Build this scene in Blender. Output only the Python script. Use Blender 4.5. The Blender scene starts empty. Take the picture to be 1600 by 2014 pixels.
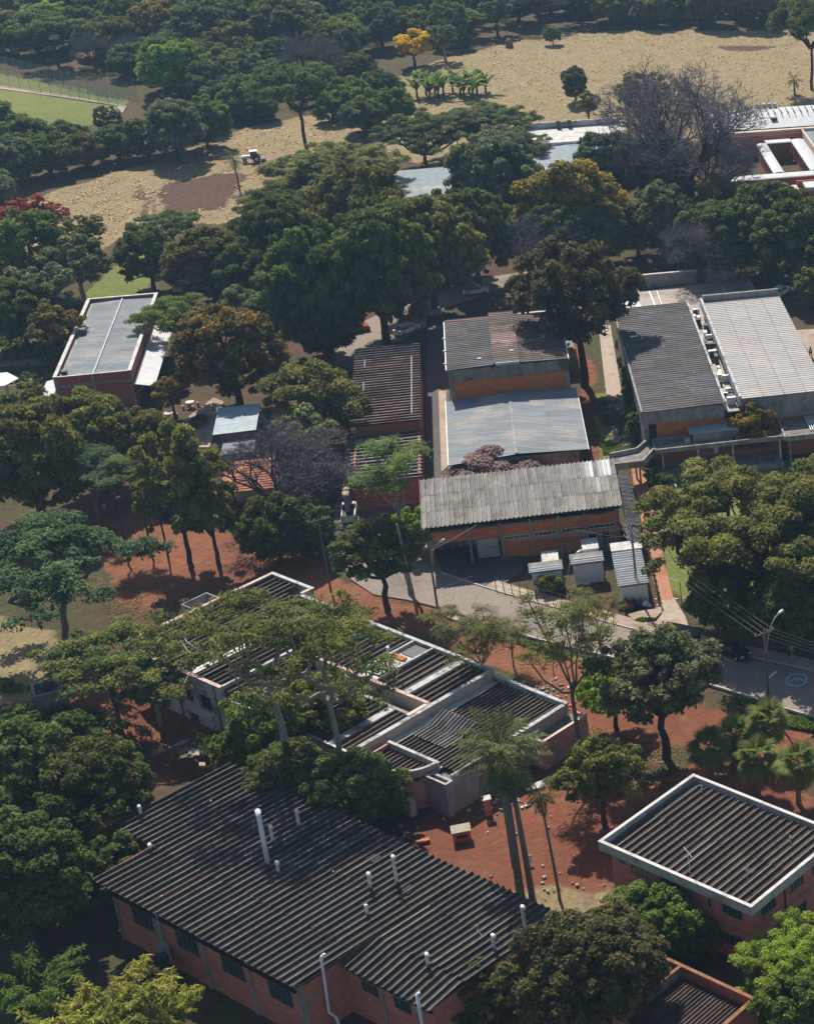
import bpy, math, random
import numpy as np
from mathutils import Vector, Matrix

# ------------------------------------------------------------------ camera, light, exposure
scene = bpy.context.scene
cam_data = bpy.data.cameras.new('camera')
cam = bpy.data.objects.new('camera', cam_data)
scene.collection.objects.link(cam)
cam.location = (0, 0, 108.0)
cam.rotation_euler = (math.radians(90 - 26.045), 0, 0)
cam_data.sensor_fit = 'HORIZONTAL'
cam_data.sensor_width = 36.0
cam_data.lens = 85.5
cam_data.shift_x = -0.75          # the photograph is the left part of a wider frame
cam_data.clip_end = 6000
scene.camera = cam

SUN_EL = math.radians(49)
SUN_H = (-0.42, 0.907)            # towards the sun, on the ground
world = bpy.data.worlds.new('World')
scene.world = world
world.use_nodes = True
wn = world.node_tree.nodes
sky = wn.new('ShaderNodeTexSky')
sky.sky_type = 'NISHITA'
sky.sun_disc = False
sky.sun_elevation = SUN_EL
sky.sun_rotation = math.atan2(SUN_H[0], SUN_H[1])
wn['Background'].inputs['Strength'].default_value = 0.085
world.node_tree.links.new(sky.outputs['Color'], wn['Background'].inputs['Color'])
sun_data = bpy.data.lights.new('sun', 'SUN')
sun_data.energy = 5.0
sun_data.angle = math.radians(0.53)
sun_data.color = (1.0, 0.93, 0.83)
sun = bpy.data.objects.new('sun', sun_data)
scene.collection.objects.link(sun)
sd = Vector((SUN_H[0] * math.cos(SUN_EL), SUN_H[1] * math.cos(SUN_EL), math.sin(SUN_EL)))
sun.rotation_euler = sd.to_track_quat('Z', 'Y').to_euler()
sun.location = (0, 300, 200)
scene.view_settings.view_transform = 'Standard'
scene.view_settings.look = 'None'
scene.view_settings.gamma = 1.0
scene.view_settings.exposure = 0.34
scene.view_settings.use_curve_mapping = False
scene.render.engine = 'CYCLES'
scene.cycles.max_bounces = 5
scene.cycles.diffuse_bounces = 2
scene.cycles.transmission_bounces = 3
scene.cycles.transparent_max_bounces = 4
scene.cycles.volume_bounces = 0

C = scene.collection
rng = np.random.default_rng(7)
random.seed(7)
PI = math.pi

# ------------------------------------------------------------------ materials
def new_mat(name):
    m = bpy.data.materials.new(name)
    m.use_nodes = True
    nt = m.node_tree
    return m, nt, nt.nodes, nt.links, nt.nodes['Principled BSDF']

def mixc(nt, fac, a, b, mode='MIX'):
    n = nt.nodes.new('ShaderNodeMix')
    n.data_type = 'RGBA'
    n.blend_type = mode
    for sock, val in ((n.inputs[0], fac), (n.inputs[6], a), (n.inputs[7], b)):
        if isinstance(val, bpy.types.NodeSocket):
            nt.links.new(val, sock)
        elif isinstance(val, (int, float)):
            sock.default_value = val
        else:
            sock.default_value = (*val, 1)
    return n.outputs[2]

def mathn(nt, op, a, b=0.0, clamp=False):
    n = nt.nodes.new('ShaderNodeMath')
    n.operation = op
    n.use_clamp = clamp
    for sock, val in ((n.inputs[0], a), (n.inputs[1], b)):
        if isinstance(val, bpy.types.NodeSocket):
            nt.links.new(val, sock)
        else:
            sock.default_value = val
    return n.outputs[0]

def noise(nt, vec, scale, detail=4, rough=0.55, lo=0.35, hi=0.65):
    n = nt.nodes.new('ShaderNodeTexNoise')
    n.inputs['Scale'].default_value = scale
    n.inputs['Detail'].default_value = detail
    n.inputs['Roughness'].default_value = rough
    if vec is not None:
        nt.links.new(vec, n.inputs['Vector'])
    r = nt.nodes.new('ShaderNodeMapRange')
    r.inputs[1].default_value = lo
    r.inputs[2].default_value = hi
    nt.links.new(n.outputs['Fac'], r.inputs[0])
    return r.outputs[0]

def pos(nt, scale=(1, 1, 1), rotz=0.0):
    g = nt.nodes.new('ShaderNodeNewGeometry')
    mp = nt.nodes.new('ShaderNodeMapping')
    mp.inputs['Rotation'].default_value = (0, 0, rotz)
    mp.inputs['Scale'].default_value = scale
    nt.links.new(g.outputs['Position'], mp.inputs['Vector'])
    return mp.outputs[0]

def bump(nt, b, height, strength=0.4, dist=0.05):
    n = nt.nodes.new('ShaderNodeBump')
    n.inputs['Strength'].default_value = strength
    n.inputs['Distance'].default_value = dist
    nt.links.new(height, n.inputs['Height'])
    nt.links.new(n.outputs[0], b.inputs['Normal'])

MAT = {}
def surf(name, c1, c2, scale=1.5, rough=0.85, c3=None, s3=0.15, f3=0.7, lo3=0.5, hi3=0.62, orand=0.0, bmp=0.3, metal=0.0,
         streak=None, rotz=0.0, spec=0.3, bdist=0.03):
    """weathered surface: two tones of fine noise, larger stains of a third tone, a tone per object"""
    m, nt, N, L, b = new_mat(name)
    p = pos(nt, streak or (1, 1, 1), rotz)
    n1 = noise(nt, p, scale, 6, 0.65)
    col = mixc(nt, n1, c1, c2)
    if c3 is not None:
        n3 = noise(nt, pos(nt), s3, 6, 0.7, lo3, hi3)
        col = mixc(nt, mathn(nt, 'MULTIPLY', n3, f3), col, c3)
    if orand:
        oi = N.new('ShaderNodeObjectInfo')
        v = mathn(nt, 'MULTIPLY_ADD', oi.outputs['Random'], 2 * orand)
        v.node.inputs[2].default_value = 1 - orand
        cv = N.new('ShaderNodeCombineColor')
        for i in range(3):
            L.new(v, cv.inputs[i])
        col = mixc(nt, 1.0, col, cv.outputs[0], 'MULTIPLY')
    L.new(col, b.inputs['Base Color'])
    b.inputs['Roughness'].default_value = rough
    b.inputs['Metallic'].default_value = metal
    b.inputs['Specular IOR Level'].default_value = spec
    if bmp:
        bump(nt, b, n1, bmp, bdist)
    MAT[name] = m
    return m

def brick_mat(name, c1, c2, c3, rotz):
    m, nt, N, L, b = new_mat(name)
    p = pos(nt, (1, 1, 1), rotz)
    sp = N.new('ShaderNodeSeparateXYZ'); L.new(p, sp.inputs[0])
    def cell(s, per, off=None):
        v = mathn(nt, 'DIVIDE', s, per)
        if off is not None:
            v = mathn(nt, 'ADD', v, off)
        return mathn(nt, 'FLOOR', v)
    rz = cell(sp.outputs[2], 0.2)
    half = mathn(nt, 'MULTIPLY', rz, 0.5)
    cb = N.new('ShaderNodeCombineXYZ')
    L.new(cell(sp.outputs[0], 0.38, half), cb.inputs[0]); L.new(cell(sp.outputs[1], 0.38, half), cb.inputs[1]); L.new(rz, cb.inputs[2])
    wn_ = N.new('ShaderNodeTexWhiteNoise'); L.new(cb.outputs[0], wn_.inputs[0])
    col = mixc(nt, wn_.outputs[0], c1, c2)
    n3 = noise(nt, p, 0.5, 5, 0.7, 0.45, 0.75)
    col = mixc(nt, mathn(nt, 'MULTIPLY', n3, 0.6), col, c3)
    L.new(col, b.inputs['Base Color'])
    b.inputs['Roughness'].default_value = 0.9
    bump(nt, b, wn_.outputs[0], 0.5, 0.02)
    MAT[name] = m

R1 = -math.radians(15.8); R3 = math.radians(32.6)
brick_mat('brick_red', (0.47, 0.15, 0.095), (0.60, 0.22, 0.145), (0.34, 0.12, 0.085), R3)
brick_mat('brick_orange', (0.50, 0.14, 0.035), (0.62, 0.20, 0.06), (0.38, 0.11, 0.045), R1)
brick_mat('brick_dark', (0.32, 0.09, 0.06), (0.42, 0.13, 0.085), (0.21, 0.08, 0.06), R1)
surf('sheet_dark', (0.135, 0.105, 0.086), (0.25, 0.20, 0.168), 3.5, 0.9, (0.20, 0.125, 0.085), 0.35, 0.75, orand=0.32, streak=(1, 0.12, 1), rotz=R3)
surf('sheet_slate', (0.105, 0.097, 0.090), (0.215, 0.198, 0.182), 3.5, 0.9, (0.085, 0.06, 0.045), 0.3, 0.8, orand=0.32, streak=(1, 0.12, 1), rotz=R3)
surf('trough_dark', (0.046, 0.034, 0.027), (0.088, 0.066, 0.052), 3.5, 0.95, (0.09, 0.055, 0.036), 0.5, 0.5, orand=0.3, streak=(1, 0.12, 1), rotz=R3)
surf('trough_slate', (0.036, 0.033, 0.031), (0.074, 0.067, 0.060), 3.5, 0.95, (0.075, 0.06, 0.048), 0.5, 0.5, orand=0.3, streak=(1, 0.12, 1), rotz=R3)
surf('trough_grey', (0.19, 0.178, 0.16), (0.30, 0.285, 0.26), 3.0, 0.95, (0.10, 0.085, 0.065), 0.35, 0.6, orand=0.2, streak=(1, 0.15, 1), rotz=R1)
surf('trough_rust', (0.07, 0.036, 0.027), (0.13, 0.07, 0.052), 2.5, 0.9, (0.07, 0.028, 0.02), 0.28, 0.8, orand=0.2, streak=(0.12, 1, 1), rotz=R1)
surf('sheet_grey', (0.28, 0.265, 0.24), (0.44, 0.42, 0.385), 3.0, 0.9, (0.22, 0.18, 0.14), 0.35, 0.6, orand=0.16, streak=(1, 0.15, 1), rotz=R1)
surf('sheet_black', (0.055, 0.053, 0.056), (0.15, 0.145, 0.145), 2.0, 0.9, (0.10, 0.075, 0.06), 0.2, 0.5, orand=0.18, streak=(0.15, 1, 1), rotz=R1)
surf('sheet_rust', (0.20, 0.125, 0.10), (0.38, 0.29, 0.255), 2.5, 0.85, (0.13, 0.042, 0.025), 0.28, 0.8, orand=0.18, streak=(0.12, 1, 1), rotz=R1)
surf('sheet_white', (0.345, 0.322, 0.302), (0.43, 0.41, 0.39), 2.0, 0.7, (0.50, 0.42, 0.36), 0.15, 0.5, orand=0.05, streak=(0.12, 1, 1), rotz=R1)
surf('sheet_zinc', (0.165, 0.185, 0.197), (0.275, 0.295, 0.305), 1.6, 0.85, (0.42, 0.36, 0.30), 0.2, 0.45, orand=0.10, streak=(0.1, 1.6, 1), rotz=R1, spec=0.15)
surf('sheet_brown', (0.10, 0.075, 0.06), (0.20, 0.155, 0.125), 3.0, 0.9, (0.07, 0.06, 0.055), 0.4, 0.6, orand=0.2, streak=(0.12, 1, 1), rotz=R1)
surf('sheet_pale', (0.22, 0.20, 0.18), (0.36, 0.335, 0.305), 3.0, 0.9, (0.16, 0.11, 0.08), 0.5, 0.6, orand=0.2, streak=(1, 0.15, 1), rotz=R3)
surf('sheet_bright', (0.44, 0.46, 0.475), (0.57, 0.58, 0.59), 1.0, 0.5, (0.5, 0.48, 0.45), 0.3, 0.4, orand=0.05)
surf('sheet_blue', (0.24, 0.31, 0.34), (0.36, 0.43, 0.46), 0.8, 0.55, (0.40, 0.38, 0.35), 0.1, 0.4, orand=0.06)
surf('tile_terracotta', (0.34, 0.12, 0.07), (0.52, 0.22, 0.14), 2.5, 0.9, (0.20, 0.09, 0.06), 0.4, 0.6, orand=0.15)
surf('concrete', (0.22, 0.21, 0.195), (0.33, 0.32, 0.30), 1.2, 0.9, (0.11, 0.10, 0.09), 0.5, 0.6, streak=(1, 1, 0.3))
surf('concrete_dirty', (0.15, 0.135, 0.115), (0.26, 0.24, 0.21), 1.0, 0.9, (0.05, 0.048, 0.042), 0.4, 0.85, streak=(1, 1, 0.15))
surf('concrete_pale', (0.50, 0.48, 0.44), (0.62, 0.60, 0.57), 1.4, 0.85, (0.28, 0.24, 0.20), 0.6, 0.55)
surf('wall_white', (0.50, 0.49, 0.47), (0.62, 0.61, 0.59), 0.9, 0.85, (0.15, 0.13, 0.115), 0.45, 0.85, streak=(1, 1, 0.2))
surf('hut_white', (0.58, 0.61, 0.64), (0.66, 0.69, 0.72), 1.2, 0.8, (0.38, 0.36, 0.34), 0.6, 0.4)
surf('wall_pink', (0.50, 0.26, 0.25), (0.60, 0.34, 0.33), 1.0, 0.85, (0.24, 0.16, 0.17), 0.5, 0.6, streak=(1, 1, 0.4))
surf('wall_grey', (0.30, 0.27, 0.28), (0.40, 0.36, 0.37), 1.0, 0.9, (0.17, 0.15, 0.15), 0.5, 0.6, streak=(1, 1, 0.3))
surf('wall_cream', (0.60, 0.46, 0.36), (0.68, 0.56, 0.46), 1.0, 0.85, (0.35, 0.22, 0.15), 0.5, 0.5)
surf('parapet_pale', (0.36, 0.34, 0.31), (0.46, 0.44, 0.41), 1.2, 0.9, (0.20, 0.18, 0.16), 0.5, 0.6)
surf('coping_white', (0.38, 0.38, 0.378), (0.52, 0.52, 0.515), 1.5, 0.8, (0.13, 0.115, 0.10), 0.7, 0.85)
surf('coping_rust', (0.42, 0.25, 0.18), (0.62, 0.52, 0.46), 2.5, 0.9, (0.38, 0.13, 0.07), 0.6, 0.9)
surf('roof_debris', (0.12, 0.11, 0.10), (0.30, 0.28, 0.26), 6.0, 0.95, (0.08, 0.075, 0.06), 0.8, 0.7, bmp=0.8)
surf('asphalt', (0.215, 0.175, 0.145), (0.285, 0.235, 0.195), 2.5, 0.9, (0.15, 0.125, 0.11), 0.09, 0.7, bmp=0.2)
surf('asphalt_patch', (0.15, 0.125, 0.108), (0.20, 0.168, 0.145), 2.5, 0.9, (0.24, 0.20, 0.165), 0.5, 0.7, bmp=0.2)
surf('asphalt_dark', (0.075, 0.072, 0.072), (0.11, 0.105, 0.10), 2.5, 0.9, (0.15, 0.12, 0.10), 0.12, 0.5, bmp=0.2)
surf('paving', (0.34, 0.27, 0.21), (0.44, 0.36, 0.29), 2.0, 0.9, (0.24, 0.16, 0.11), 0.15, 0.7, bmp=0.2)
surf('path_terracotta', (0.34, 0.15, 0.085), (0.43, 0.21, 0.13), 2.2, 0.9, (0.30, 0.095, 0.045), 0.2, 0.8, bmp=0.2)
surf('court_concrete', (0.34, 0.29, 0.24), (0.46, 0.41, 0.36), 1.0, 0.9, (0.22, 0.18, 0.15), 0.15, 0.7, bmp=0.2)
surf('paint_white', (0.72, 0.72, 0.71), (0.82, 0.82, 0.81), 3, 0.6, (0.5, 0.46, 0.42), 1.0, 0.35, bmp=0.0)
surf('paint_blue', (0.30, 0.44, 0.52), (0.40, 0.54, 0.62), 5, 0.8, bmp=0)
surf('kerb', (0.42, 0.38, 0.34), (0.54, 0.50, 0.46), 1.5, 0.9, (0.26, 0.18, 0.13), 0.4, 0.5)
surf('pipe_white', (0.68, 0.70, 0.71), (0.78, 0.79, 0.80), 2.5, 0.45, (0.40, 0.36, 0.32), 1.2, 0.4, bmp=0)
surf('metal_grey', (0.30, 0.31, 0.32), (0.40, 0.41, 0.42), 3, 0.5, (0.18, 0.16, 0.14), 1, 0.5, bmp=0, spec=0.5)
surf('metal_dark', (0.045, 0.048, 0.052), (0.08, 0.082, 0.085), 3, 0.6, bmp=0)
surf('metal_slate', (0.10, 0.11, 0.115), (0.15, 0.16, 0.165), 3, 0.6, bmp=0)
surf('metal_rust', (0.20, 0.085, 0.04), (0.32, 0.15, 0.08), 2, 0.9, (0.10, 0.06, 0.045), 0.7, 0.6)
surf('pole_concrete', (0.22, 0.20, 0.18), (0.30, 0.28, 0.26), 2, 0.9, bmp=0)
surf('wire', (0.28, 0.27, 0.26), (0.34, 0.33, 0.32), 2, 0.7, bmp=0)
surf('wood_dark', (0.10, 0.075, 0.055), (0.17, 0.13, 0.10), 3, 0.9, bmp=0.3)
surf('timber', (0.30, 0.24, 0.18), (0.42, 0.36, 0.30), 3, 0.9)
surf('stone_table', (0.56, 0.50, 0.44), (0.68, 0.62, 0.56), 3, 0.9)
surf('teal_paint', (0.07, 0.17, 0.17), (0.11, 0.24, 0.23), 2, 0.8, (0.16, 0.15, 0.13), 0.8, 0.6)
surf('orange_brick', (0.46, 0.13, 0.045), (0.56, 0.19, 0.08), 4, 0.9)
surf('trash_red', (0.16, 0.012, 0.02), (0.25, 0.03, 0.04), 4, 0.6)
surf('trash_blue', (0.02, 0.03, 0.07), (0.04, 0.06, 0.12), 4, 0.6)
surf('rubber', (0.02, 0.02, 0.022), (0.035, 0.035, 0.036), 5, 0.85, bmp=0)
surf('car_white', (0.74, 0.75, 0.76), (0.79, 0.80, 0.81), 1, 0.25, bmp=0, spec=0.5)
surf('car_silver', (0.34, 0.37, 0.40), (0.40, 0.43, 0.46), 1, 0.25, bmp=0, spec=0.6)
surf('car_black', (0.012, 0.014, 0.018), (0.02, 0.022, 0.026), 1, 0.2, bmp=0, spec=0.5)
surf('car_red', (0.30, 0.03, 0.02), (0.38, 0.05, 0.03), 1, 0.3, bmp=0)
surf('lamp_glass', (0.72, 0.68, 0.60), (0.80, 0.77, 0.70), 4, 0.25, bmp=0, spec=0.5)
surf('skin', (0.30, 0.17, 0.11), (0.34, 0.20, 0.13), 4, 0.6, bmp=0)
surf('cloth_light', (0.48, 0.50, 0.58), (0.56, 0.58, 0.64), 6, 0.9, bmp=0)
surf('cloth_dark', (0.02, 0.022, 0.035), (0.035, 0.038, 0.055), 6, 0.9, bmp=0)
surf('hair', (0.015, 0.012, 0.010), (0.03, 0.024, 0.02), 6, 0.8, bmp=0)
surf('sign_red', (0.42, 0.10, 0.05), (0.52, 0.15, 0.08), 6, 0.6, bmp=0)
surf('tank_blue', (0.03, 0.20, 0.45), (0.05, 0.26, 0.52), 4, 0.5, bmp=0)
surf('bark', (0.10, 0.085, 0.07), (0.19, 0.165, 0.14), 3, 0.95, (0.07, 0.06, 0.05), 0.6, 0.5, bmp=0.5)
surf('bark_pale', (0.24, 0.22, 0.19), (0.34, 0.31, 0.28), 2.5, 0.95, (0.14, 0.12, 0.10), 0.6, 0.5, bmp=0.4)
surf('bark_dark', (0.035, 0.030, 0.026), (0.07, 0.058, 0.048), 3, 0.95, bmp=0.5)
surf('twig_grey', (0.13, 0.12, 0.126), (0.21, 0.195, 0.203), 2, 0.95, bmp=0)
surf('palm_trunk', (0.12, 0.105, 0.09), (0.20, 0.18, 0.16), 3, 0.95, streak=(1, 1, 6), bmp=0.5)
surf('thatch', (0.13, 0.10, 0.065), (0.24, 0.19, 0.125), 5, 0.95, bmp=0.5)

m, nt, N, L, b = new_mat('glass_dark')
b.inputs['Base Color'].default_value = (0.02, 0.03, 0.032, 1); b.inputs['Roughness'].default_value = 0.12
b.inputs['Specular IOR Level'].default_value = 0.6
MAT['glass_dark'] = m
m, nt, N, L, b = new_mat('glass_teal')
b.inputs['Base Color'].default_value = (0.035, 0.06, 0.062, 1); b.inputs['Roughness'].default_value = 0.2
MAT['glass_teal'] = m
m, nt, N, L, b = new_mat('void_dark')
b.inputs['Base Color'].default_value = (0.018, 0.016, 0.015, 1); b.inputs['Roughness'].default_value = 0.9
MAT['void_dark'] = m

def leaf_mat(name, c_dark, c_mid, c_tip, trans=0.42, orand=0.18, rough=0.7):
    """leaves: tone from a per-leaf tint (attribute), a slow drift in space and a tone per tree"""
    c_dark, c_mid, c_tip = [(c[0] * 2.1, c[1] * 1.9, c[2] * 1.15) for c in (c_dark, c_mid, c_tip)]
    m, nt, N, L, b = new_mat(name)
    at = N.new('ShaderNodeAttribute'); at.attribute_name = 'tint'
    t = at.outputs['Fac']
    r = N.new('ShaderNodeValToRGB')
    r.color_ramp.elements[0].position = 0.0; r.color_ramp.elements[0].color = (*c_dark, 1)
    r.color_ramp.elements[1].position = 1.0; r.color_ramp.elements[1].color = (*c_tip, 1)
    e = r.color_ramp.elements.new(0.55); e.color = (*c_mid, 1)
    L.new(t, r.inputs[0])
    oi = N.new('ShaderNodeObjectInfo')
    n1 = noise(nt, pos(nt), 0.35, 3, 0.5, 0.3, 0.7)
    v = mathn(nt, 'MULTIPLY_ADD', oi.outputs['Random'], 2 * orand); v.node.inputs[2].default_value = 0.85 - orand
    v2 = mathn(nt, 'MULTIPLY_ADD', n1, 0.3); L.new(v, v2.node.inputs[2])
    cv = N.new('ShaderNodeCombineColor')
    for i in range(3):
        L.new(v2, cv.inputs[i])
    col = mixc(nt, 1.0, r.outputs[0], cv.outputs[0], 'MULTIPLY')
    hs = N.new('ShaderNodeHueSaturation')
    hv = mathn(nt, 'MULTIPLY_ADD', oi.outputs['Random'], 0.03); hv.node.inputs[2].default_value = 0.485
    L.new(hv, hs.inputs['Hue']); L.new(col, hs.inputs['Color'])
    L.new(hs.outputs[0], b.inputs['Base Color'])
    b.inputs['Roughness'].default_value = rough
    b.inputs['Specular IOR Level'].default_value = 0.18
    tr = N.new('ShaderNodeBsdfTranslucent'); L.new(hs.outputs[0], tr.inputs['Color'])
    ms = N.new('ShaderNodeMixShader'); ms.inputs[0].default_value = trans
    L.new(b.outputs[0], ms.inputs[1]); L.new(tr.outputs[0], ms.inputs[2])
    L.new(ms.outputs[0], N['Material Output'].inputs['Surface'])
    MAT[name] = m

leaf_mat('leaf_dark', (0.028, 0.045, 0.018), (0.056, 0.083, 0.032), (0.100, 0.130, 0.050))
leaf_mat('leaf_mid', (0.035, 0.062, 0.018), (0.070, 0.110, 0.032), (0.120, 0.165, 0.050))
leaf_mat('leaf_olive', (0.045, 0.056, 0.020), (0.090, 0.105, 0.038), (0.150, 0.155, 0.060))
leaf_mat('leaf_khaki', (0.036, 0.040, 0.022), (0.068, 0.072, 0.040), (0.105, 0.105, 0.062))
leaf_mat('leaf_grey', (0.045, 0.062, 0.046), (0.085, 0.110, 0.078), (0.140, 0.165, 0.115))
leaf_mat('leaf_blue', (0.025, 0.058, 0.038), (0.050, 0.100, 0.064), (0.090, 0.150, 0.090))
leaf_mat('leaf_feather', (0.038, 0.062, 0.024), (0.080, 0.112, 0.042), (0.145, 0.165, 0.062))
leaf_mat('leaf_bright', (0.055, 0.095, 0.016), (0.110, 0.165, 0.026), (0.175, 0.235, 0.040), 0.35)
leaf_mat('leaf_bamboo', (0.080, 0.110, 0.024), (0.170, 0.200, 0.048), (0.280, 0.290, 0.085), 0.35)
leaf_mat('leaf_gold', (0.055, 0.062, 0.016), (0.140, 0.125, 0.028), (0.230, 0.185, 0.045))
leaf_mat('leaf_mango', (0.032, 0.046, 0.016), (0.085, 0.080, 0.030), (0.210, 0.130, 0.055))
leaf_mat('leaf_yellow', (0.22, 0.14, 0.010), (0.36, 0.25, 0.012), (0.42, 0.32, 0.025), 0.45, 0.05)
leaf_mat('leaf_red', (0.05, 0.05, 0.03), (0.15, 0.04, 0.045), (0.26, 0.045, 0.06))
leaf_mat('leaf_pink', (0.11, 0.088, 0.12), (0.18, 0.14, 0.20), (0.25, 0.195, 0.28))
leaf_mat('leaf_tips', (0.040, 0.062, 0.026), (0.085, 0.108, 0.040), (0.200, 0.150, 0.045))
leaf_mat('leaf_palm', (0.026, 0.044, 0.020), (0.060, 0.085, 0.036), (0.120, 0.145, 0.065))
leaf_mat('leaf_fan', (0.045, 0.068, 0.026), (0.095, 0.128, 0.048), (0.170, 0.205, 0.090))
leaf_mat('leaf_dry', (0.05, 0.035, 0.028), (0.10, 0.068, 0.05), (0.16, 0.12, 0.09), 0.1)
leaf_mat('leaf_straw', (0.17, 0.13, 0.10), (0.24, 0.19, 0.15), (0.30, 0.24, 0.19), 0.1, 0.0)

# ------------------------------------------------------------------ mesh and object helpers
class MB:
    def __init__(self):
        self.v = []; self.f = []
    def quad(self, a, b, c, d):
        n = len(self.v); self.v += [a, b, c, d]; self.f.append((n, n + 1, n + 2, n + 3))
    def poly(self, pts):
        n = len(self.v); self.v += list(pts); self.f.append(tuple(range(n, n + len(pts))))
    def box(self, x0, x1, y0, y1, z0, z1):
        n = len(self.v)
        self.v += [(x0, y0, z0), (x1, y0, z0), (x1, y1, z0), (x0, y1, z0), (x0, y0, z1), (x1, y0, z1), (x1, y1, z1), (x0, y1, z1)]
        for q in ((3, 2, 1, 0), (4, 5, 6, 7), (0, 1, 5, 4), (1, 2, 6, 5), (2, 3, 7, 6), (3, 0, 4, 7)):
            self.f.append(tuple(n + i for i in q))
    def prism(self, pts, z0, z1):
        """pts counter-clockwise (x, y) or (x, y, dz)"""
        k = len(pts); n = len(self.v)
        self.v += [(p[0], p[1], z0) for p in pts] + [(p[0], p[1], z1 + (p[2] if len(p) > 2 else 0)) for p in pts]
        self.f.append(tuple(n + i for i in range(k - 1, -1, -1)))
        self.f.append(tuple(n + k + i for i in range(k)))
        for i in range(k):
            j = (i + 1) % k
            self.f.append((n + i, n + j, n + k + j, n + k + i))
    def tube(self, pts, rad, sides=6, cap=True):
        pts = [Vector(p) for p in pts]
        if not hasattr(rad, '__len__'):
            rad = [rad] * len(pts)
        n0 = len(self.v); k = len(pts)
        for i, p in enumerate(pts):
            d = (pts[min(i + 1, k - 1)] - pts[max(i - 1, 0)])
            d = d.normalized() if d.length > 1e-6 else Vector((0, 0, 1))
            ref = Vector((1, 0, 0)) if abs(d.x) < 0.8 else Vector((0, 1, 0))
            a = d.cross(ref).normalized(); b_ = d.cross(a)
            for s in range(sides):
                t = 2 * PI * s / sides
                q = p + (a * math.cos(t) + b_ * math.sin(t)) * rad[i]
                self.v.append((q.x, q.y, q.z))
        for i in range(k - 1):
            for s in range(sides):
                s2 = (s + 1) % sides
                self.f.append((n0 + i * sides + s, n0 + i * sides + s2, n0 + (i + 1) * sides + s2, n0 + (i + 1) * sides + s))
        if cap:
            self.f.append(tuple(n0 + s for s in range(sides - 1, -1, -1)))
            self.f.append(tuple(n0 + (k - 1) * sides + s for s in range(sides)))
    def mesh(self, name, mat=None, smooth=False):
        me = bpy.data.meshes.new(name)
        me.from_pydata(self.v, [], self.f)
        if smooth:
            me.polygons.foreach_set('use_smooth', [True] * len(me.polygons))
        if mat:
            me.materials.append(MAT[mat])
        me.update()
        return me
    def obj(self, name, mat, parent=None, smooth=False):
        return link(name, self.mesh(name, mat, smooth), parent)

def link(name, data, parent=None):
    o = bpy.data.objects.new(name, data)
    C.objects.link(o)
    if parent is not None:
        o.parent = parent
    return o

def tag(o, label=None, cat=None, group=None, kind=None):
    if label: o['label'] = label
    if cat: o['category'] = cat
    if group: o['group'] = group
    if kind: o['kind'] = kind
    return o

def empty(name, loc=(0, 0, 0), rotz=0.0, label=None, cat=None, group=None):
    o = bpy.data.objects.new(name, None)
    C.objects.link(o)
    o.location = loc; o.rotation_euler = (0, 0, rotz); o.empty_display_size = 0.5
    return tag(o, label, cat, group)

def copy_tree(o, parent=None):
    c = o.copy(); C.objects.link(c)
    if parent is not None:
        c.parent = parent
    for ch in list(o.children):
        copy_tree(ch, c)
    return c

def struct(name, mb, mat):
    o = mb.obj(name, mat); o['kind'] = 'structure'
    return o

def ccw(pts):
    a = sum(pts[i][0] * pts[(i + 1) % len(pts)][1] - pts[(i + 1) % len(pts)][0] * pts[i][1] for i in range(len(pts)))
    return list(pts) if a > 0 else list(pts)[::-1]

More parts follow.
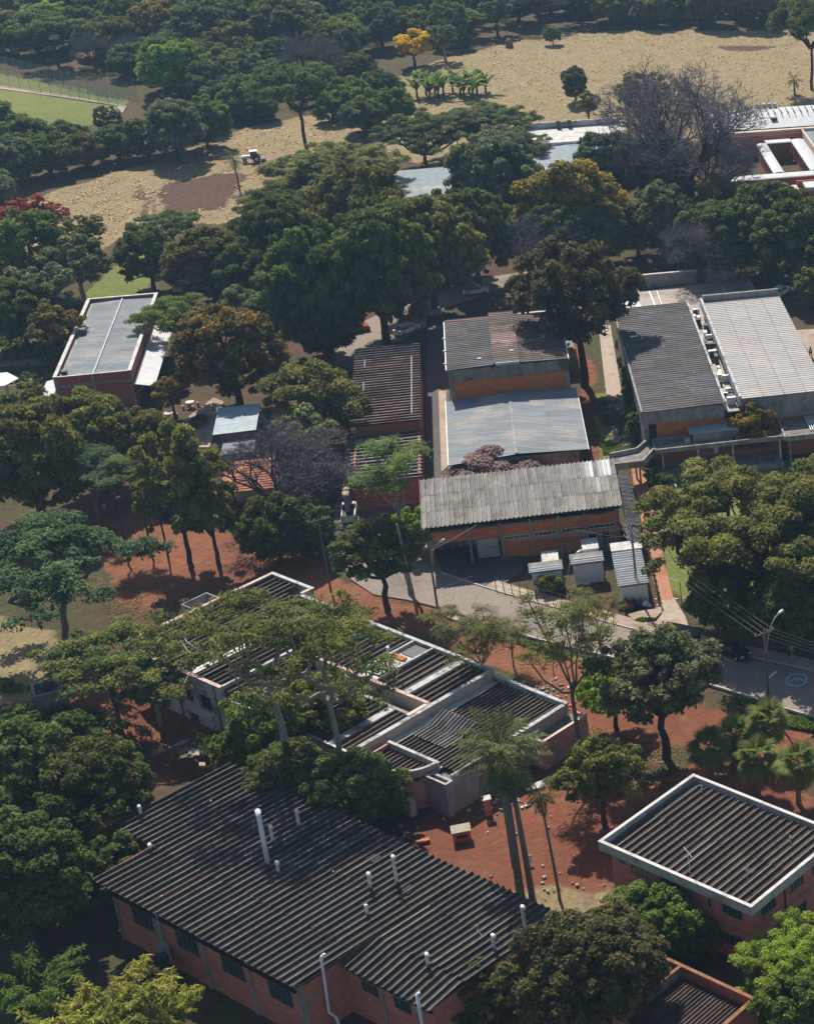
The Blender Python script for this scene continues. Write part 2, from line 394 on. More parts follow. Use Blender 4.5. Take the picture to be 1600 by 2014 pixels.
# a building in one of the two street grids: coordinates q1 (across), q2 (away), z
GRID = {1: math.radians(15.8), 3: -math.radians(32.6)}
class Bld:
    def __init__(self, name, label, grid, o1, o2, cat='building', group=None):
        a = GRID[grid]
        self.o = (o1, o2)
        self.root = empty(name, (o1 * math.cos(a) - o2 * math.sin(a), o1 * math.sin(a) + o2 * math.cos(a), 0), a, label, cat, group)
    def add(self, name, mb, mat, parent=None, smooth=False):
        ox, oy = self.o
        mb.v = [(v[0] - ox, v[1] - oy, v[2]) for v in mb.v]
        return mb.obj(name, mat, parent or self.root, smooth)
    def box(self, name, x0, x1, y0, y1, z0, z1, mat, parent=None):
        mb = MB(); mb.box(x0, x1, y0, y1, z0, z1)
        return self.add(name, mb, mat, parent)
    def wall(self, name, axis, f0, f1, a0, a1, z0, z1, mat, openings=(), parent=None):
        """wall of thickness f0..f1 running along x or y from a0 to a1 with real openings (a0, a1, z0, z1)"""
        us = sorted({a0, a1, *[o[0] for o in openings], *[o[1] for o in openings]})
        zs = sorted({z0, z1, *[o[2] for o in openings], *[o[3] for o in openings]})
        def solid(i, j):
            if i < 0 or j < 0 or i >= len(us) - 1 or j >= len(zs) - 1:
                return False
            cu = (us[i] + us[i + 1]) / 2; cz = (zs[j] + zs[j + 1]) / 2
            return not any(o[0] < cu < o[1] and o[2] < cz < o[3] for o in openings)
        mb = MB()
        P3 = (lambda u, f, z: (u, f, z)) if axis == 'x' else (lambda u, f, z: (f, u, z))
        for i in range(len(us) - 1):
            for j in range(len(zs) - 1):
                if not solid(i, j):
                    continue
                u0, u1, w0, w1 = us[i], us[i + 1], zs[j], zs[j + 1]
                mb.quad(P3(u0, f0, w0), P3(u1, f0, w0), P3(u1, f0, w1), P3(u0, f0, w1))
                mb.quad(P3(u1, f1, w0), P3(u0, f1, w0), P3(u0, f1, w1), P3(u1, f1, w1))
                if not solid(i - 1, j): mb.quad(P3(u0, f1, w0), P3(u0, f0, w0), P3(u0, f0, w1), P3(u0, f1, w1))
                if not solid(i + 1, j): mb.quad(P3(u1, f0, w0), P3(u1, f1, w0), P3(u1, f1, w1), P3(u1, f0, w1))
                if not solid(i, j - 1): mb.quad(P3(u0, f1, w0), P3(u1, f1, w0), P3(u1, f0, w0), P3(u0, f0, w0))
                if not solid(i, j + 1): mb.quad(P3(u0, f0, w1), P3(u1, f0, w1), P3(u1, f1, w1), P3(u0, f1, w1))
        return self.add(name, mb, mat, parent)
    def window(self, axis, f, a0, a1, z0, z1, nx, nz, fmat, gmat, sgn=-1, bar=0.05, proud=0.04, panes=True, name='window'):
        """frame with mullions set in an opening at face f (outward along sgn); one pane per light"""
        B3 = (lambda mb, u0, u1, v0, v1, w0, w1: mb.box(u0, u1, v0, v1, w0, w1)) if axis == 'x' else \
             (lambda mb, u0, u1, v0, v1, w0, w1: mb.box(v0, v1, u0, u1, w0, w1))
        lo, hi = sorted((f + sgn * proud, f - sgn * 0.09))
        mb = MB()
        B3(mb, a0 - 0.04, a0 + bar, lo, hi, z0 - 0.04, z1 + 0.04); B3(mb, a1 - bar, a1 + 0.04, lo, hi, z0 - 0.04, z1 + 0.04)
        B3(mb, a0 + bar, a1 - bar, lo, hi, z0 - 0.04, z0 + bar); B3(mb, a0 + bar, a1 - bar, lo, hi, z1 - bar, z1 + 0.04)
        lo2, hi2 = sorted((f + sgn * 0.01, f - sgn * 0.07))
        for i in range(1, nx):
            u = a0 + (a1 - a0) * i / nx
            B3(mb, u - bar * 0.45, u + bar * 0.45, lo2, hi2, z0 + bar, z1 - bar)
        lo3, hi3 = sorted((f + sgn * 0.004, f - sgn * 0.065))
        for j in range(1, nz):
            w = z0 + (z1 - z0) * j / nz
            B3(mb, a0 + bar, a1 - bar, lo3, hi3, w - bar * 0.4, w + bar * 0.4)
        win = self.add(name, mb, fmat)
        g0, g1 = sorted((f - sgn * 0.03, f - sgn * 0.045))
        kx, kz = (nx, nz) if panes else (1, 1)
        for i in range(kx):
            for j in range(kz):
                mb = MB()
                B3(mb, a0 + (a1 - a0) * i / kx + 0.012, a0 + (a1 - a0) * (i + 1) / kx - 0.012, g0, g1,
                   z0 + (z1 - z0) * j / kz + 0.012, z0 + (z1 - z0) * (j + 1) / kz - 0.012)
                self.add('pane', mb, gmat, win)
        return win

# ------------------------------------------------------------------ roof sheets
SHEETS = {}
def sheet_mesh(kind, pitch, length):
    key = (kind, round(pitch, 3), round(length, 2))
    if key in SHEETS:
        return SHEETS[key]
    mb = MB()
    if kind == 'channel':      # deep fibre-cement trough, its raised flange overlapping the next sheet
        h = 0.26 * min(1.0, pitch / 0.75)
        prof = [(-0.02, h), (0.07, h + 0.014), (0.20, 0.03), (0.36, 0.0), (0.66, 0.0), (0.80, 0.03), (0.92, h - 0.02), (1.04, h - 0.004)]
        prof = [(x * pitch, z) for x, z in prof]; trough = (1, 2, 3, 4, 5)
    else:                      # corrugated sheet, several waves
        w = {'wave': 0.78, 'wave_small': 0.5, 'rib': 0.95}[kind]; nw = max(1, round(pitch / w)); prof = []; trough = ()
        hgt = {'wave': 0.07, 'wave_small': 0.02, 'rib': 0.06}[kind]
        for i in range(nw):     # flat pan and raised rib
            for f, h in ((0, 0), (.68, 0), (.73, 1), (.90, 1), (.96, 0)):
                prof.append((pitch * (i + f) / nw, hgt * h))
        prof.append((pitch, 0))
    for i in range(len(prof) - 1):
        (x0, z0), (x1, z1) = prof[i], prof[i + 1]
        mb.quad((x0, 0, z0), (x1, 0, z1), (x1, length, z1), (x0, length, z0))
        mb.quad((x0, length, z0 - 0.012), (x1, length, z1 - 0.012), (x1, 0, z1 - 0.012), (x0, 0, z0 - 0.012))
        mb.quad((x0, 0, z0 - 0.012), (x1, 0, z1 - 0.012), (x1, 0, z1), (x0, 0, z0))
    me = mb.mesh('roof_sheet')
    me.materials.append(None); me.materials.append(None)
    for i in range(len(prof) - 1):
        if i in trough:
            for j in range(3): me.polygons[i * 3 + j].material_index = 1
    SHEETS[key] = me
    return me

TROUGH_MAT = {'sheet_dark': 'trough_dark', 'sheet_slate': 'trough_slate', 'sheet_grey': 'trough_grey', 'sheet_rust': 'trough_rust', 'sheet_brown': 'trough_dark', 'sheet_pale': 'trough_dark'}  # trough faces of channel sheets get a darker tone than the flanges
ODD = {'sheet_slate': ['sheet_dark', 'sheet_brown', 'sheet_pale'], 'sheet_dark': ['sheet_slate', 'sheet_brown', 'sheet_pale']}
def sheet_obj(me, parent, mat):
    """a sheet with its weathered flange tone and the darker tone of its trough"""
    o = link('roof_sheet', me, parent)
    for k, m_ in ((0, mat), (1, TROUGH_MAT.get(mat, mat))):
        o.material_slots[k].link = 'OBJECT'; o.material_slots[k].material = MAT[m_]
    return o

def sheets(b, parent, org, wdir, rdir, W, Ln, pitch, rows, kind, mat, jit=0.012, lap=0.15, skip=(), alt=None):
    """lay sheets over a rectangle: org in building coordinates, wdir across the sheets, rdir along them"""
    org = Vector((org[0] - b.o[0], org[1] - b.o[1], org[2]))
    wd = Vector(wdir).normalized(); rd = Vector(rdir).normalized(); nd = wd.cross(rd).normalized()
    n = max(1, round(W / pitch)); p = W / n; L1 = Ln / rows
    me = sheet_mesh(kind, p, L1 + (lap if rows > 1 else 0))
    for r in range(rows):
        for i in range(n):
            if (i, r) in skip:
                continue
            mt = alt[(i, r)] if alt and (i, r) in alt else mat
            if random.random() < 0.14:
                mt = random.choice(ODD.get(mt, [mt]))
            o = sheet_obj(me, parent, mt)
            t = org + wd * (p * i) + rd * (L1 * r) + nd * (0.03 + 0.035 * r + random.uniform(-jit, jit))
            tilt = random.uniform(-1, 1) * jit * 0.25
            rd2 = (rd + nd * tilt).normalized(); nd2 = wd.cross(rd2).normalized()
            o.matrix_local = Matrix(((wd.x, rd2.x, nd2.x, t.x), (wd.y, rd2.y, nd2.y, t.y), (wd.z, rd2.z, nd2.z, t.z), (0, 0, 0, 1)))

# ------------------------------------------------------------------ ground
REG = {
 'dirt': [
  [(-122.82, 223.53), (-115.29, 224.28), (-109.10, 223.53), (-100.49, 216.22), (-93.14, 213.40), (-86.75, 209.29), (-81.96, 203.99), (-78.13, 201.43), (-69.53, 196.44), (-67.62, 191.65), (-74.77, 190.48), (-87.42, 203.99), (-92.38, 197.67), (-97.92, 195.23), (-103.71, 196.44), (-111.58, 207.94)],
  [(-78.13, 201.43), (-68.52, 197.05), (-63.74, 193.42), (-53.00, 185.69), (-46.75, 182.60), (-41.34, 177.27), (-35.58, 175.21), (-28.17, 171.98), (-20.91, 168.27), (-20.29, 161.74), (-28.13, 163.57), (-34.86, 167.31), (-39.72, 165.42), (-42.82, 165.42), (-46.60, 171.19), (-49.27, 176.23), (-57.88, 182.60), (-71.83, 192.24)],
  [(-58.21, 147.38), (-57.17, 153.89), (-52.16, 157.31), (-48.69, 161.74), (-46.72, 169.23), (-42.33, 168.27), (-36.72, 159.95), (-32.69, 159.95), (-37.78, 154.74), (-37.13, 143.52), (-42.70, 143.52), (-47.34, 143.52), (-51.25, 144.28), (-55.19, 145.05)],
  [(-38.95, 150.59), (-33.84, 160.84), (-19.47, 153.06), (-20.64, 165.42), (-30.95, 165.42), (-38.41, 158.18)],
  [(-71.16, 288.44), (-68.98, 288.44), (-55.64, 237.74), (-57.70, 237.74)],
  [(-86.57, 180.44), (-105.04, 176.23), (-97.19, 163.57), (-85.50, 159.95), (-81.51, 165.42)],
 ],
 'straw': [
  [(-201.81, 318.32), (-190.50, 350.08), (-184.93, 363.27), (-174.96, 382.50), (-165.80, 408.57), (-159.98, 417.10), (-152.50, 421.48), (-146.73, 424.60), (-138.37, 404.42), (-143.40, 393.19), (-147.69, 381.02), (-140.40, 353.95), (-145.37, 341.34), (-155.62, 341.34), (-159.06, 333.84), (-162.06, 323.82), (-174.03, 326.63), (-190.67, 297.85)],
  [(-145.37, 420.16), (-145.41, 459.73), (-141.20, 475.71), (-128.70, 491.56), (-121.00, 503.47), (-92.67, 507.14), (-52.84, 505.91), (26.13, 499.84), (21.66, 405.25), (-44.32, 415.80), (-56.21, 404.42), (-79.08, 393.19), (-100.17, 393.19), (-106.62, 389.32), (-118.17, 378.08), (-129.61, 389.32)],
  [(-121.38, 196.44), (-112.66, 192.83), (-108.70, 190.48), (-103.74, 179.37), (-104.57, 175.21), (-111.04, 175.21)],
  [(-48.46, 144.28), (-43.88, 144.66), (-37.89, 145.05), (-35.88, 140.53), (-35.43, 136.93), (-41.26, 136.93), (-45.88, 141.27)],
  [(-156.11, 277.36), (-148.44, 288.44), (-142.13, 266.98), (-149.32, 263.00)],
 ],
 'lawn': [
  [(-298.03, 472.44), (-251.45, 466.01), (-228.96, 451.60), (-215.78, 443.23), (-199.58, 432.34), (-199.60, 420.16), (-199.79, 411.52), (-206.47, 404.42), (-215.84, 399.14), (-253.07, 393.19)],
  [(-153.37, 297.85), (-155.10, 311.67), (-156.54, 326.63), (-152.50, 326.63), (-141.91, 300.28)],
  [(-48.62, 232.84), (-46.44, 236.09), (-27.48, 237.74), (-6.87, 237.74), (-5.72, 189.32), (-22.79, 188.17), (-30.05, 191.65), (-36.00, 192.83), (-39.48, 196.44), (-43.60, 210.65)],
  [(-61.14, 261.05), (-56.76, 261.05), (-51.28, 241.10), (-56.33, 237.74)],
  [(-37.14, 285.04), (-34.98, 285.04), (-26.55, 259.13), (-28.76, 259.13)],
  [(-106.26, 228.11), (-99.95, 232.84), (-95.65, 220.56), (-99.85, 216.22)],
  [(-66.68, 194.62), (-63.96, 194.26), (-50.55, 184.80), (-44.42, 182.05), (-45.32, 180.97), (-52.92, 185.35)],
  [(-30.29, 176.03), (-24.55, 172.98), (-18.96, 170.01), (-18.81, 168.27), (-26.48, 171.19)],
  [(-50.80, 139.07), (-45.71, 140.53), (-40.67, 138.35), (-39.34, 132.10), (-48.08, 132.10)],
 ],
 'soil': [
  [(-166.87, 365.32), (-164.01, 370.19), (-157.85, 375.18), (-155.07, 375.90), (-151.61, 370.19), (-150.31, 360.56), (-148.11, 351.36), (-152.40, 350.08), (-156.61, 345.04), (-161.49, 351.36), (-162.93, 357.89)],
  [(-171.50, 366.01), (-169.24, 365.32), (-164.33, 355.58), (-161.28, 347.54), (-162.48, 346.29), (-166.86, 356.57)],
  [(-75.45, 488.08), (-58.95, 489.24), (-63.40, 483.52), (-72.28, 483.52)],
  [(-105.29, 318.32), (-89.04, 323.82), (-83.22, 302.75), (-92.85, 297.85), (-105.68, 288.44), (-105.47, 275.23), (-113.96, 277.36), (-117.65, 307.80)],
 ],
}
gx = np.concatenate([[-4000, -2000, -1000, -600, -440], np.arange(-340, 40.1, 1.3), [90, 200, 500, 1200, 4000]])
gy = np.concatenate([[-1500, -500, -100, 30], np.arange(95, 360, 1.3), np.arange(360, 700, 2.6), [760, 900, 1200, 1800, 3000, 5000]])
GX, GY = np.meshgrid(gx, gy)
px, py = GX.ravel(), GY.ravel()
def wob(x, y, s, seed):
    r = np.random.default_rng(seed); out = np.zeros_like(x)
    for k in range(9):
        a = r.uniform(0, 2 * PI); f = s * r.uniform(0.5, 2.4); out += np.sin((x * math.cos(a) + y * math.sin(a)) * f + r.uniform(0, 6.28)) / (0.6 + f / s)
    return out / 3.0
def in_poly(x, y, poly):
    """signed distance, positive inside"""
    q = np.array(poly); n = len(q); ins = np.zeros(len(x), bool); d = np.full(len(x), 1e9)
    for i in range(n):
        x0, y0 = q[i]; x1, y1 = q[(i + 1) % n]
        c = ((y0 > y) != (y1 > y)) & (x < (x1 - x0) * (y - y0) / (y1 - y0 + 1e-12) + x0)
        ins ^= c
        ex, ey = x1 - x0, y1 - y0
        t = np.clip(((x - x0) * ex + (y - y0) * ey) / (ex * ex + ey * ey + 1e-9), 0, 1)
        d = np.minimum(d, np.hypot(x - x0 - t * ex, y - y0 - t * ey))
    return np.where(ins, d, -d)
wx = px + 1.3 * wob(px, py, 0.5, 1) ; wy = py + 1.8 * wob(px, py, 0.45, 2)
weights = {}
for i, (k, polys) in enumerate(REG.items()):
    w = np.zeros(len(px))
    for poly in polys:
        w = np.maximum(w, np.clip(0.5 + in_poly(wx, wy, poly) / 3.0, 0, 1))
    weights[k] = w
pz = 0.10 * wob(px, py, 0.25, 5)
pz = np.where((np.abs(px + 150) < 200) & (py > 60) & (py < 720), pz, 0) - 0.14
dip = np.clip(0.5 + in_poly(px, py, [(-92.78, 176.03), (-88.15, 173.18), (-81.26, 169.23), (-78.60, 164.49), (-80.81, 160.84), (-86.22, 161.74), (-92.39, 169.23)]) / 5.0, 0, 1)
pz = pz - 1.9 * dip * dip * (3 - 2 * dip)     # ground falls away below the derelict front wall
me = bpy.data.meshes.new('ground')
nx, ny = len(gx), len(gy)
co = np.stack([px, py, pz], 1).astype(np.float32)
idx = np.arange(nx * ny).reshape(ny, nx)
quads = np.stack([idx[:-1, :-1], idx[:-1, 1:], idx[1:, 1:], idx[1:, :-1]], -1).reshape(-1, 4)
me.vertices.add(len(co)); me.vertices.foreach_set('co', co.ravel())
me.loops.add(quads.size); me.loops.foreach_set('vertex_index', quads.ravel().astype(np.int32))
me.polygons.add(len(quads)); me.polygons.foreach_set('loop_start', (np.arange(len(quads)) * 4).astype(np.int32))
me.polygons.foreach_set('use_smooth', np.ones(len(quads), bool))
for k, w in weights.items():
    a = me.attributes.new('w_' + k, 'FLOAT', 'POINT'); a.data.foreach_set('value', w.astype(np.float32))
me.update(calc_edges=True); me.validate()
m, nt, N, L, b = new_mat('ground')
P0 = pos(nt)
nf = noise(nt, P0, 0.9, 7, 0.7, 0.3, 0.7); nm = noise(nt, P0, 0.16, 5, 0.65, 0.35, 0.65); nl = noise(nt, P0, 0.045, 4, 0.6, 0.4, 0.6)
base = mixc(nt, nf, (0.055, 0.042, 0.024), (0.12, 0.092, 0.05))
base = mixc(nt, nm, base, mixc(nt, nf, (0.045, 0.055, 0.02), (0.10, 0.105, 0.04)))
base = mixc(nt, mathn(nt, 'MULTIPLY', nl, 0.6), base, (0.13, 0.07, 0.04))
def layer(col, key, c, br=0.55):
    at = N.new('ShaderNodeAttribute'); at.attribute_name = 'w_' + key
    n_ = noise(nt, P0, 0.55, 7, 0.72, 0.25, 0.75)
    w = mathn(nt, 'ADD', at.outputs['Fac'], mathn(nt, 'MULTIPLY', mathn(nt, 'SUBTRACT', n_, 0.5), br))
    r = N.new('ShaderNodeMapRange'); r.interpolation_type = 'SMOOTHSTEP'
    r.inputs[1].default_value = 0.36; r.inputs[2].default_value = 0.64
    L.new(w, r.inputs[0])
    g = mathn(nt, 'MULTIPLY', r.outputs[0], mathn(nt, 'GREATER_THAN', at.outputs['Fac'], 0.01))
    return mixc(nt, g, col, c)
nstr = noise(nt, pos(nt, (1, 0.3, 1), 0.5), 1.6, 6, 0.7, 0.3, 0.7)
dirt = mixc(nt, nf, (0.20, 0.068, 0.034), (0.345, 0.14, 0.074))
dirt = mixc(nt, mathn(nt, 'MULTIPLY', nm, 0.45), dirt, (0.20, 0.105, 0.06))
dirt = mixc(nt, mathn(nt, 'MULTIPLY', nl, 0.5), dirt, (0.15, 0.05, 0.03))
dirt = mixc(nt, mathn(nt, 'MULTIPLY', noise(nt, P0, 0.42, 7, 0.75, 0.55, 0.68), 0.55), dirt, (0.25, 0.17, 0.095))
straw = mixc(nt, nstr, (0.23, 0.17, 0.085), (0.41, 0.315, 0.18))
straw = mixc(nt, mathn(nt, 'MULTIPLY', nm, 0.6), straw, (0.24, 0.20, 0.095))
straw = mixc(nt, mathn(nt, 'MULTIPLY', noise(nt, pos(nt, (1, 0.45, 1), 0.3), 0.7, 5, 0.7, 0.56, 0.68), 0.55), straw, (0.17, 0.13, 0.065))
straw = mixc(nt, mathn(nt, 'MULTIPLY', noise(nt, P0, 0.08, 6, 0.7, 0.58, 0.72), 0.7), straw, (0.20, 0.13, 0.09))
lawn = mixc(nt, nf, (0.10, 0.14, 0.028), (0.20, 0.235, 0.058))
lawn = mixc(nt, mathn(nt, 'MULTIPLY', nl, 0.5), lawn, (0.25, 0.24, 0.08))
soil = mixc(nt, nstr, (0.075, 0.042, 0.028), (0.15, 0.085, 0.058))
col = layer(base, 'straw', straw); col = layer(col, 'dirt', dirt); col = layer(col, 'lawn', lawn, 0.3); col = layer(col, 'soil', soil)
L.new(col, b.inputs['Base Color']); b.inputs['Roughness'].default_value = 0.95; b.inputs['Specular IOR Level'].default_value = 0.15
bump(nt, b, noise(nt, P0, 1.4, 7, 0.75, 0.2, 0.8), 0.9, 0.25)
me.materials.append(m)
ground = link('ground', me); ground['kind'] = 'structure'

def sheet_poly(name, pts, z, mat, thick=0.25):
    mb = MB(); mb.prism(ccw(pts), z - thick, z)
    return struct(name, mb, mat)
def smooth_line(pts, n=6):
    pts = [Vector((*p, 0)) for p in pts]; out = []
    for i in range(len(pts) - 1):
        p0 = pts[max(i - 1, 0)]; p1 = pts[i]; p2 = pts[i + 1]; p3 = pts[min(i + 2, len(pts) - 1)]
        for k in range(n):
            t = k / n
            q = 0.5 * ((2 * p1) + (p2 - p0) * t + (2 * p0 - 5 * p1 + 4 * p2 - p3) * t * t + (-p0 + 3 * p1 - 3 * p2 + p3) * t ** 3)
            out.append((q.x, q.y))
    out.append((pts[-1].x, pts[-1].y))
    return out
far_kerb = smooth_line([(-68.79, 204.25), (-61.21, 199.78), (-50.38, 194.14), (-43.83, 190.83), (-38.81, 188.63), (-31.53, 185.35), (-23.48, 181.94), (-13.02, 176.65), (0.00, 169.62)])
near_kerb = smooth_line([(-66.47, 195.59), (-62.92, 193.19), (-56.80, 189.90), (-50.42, 186.81), (-44.87, 184.46), (-38.78, 181.51), (-30.32, 177.06), (-24.59, 173.79), (-19.04, 170.90), (-10.36, 166.36), (0.00, 160.84)])
sheet_poly('road', far_kerb + near_kerb[::-1], 0.06, 'asphalt')
sheet_poly('access_road', [(-68.75, 204.32), (-66.49, 195.65), (-71.06, 197.67), (-75.28, 198.91), (-79.13, 202.70), (-83.46, 210.65), (-86.46, 219.10), (-88.71, 228.89), (-86.24, 228.89), (-83.46, 221.30), (-75.77, 221.59), (-72.50, 213.40), (-69.79, 206.61)], 0.056, 'asphalt')
sheet_poly('alley', [(-75.77, 221.59), (-79.82, 237.74), (-85.32, 257.23), (-95.02, 293.08), (-93.51, 297.85), (-83.32, 263.00), (-76.01, 235.27), (-73.05, 228.11)], 0.05, 'asphalt_dark')
sheet_poly('side_pavement', [(-84.44, 261.05), (-83.33, 261.05), (-76.01, 235.27), (-76.45, 232.84)], 0.15, 'paving')
sheet_poly('parking_road', [(-104.13, 271.05), (-104.88, 288.44), (-100.17, 300.28), (-89.62, 311.67), (-78.68, 316.97), (-77.12, 311.67), (-87.73, 304.00), (-93.36, 296.64), (-93.58, 288.44), (-97.42, 279.52), (-100.30, 271.05)], 0.05, 'asphalt')
sheet_poly('loading_yard', [(-69.79, 206.61), (-72.69, 214.10), (-62.97, 216.22), (-59.19, 205.30), (-61.24, 199.91), (-68.77, 204.38)], 0.10, 'asphalt_dark')
for k, pts in enumerate(([(-63.20, 197.05), (-59.66, 195.83), (-59.64, 194.02), (-63.10, 195.47)], [(-51.05, 192.59), (-48.54, 191.65), (-48.38, 187.95), (-49.77, 188.63)], [(-58.16, 195.71), (-56.88, 195.23), (-54.38, 189.32), (-55.52, 189.78)], [(-75.28, 203.99), (-73.53, 204.25), (-72.12, 201.43), (-73.71, 200.67)])):
    sheet_poly('road_patch', pts, 0.066, 'asphalt_patch', 0.006)
def kerb(name, line, w=0.18, z=0.19):
    mb = MB(); n = len(line)
    L2 = []; 
    for i in range(n):
        a = Vector(line[max(i - 1, 0)]); c = Vector(line[min(i + 1, n - 1)]); d = (c - a).normalized(); nrm = Vector((-d.y, d.x)) * w
        p = Vector(line[i]); L2.append(((p.x - nrm.x * .5, p.y - nrm.y * .5), (p.x + nrm.x * .5, p.y + nrm.y * .5)))
    for i in range(n - 1):
        (a, a2), (c, c2) = L2[i], L2[i + 1]
        mb.quad((*a, z), (*c, z), (*c2, z), (*a2, z)); mb.quad((*a, -.1), (*c, -.1), (*c, z), (*a, z)); mb.quad((*c2, -.1), (*a2, -.1), (*a2, z), (*c2, z))
    (a, a2), (c, c2) = L2[0], L2[-1]
    mb.quad((*a2, -.1), (*a, -.1), (*a, z), (*a2, z)); mb.quad((*c, -.1), (*c2, -.1), (*c2, z), (*c, z))
    return struct(name, mb, 'kerb')
kerb('kerb', far_kerb); kerb('kerb', near_kerb)
def offset_line(line, d):
    out = []
    for i in range(len(line)):
        a = Vector(line[max(i - 1, 0)]); c = Vector(line[min(i + 1, len(line) - 1)]); t = (c - a).normalized()
        out.append((line[i][0] - t.y * d, line[i][1] + t.x * d))
    return out
sheet_poly('pavement', offset_line(far_kerb, 0.1)[5:] + offset_line(far_kerb, 1.9)[5:][::-1], 0.17, 'paving')
sheet_poly('pavement', offset_line(near_kerb, -0.1)[:9] + offset_line(near_kerb, -1.1)[:9][::-1], 0.16, 'paving')
sheet_poly('path', [(-52.19, 236.91), (-50.55, 236.91), (-48.15, 228.11), (-44.31, 213.40), (-41.77, 203.99), (-40.31, 198.66), (-38.13, 193.42), (-37.02, 188.86), (-40.20, 190.13), (-40.63, 193.42), (-41.58, 197.05), (-44.06, 205.30), (-47.19, 217.65), (-50.21, 228.89)], 0.12, 'path_terracotta')
sheet_poly('path_apron', [(-41.58, 197.05), (-39.91, 197.67), (-38.01, 193.42), (-36.56, 188.86), (-40.20, 190.13), (-43.90, 191.53), (-41.13, 192.24), (-40.65, 194.62)], 0.19, 'paving')
sheet_poly('grass_island', [(-44.65, 193.78), (-43.19, 194.74), (-41.01, 195.71), (-40.89, 194.26), (-41.48, 192.59), (-42.73, 192.12), (-43.74, 192.59)], 0.24, 'paving')
sheet_poly('back_path', [(-66.48, 288.44), (-64.54, 288.44), (-52.81, 241.10), (-54.71, 239.41), (-60.48, 263.00)], 0.06, 'paving')
sheet_poly('yard_pavement', [(-34.86, 286.16), (-24.20, 288.44), (-14.57, 255.35), (-26.55, 259.13)], 0.06, 'paving')
sheet_poly('court', [(-65.37, 294.97), (-64.11, 304.00), (-45.14, 310.89), (-41.45, 297.85), (-52.44, 288.44), (-63.33, 288.44)], 0.08, 'court_concrete')
sheet_poly('garden_path', [(-118.08, 246.29), (-116.38, 258.75), (-114.34, 257.23), (-110.34, 241.10), (-113.95, 241.10), (-116.44, 236.91)], 0.05, 'paving')
sheet_poly('field_track', [(-276.47, 455.63), (-236.16, 446.64), (-218.13, 437.96), (-198.83, 427.76), (-197.35, 421.48), (-201.52, 428.21), (-217.53, 436.08), (-234.78, 443.71), (-273.74, 450.60)], 0.03, 'paving')
# paint on the court and the road
def stripe(name, a, c, w, z, mat='paint_white'):
    a = Vector(a); c = Vector(c); d = (c - a).normalized(); n_ = Vector((-d.y, d.x)) * w * 0.5
    mb = MB(); mb.prism(ccw([(a.x + n_.x, a.y + n_.y), (a.x - n_.x, a.y - n_.y), (c.x - n_.x, c.y - n_.y), (c.x + n_.x, c.y + n_.y)]), z - 0.004, z)
    o = mb.obj(name, mat); o['kind'] = 'structure'
    return o
for a, c, w in (((-62.24, 294.97), (-64.70, 300.77), .5), ((-58.58, 296.16), (-61.16, 304.50), .25), ((-57.58, 296.64), (-59.93, 304.75), .15), ((-47.41, 300.28), (-49.55, 307.28), .2), ((-60.68, 294.97), (-62.86, 300.28), .8), ((-63.47, 294.97), (-65.45, 300.28), .2)):
    stripe('court_line', a, c, w, 0.088)
stripe('lane_line', (-26.91, 180.01), (-26.19, 181.40), .28, .066); stripe('lane_line', (-52.90, 195.83), (-50.91, 194.74), .12, .066)
stripe('yard_line', (-67.99, 199.91), (-64.83, 203.48), .15, .112, 'paint_blue')
for cu in ((-23.84, 179.58), (-31.23, 184.80)):
    mb = MB()
    for k in range(24):
        t0, t1 = 2 * PI * k / 24, 2 * PI * (k + 1) / 24
        for r0, r1 in ((1.02, 1.2),):
            mb.quad(*[(cu[0] + r * math.cos(t), cu[1] + r * math.sin(t) * 1.15, 0.066) for r, t in ((r0, t0), (r1, t0), (r1, t1), (r0, t1))])
    for (x0, y0, x1, y1) in ((-.6, -.5, -.2, .5), (-.2, .5, .1, -.3), (.1, -.3, .35, .45), (.35, .45, .7, -.4)):
        d = Vector((x1 - x0, y1 - y0)).normalized(); n_ = Vector((-d.y, d.x)) * .07
        mb.quad(*[(cu[0] + x, cu[1] + y, 0.068) for x, y in ((x0 - n_.x, y0 - n_.y), (x1 - n_.x, y1 - n_.y), (x1 + n_.x, y1 + n_.y), (x0 + n_.x, y0 + n_.y))])
    o = mb.obj('road_marking', 'paint_blue'); o['kind'] = 'structure'

# ------------------------------------------------------------------ buildings
# --- two-storey brick building with parapet roof (right foreground)
b = Bld('brick_building', 'two-storey red brick building with pale parapet around its ribbed roof, right foreground', 3, -98, 104)
front_open = [(-105.2, -104.4, 5.0, 5.55), (-103.7, -101.5, 4.4, 5.55), (-100.2, -98.0, 4.4, 5.55), (-97.0, -96.7, 4.4, 5.55), (-94.95, -94.55, 4.3, 5.6), (-93.35, -91.1, 4.4, 5.55),
              (-105.4, -103.4, 1.3, 2.45), (-101.8, -99.6, 1.3, 2.45), (-96.3, -94.9, 1.3, 2.45), (-93.35, -91.1, 1.25, 2.45)]
side_open = [(100.3, 102.25, 4.4, 5.55), (104.2, 106.1, 4.4, 5.55), (107.3, 109.2, 4.4, 5.55), (100.5, 102.6, 1.0, 2.45), (104.4, 106.3, 1.0, 2.45)]
b.wall('wall', 'x', 99.05, 99.3, -106.1, -90.1, -0.3, 6.1, 'brick_red', front_open)
b.wall('wall', 'y', -90.1, -90.35, 99.302, 110.25, -0.3, 6.1, 'brick_red', side_open)
b.wall('wall', 'x', 110.25, 110.0, -106.1, -90.352, -0.3, 6.1, 'brick_red')
b.wall('wall', 'y', -106.1, -105.85, 99.302, 109.998, -0.3, 6.1, 'brick_red')
b.box('floor_slab', -105.84, -90.36, 99.31, 109.99, 3.05, 3.25, 'concrete_dirty')
b.box('string_course', -106.13, -90.07, 99.01, 99.048, 3.2, 3.42, 'concrete')
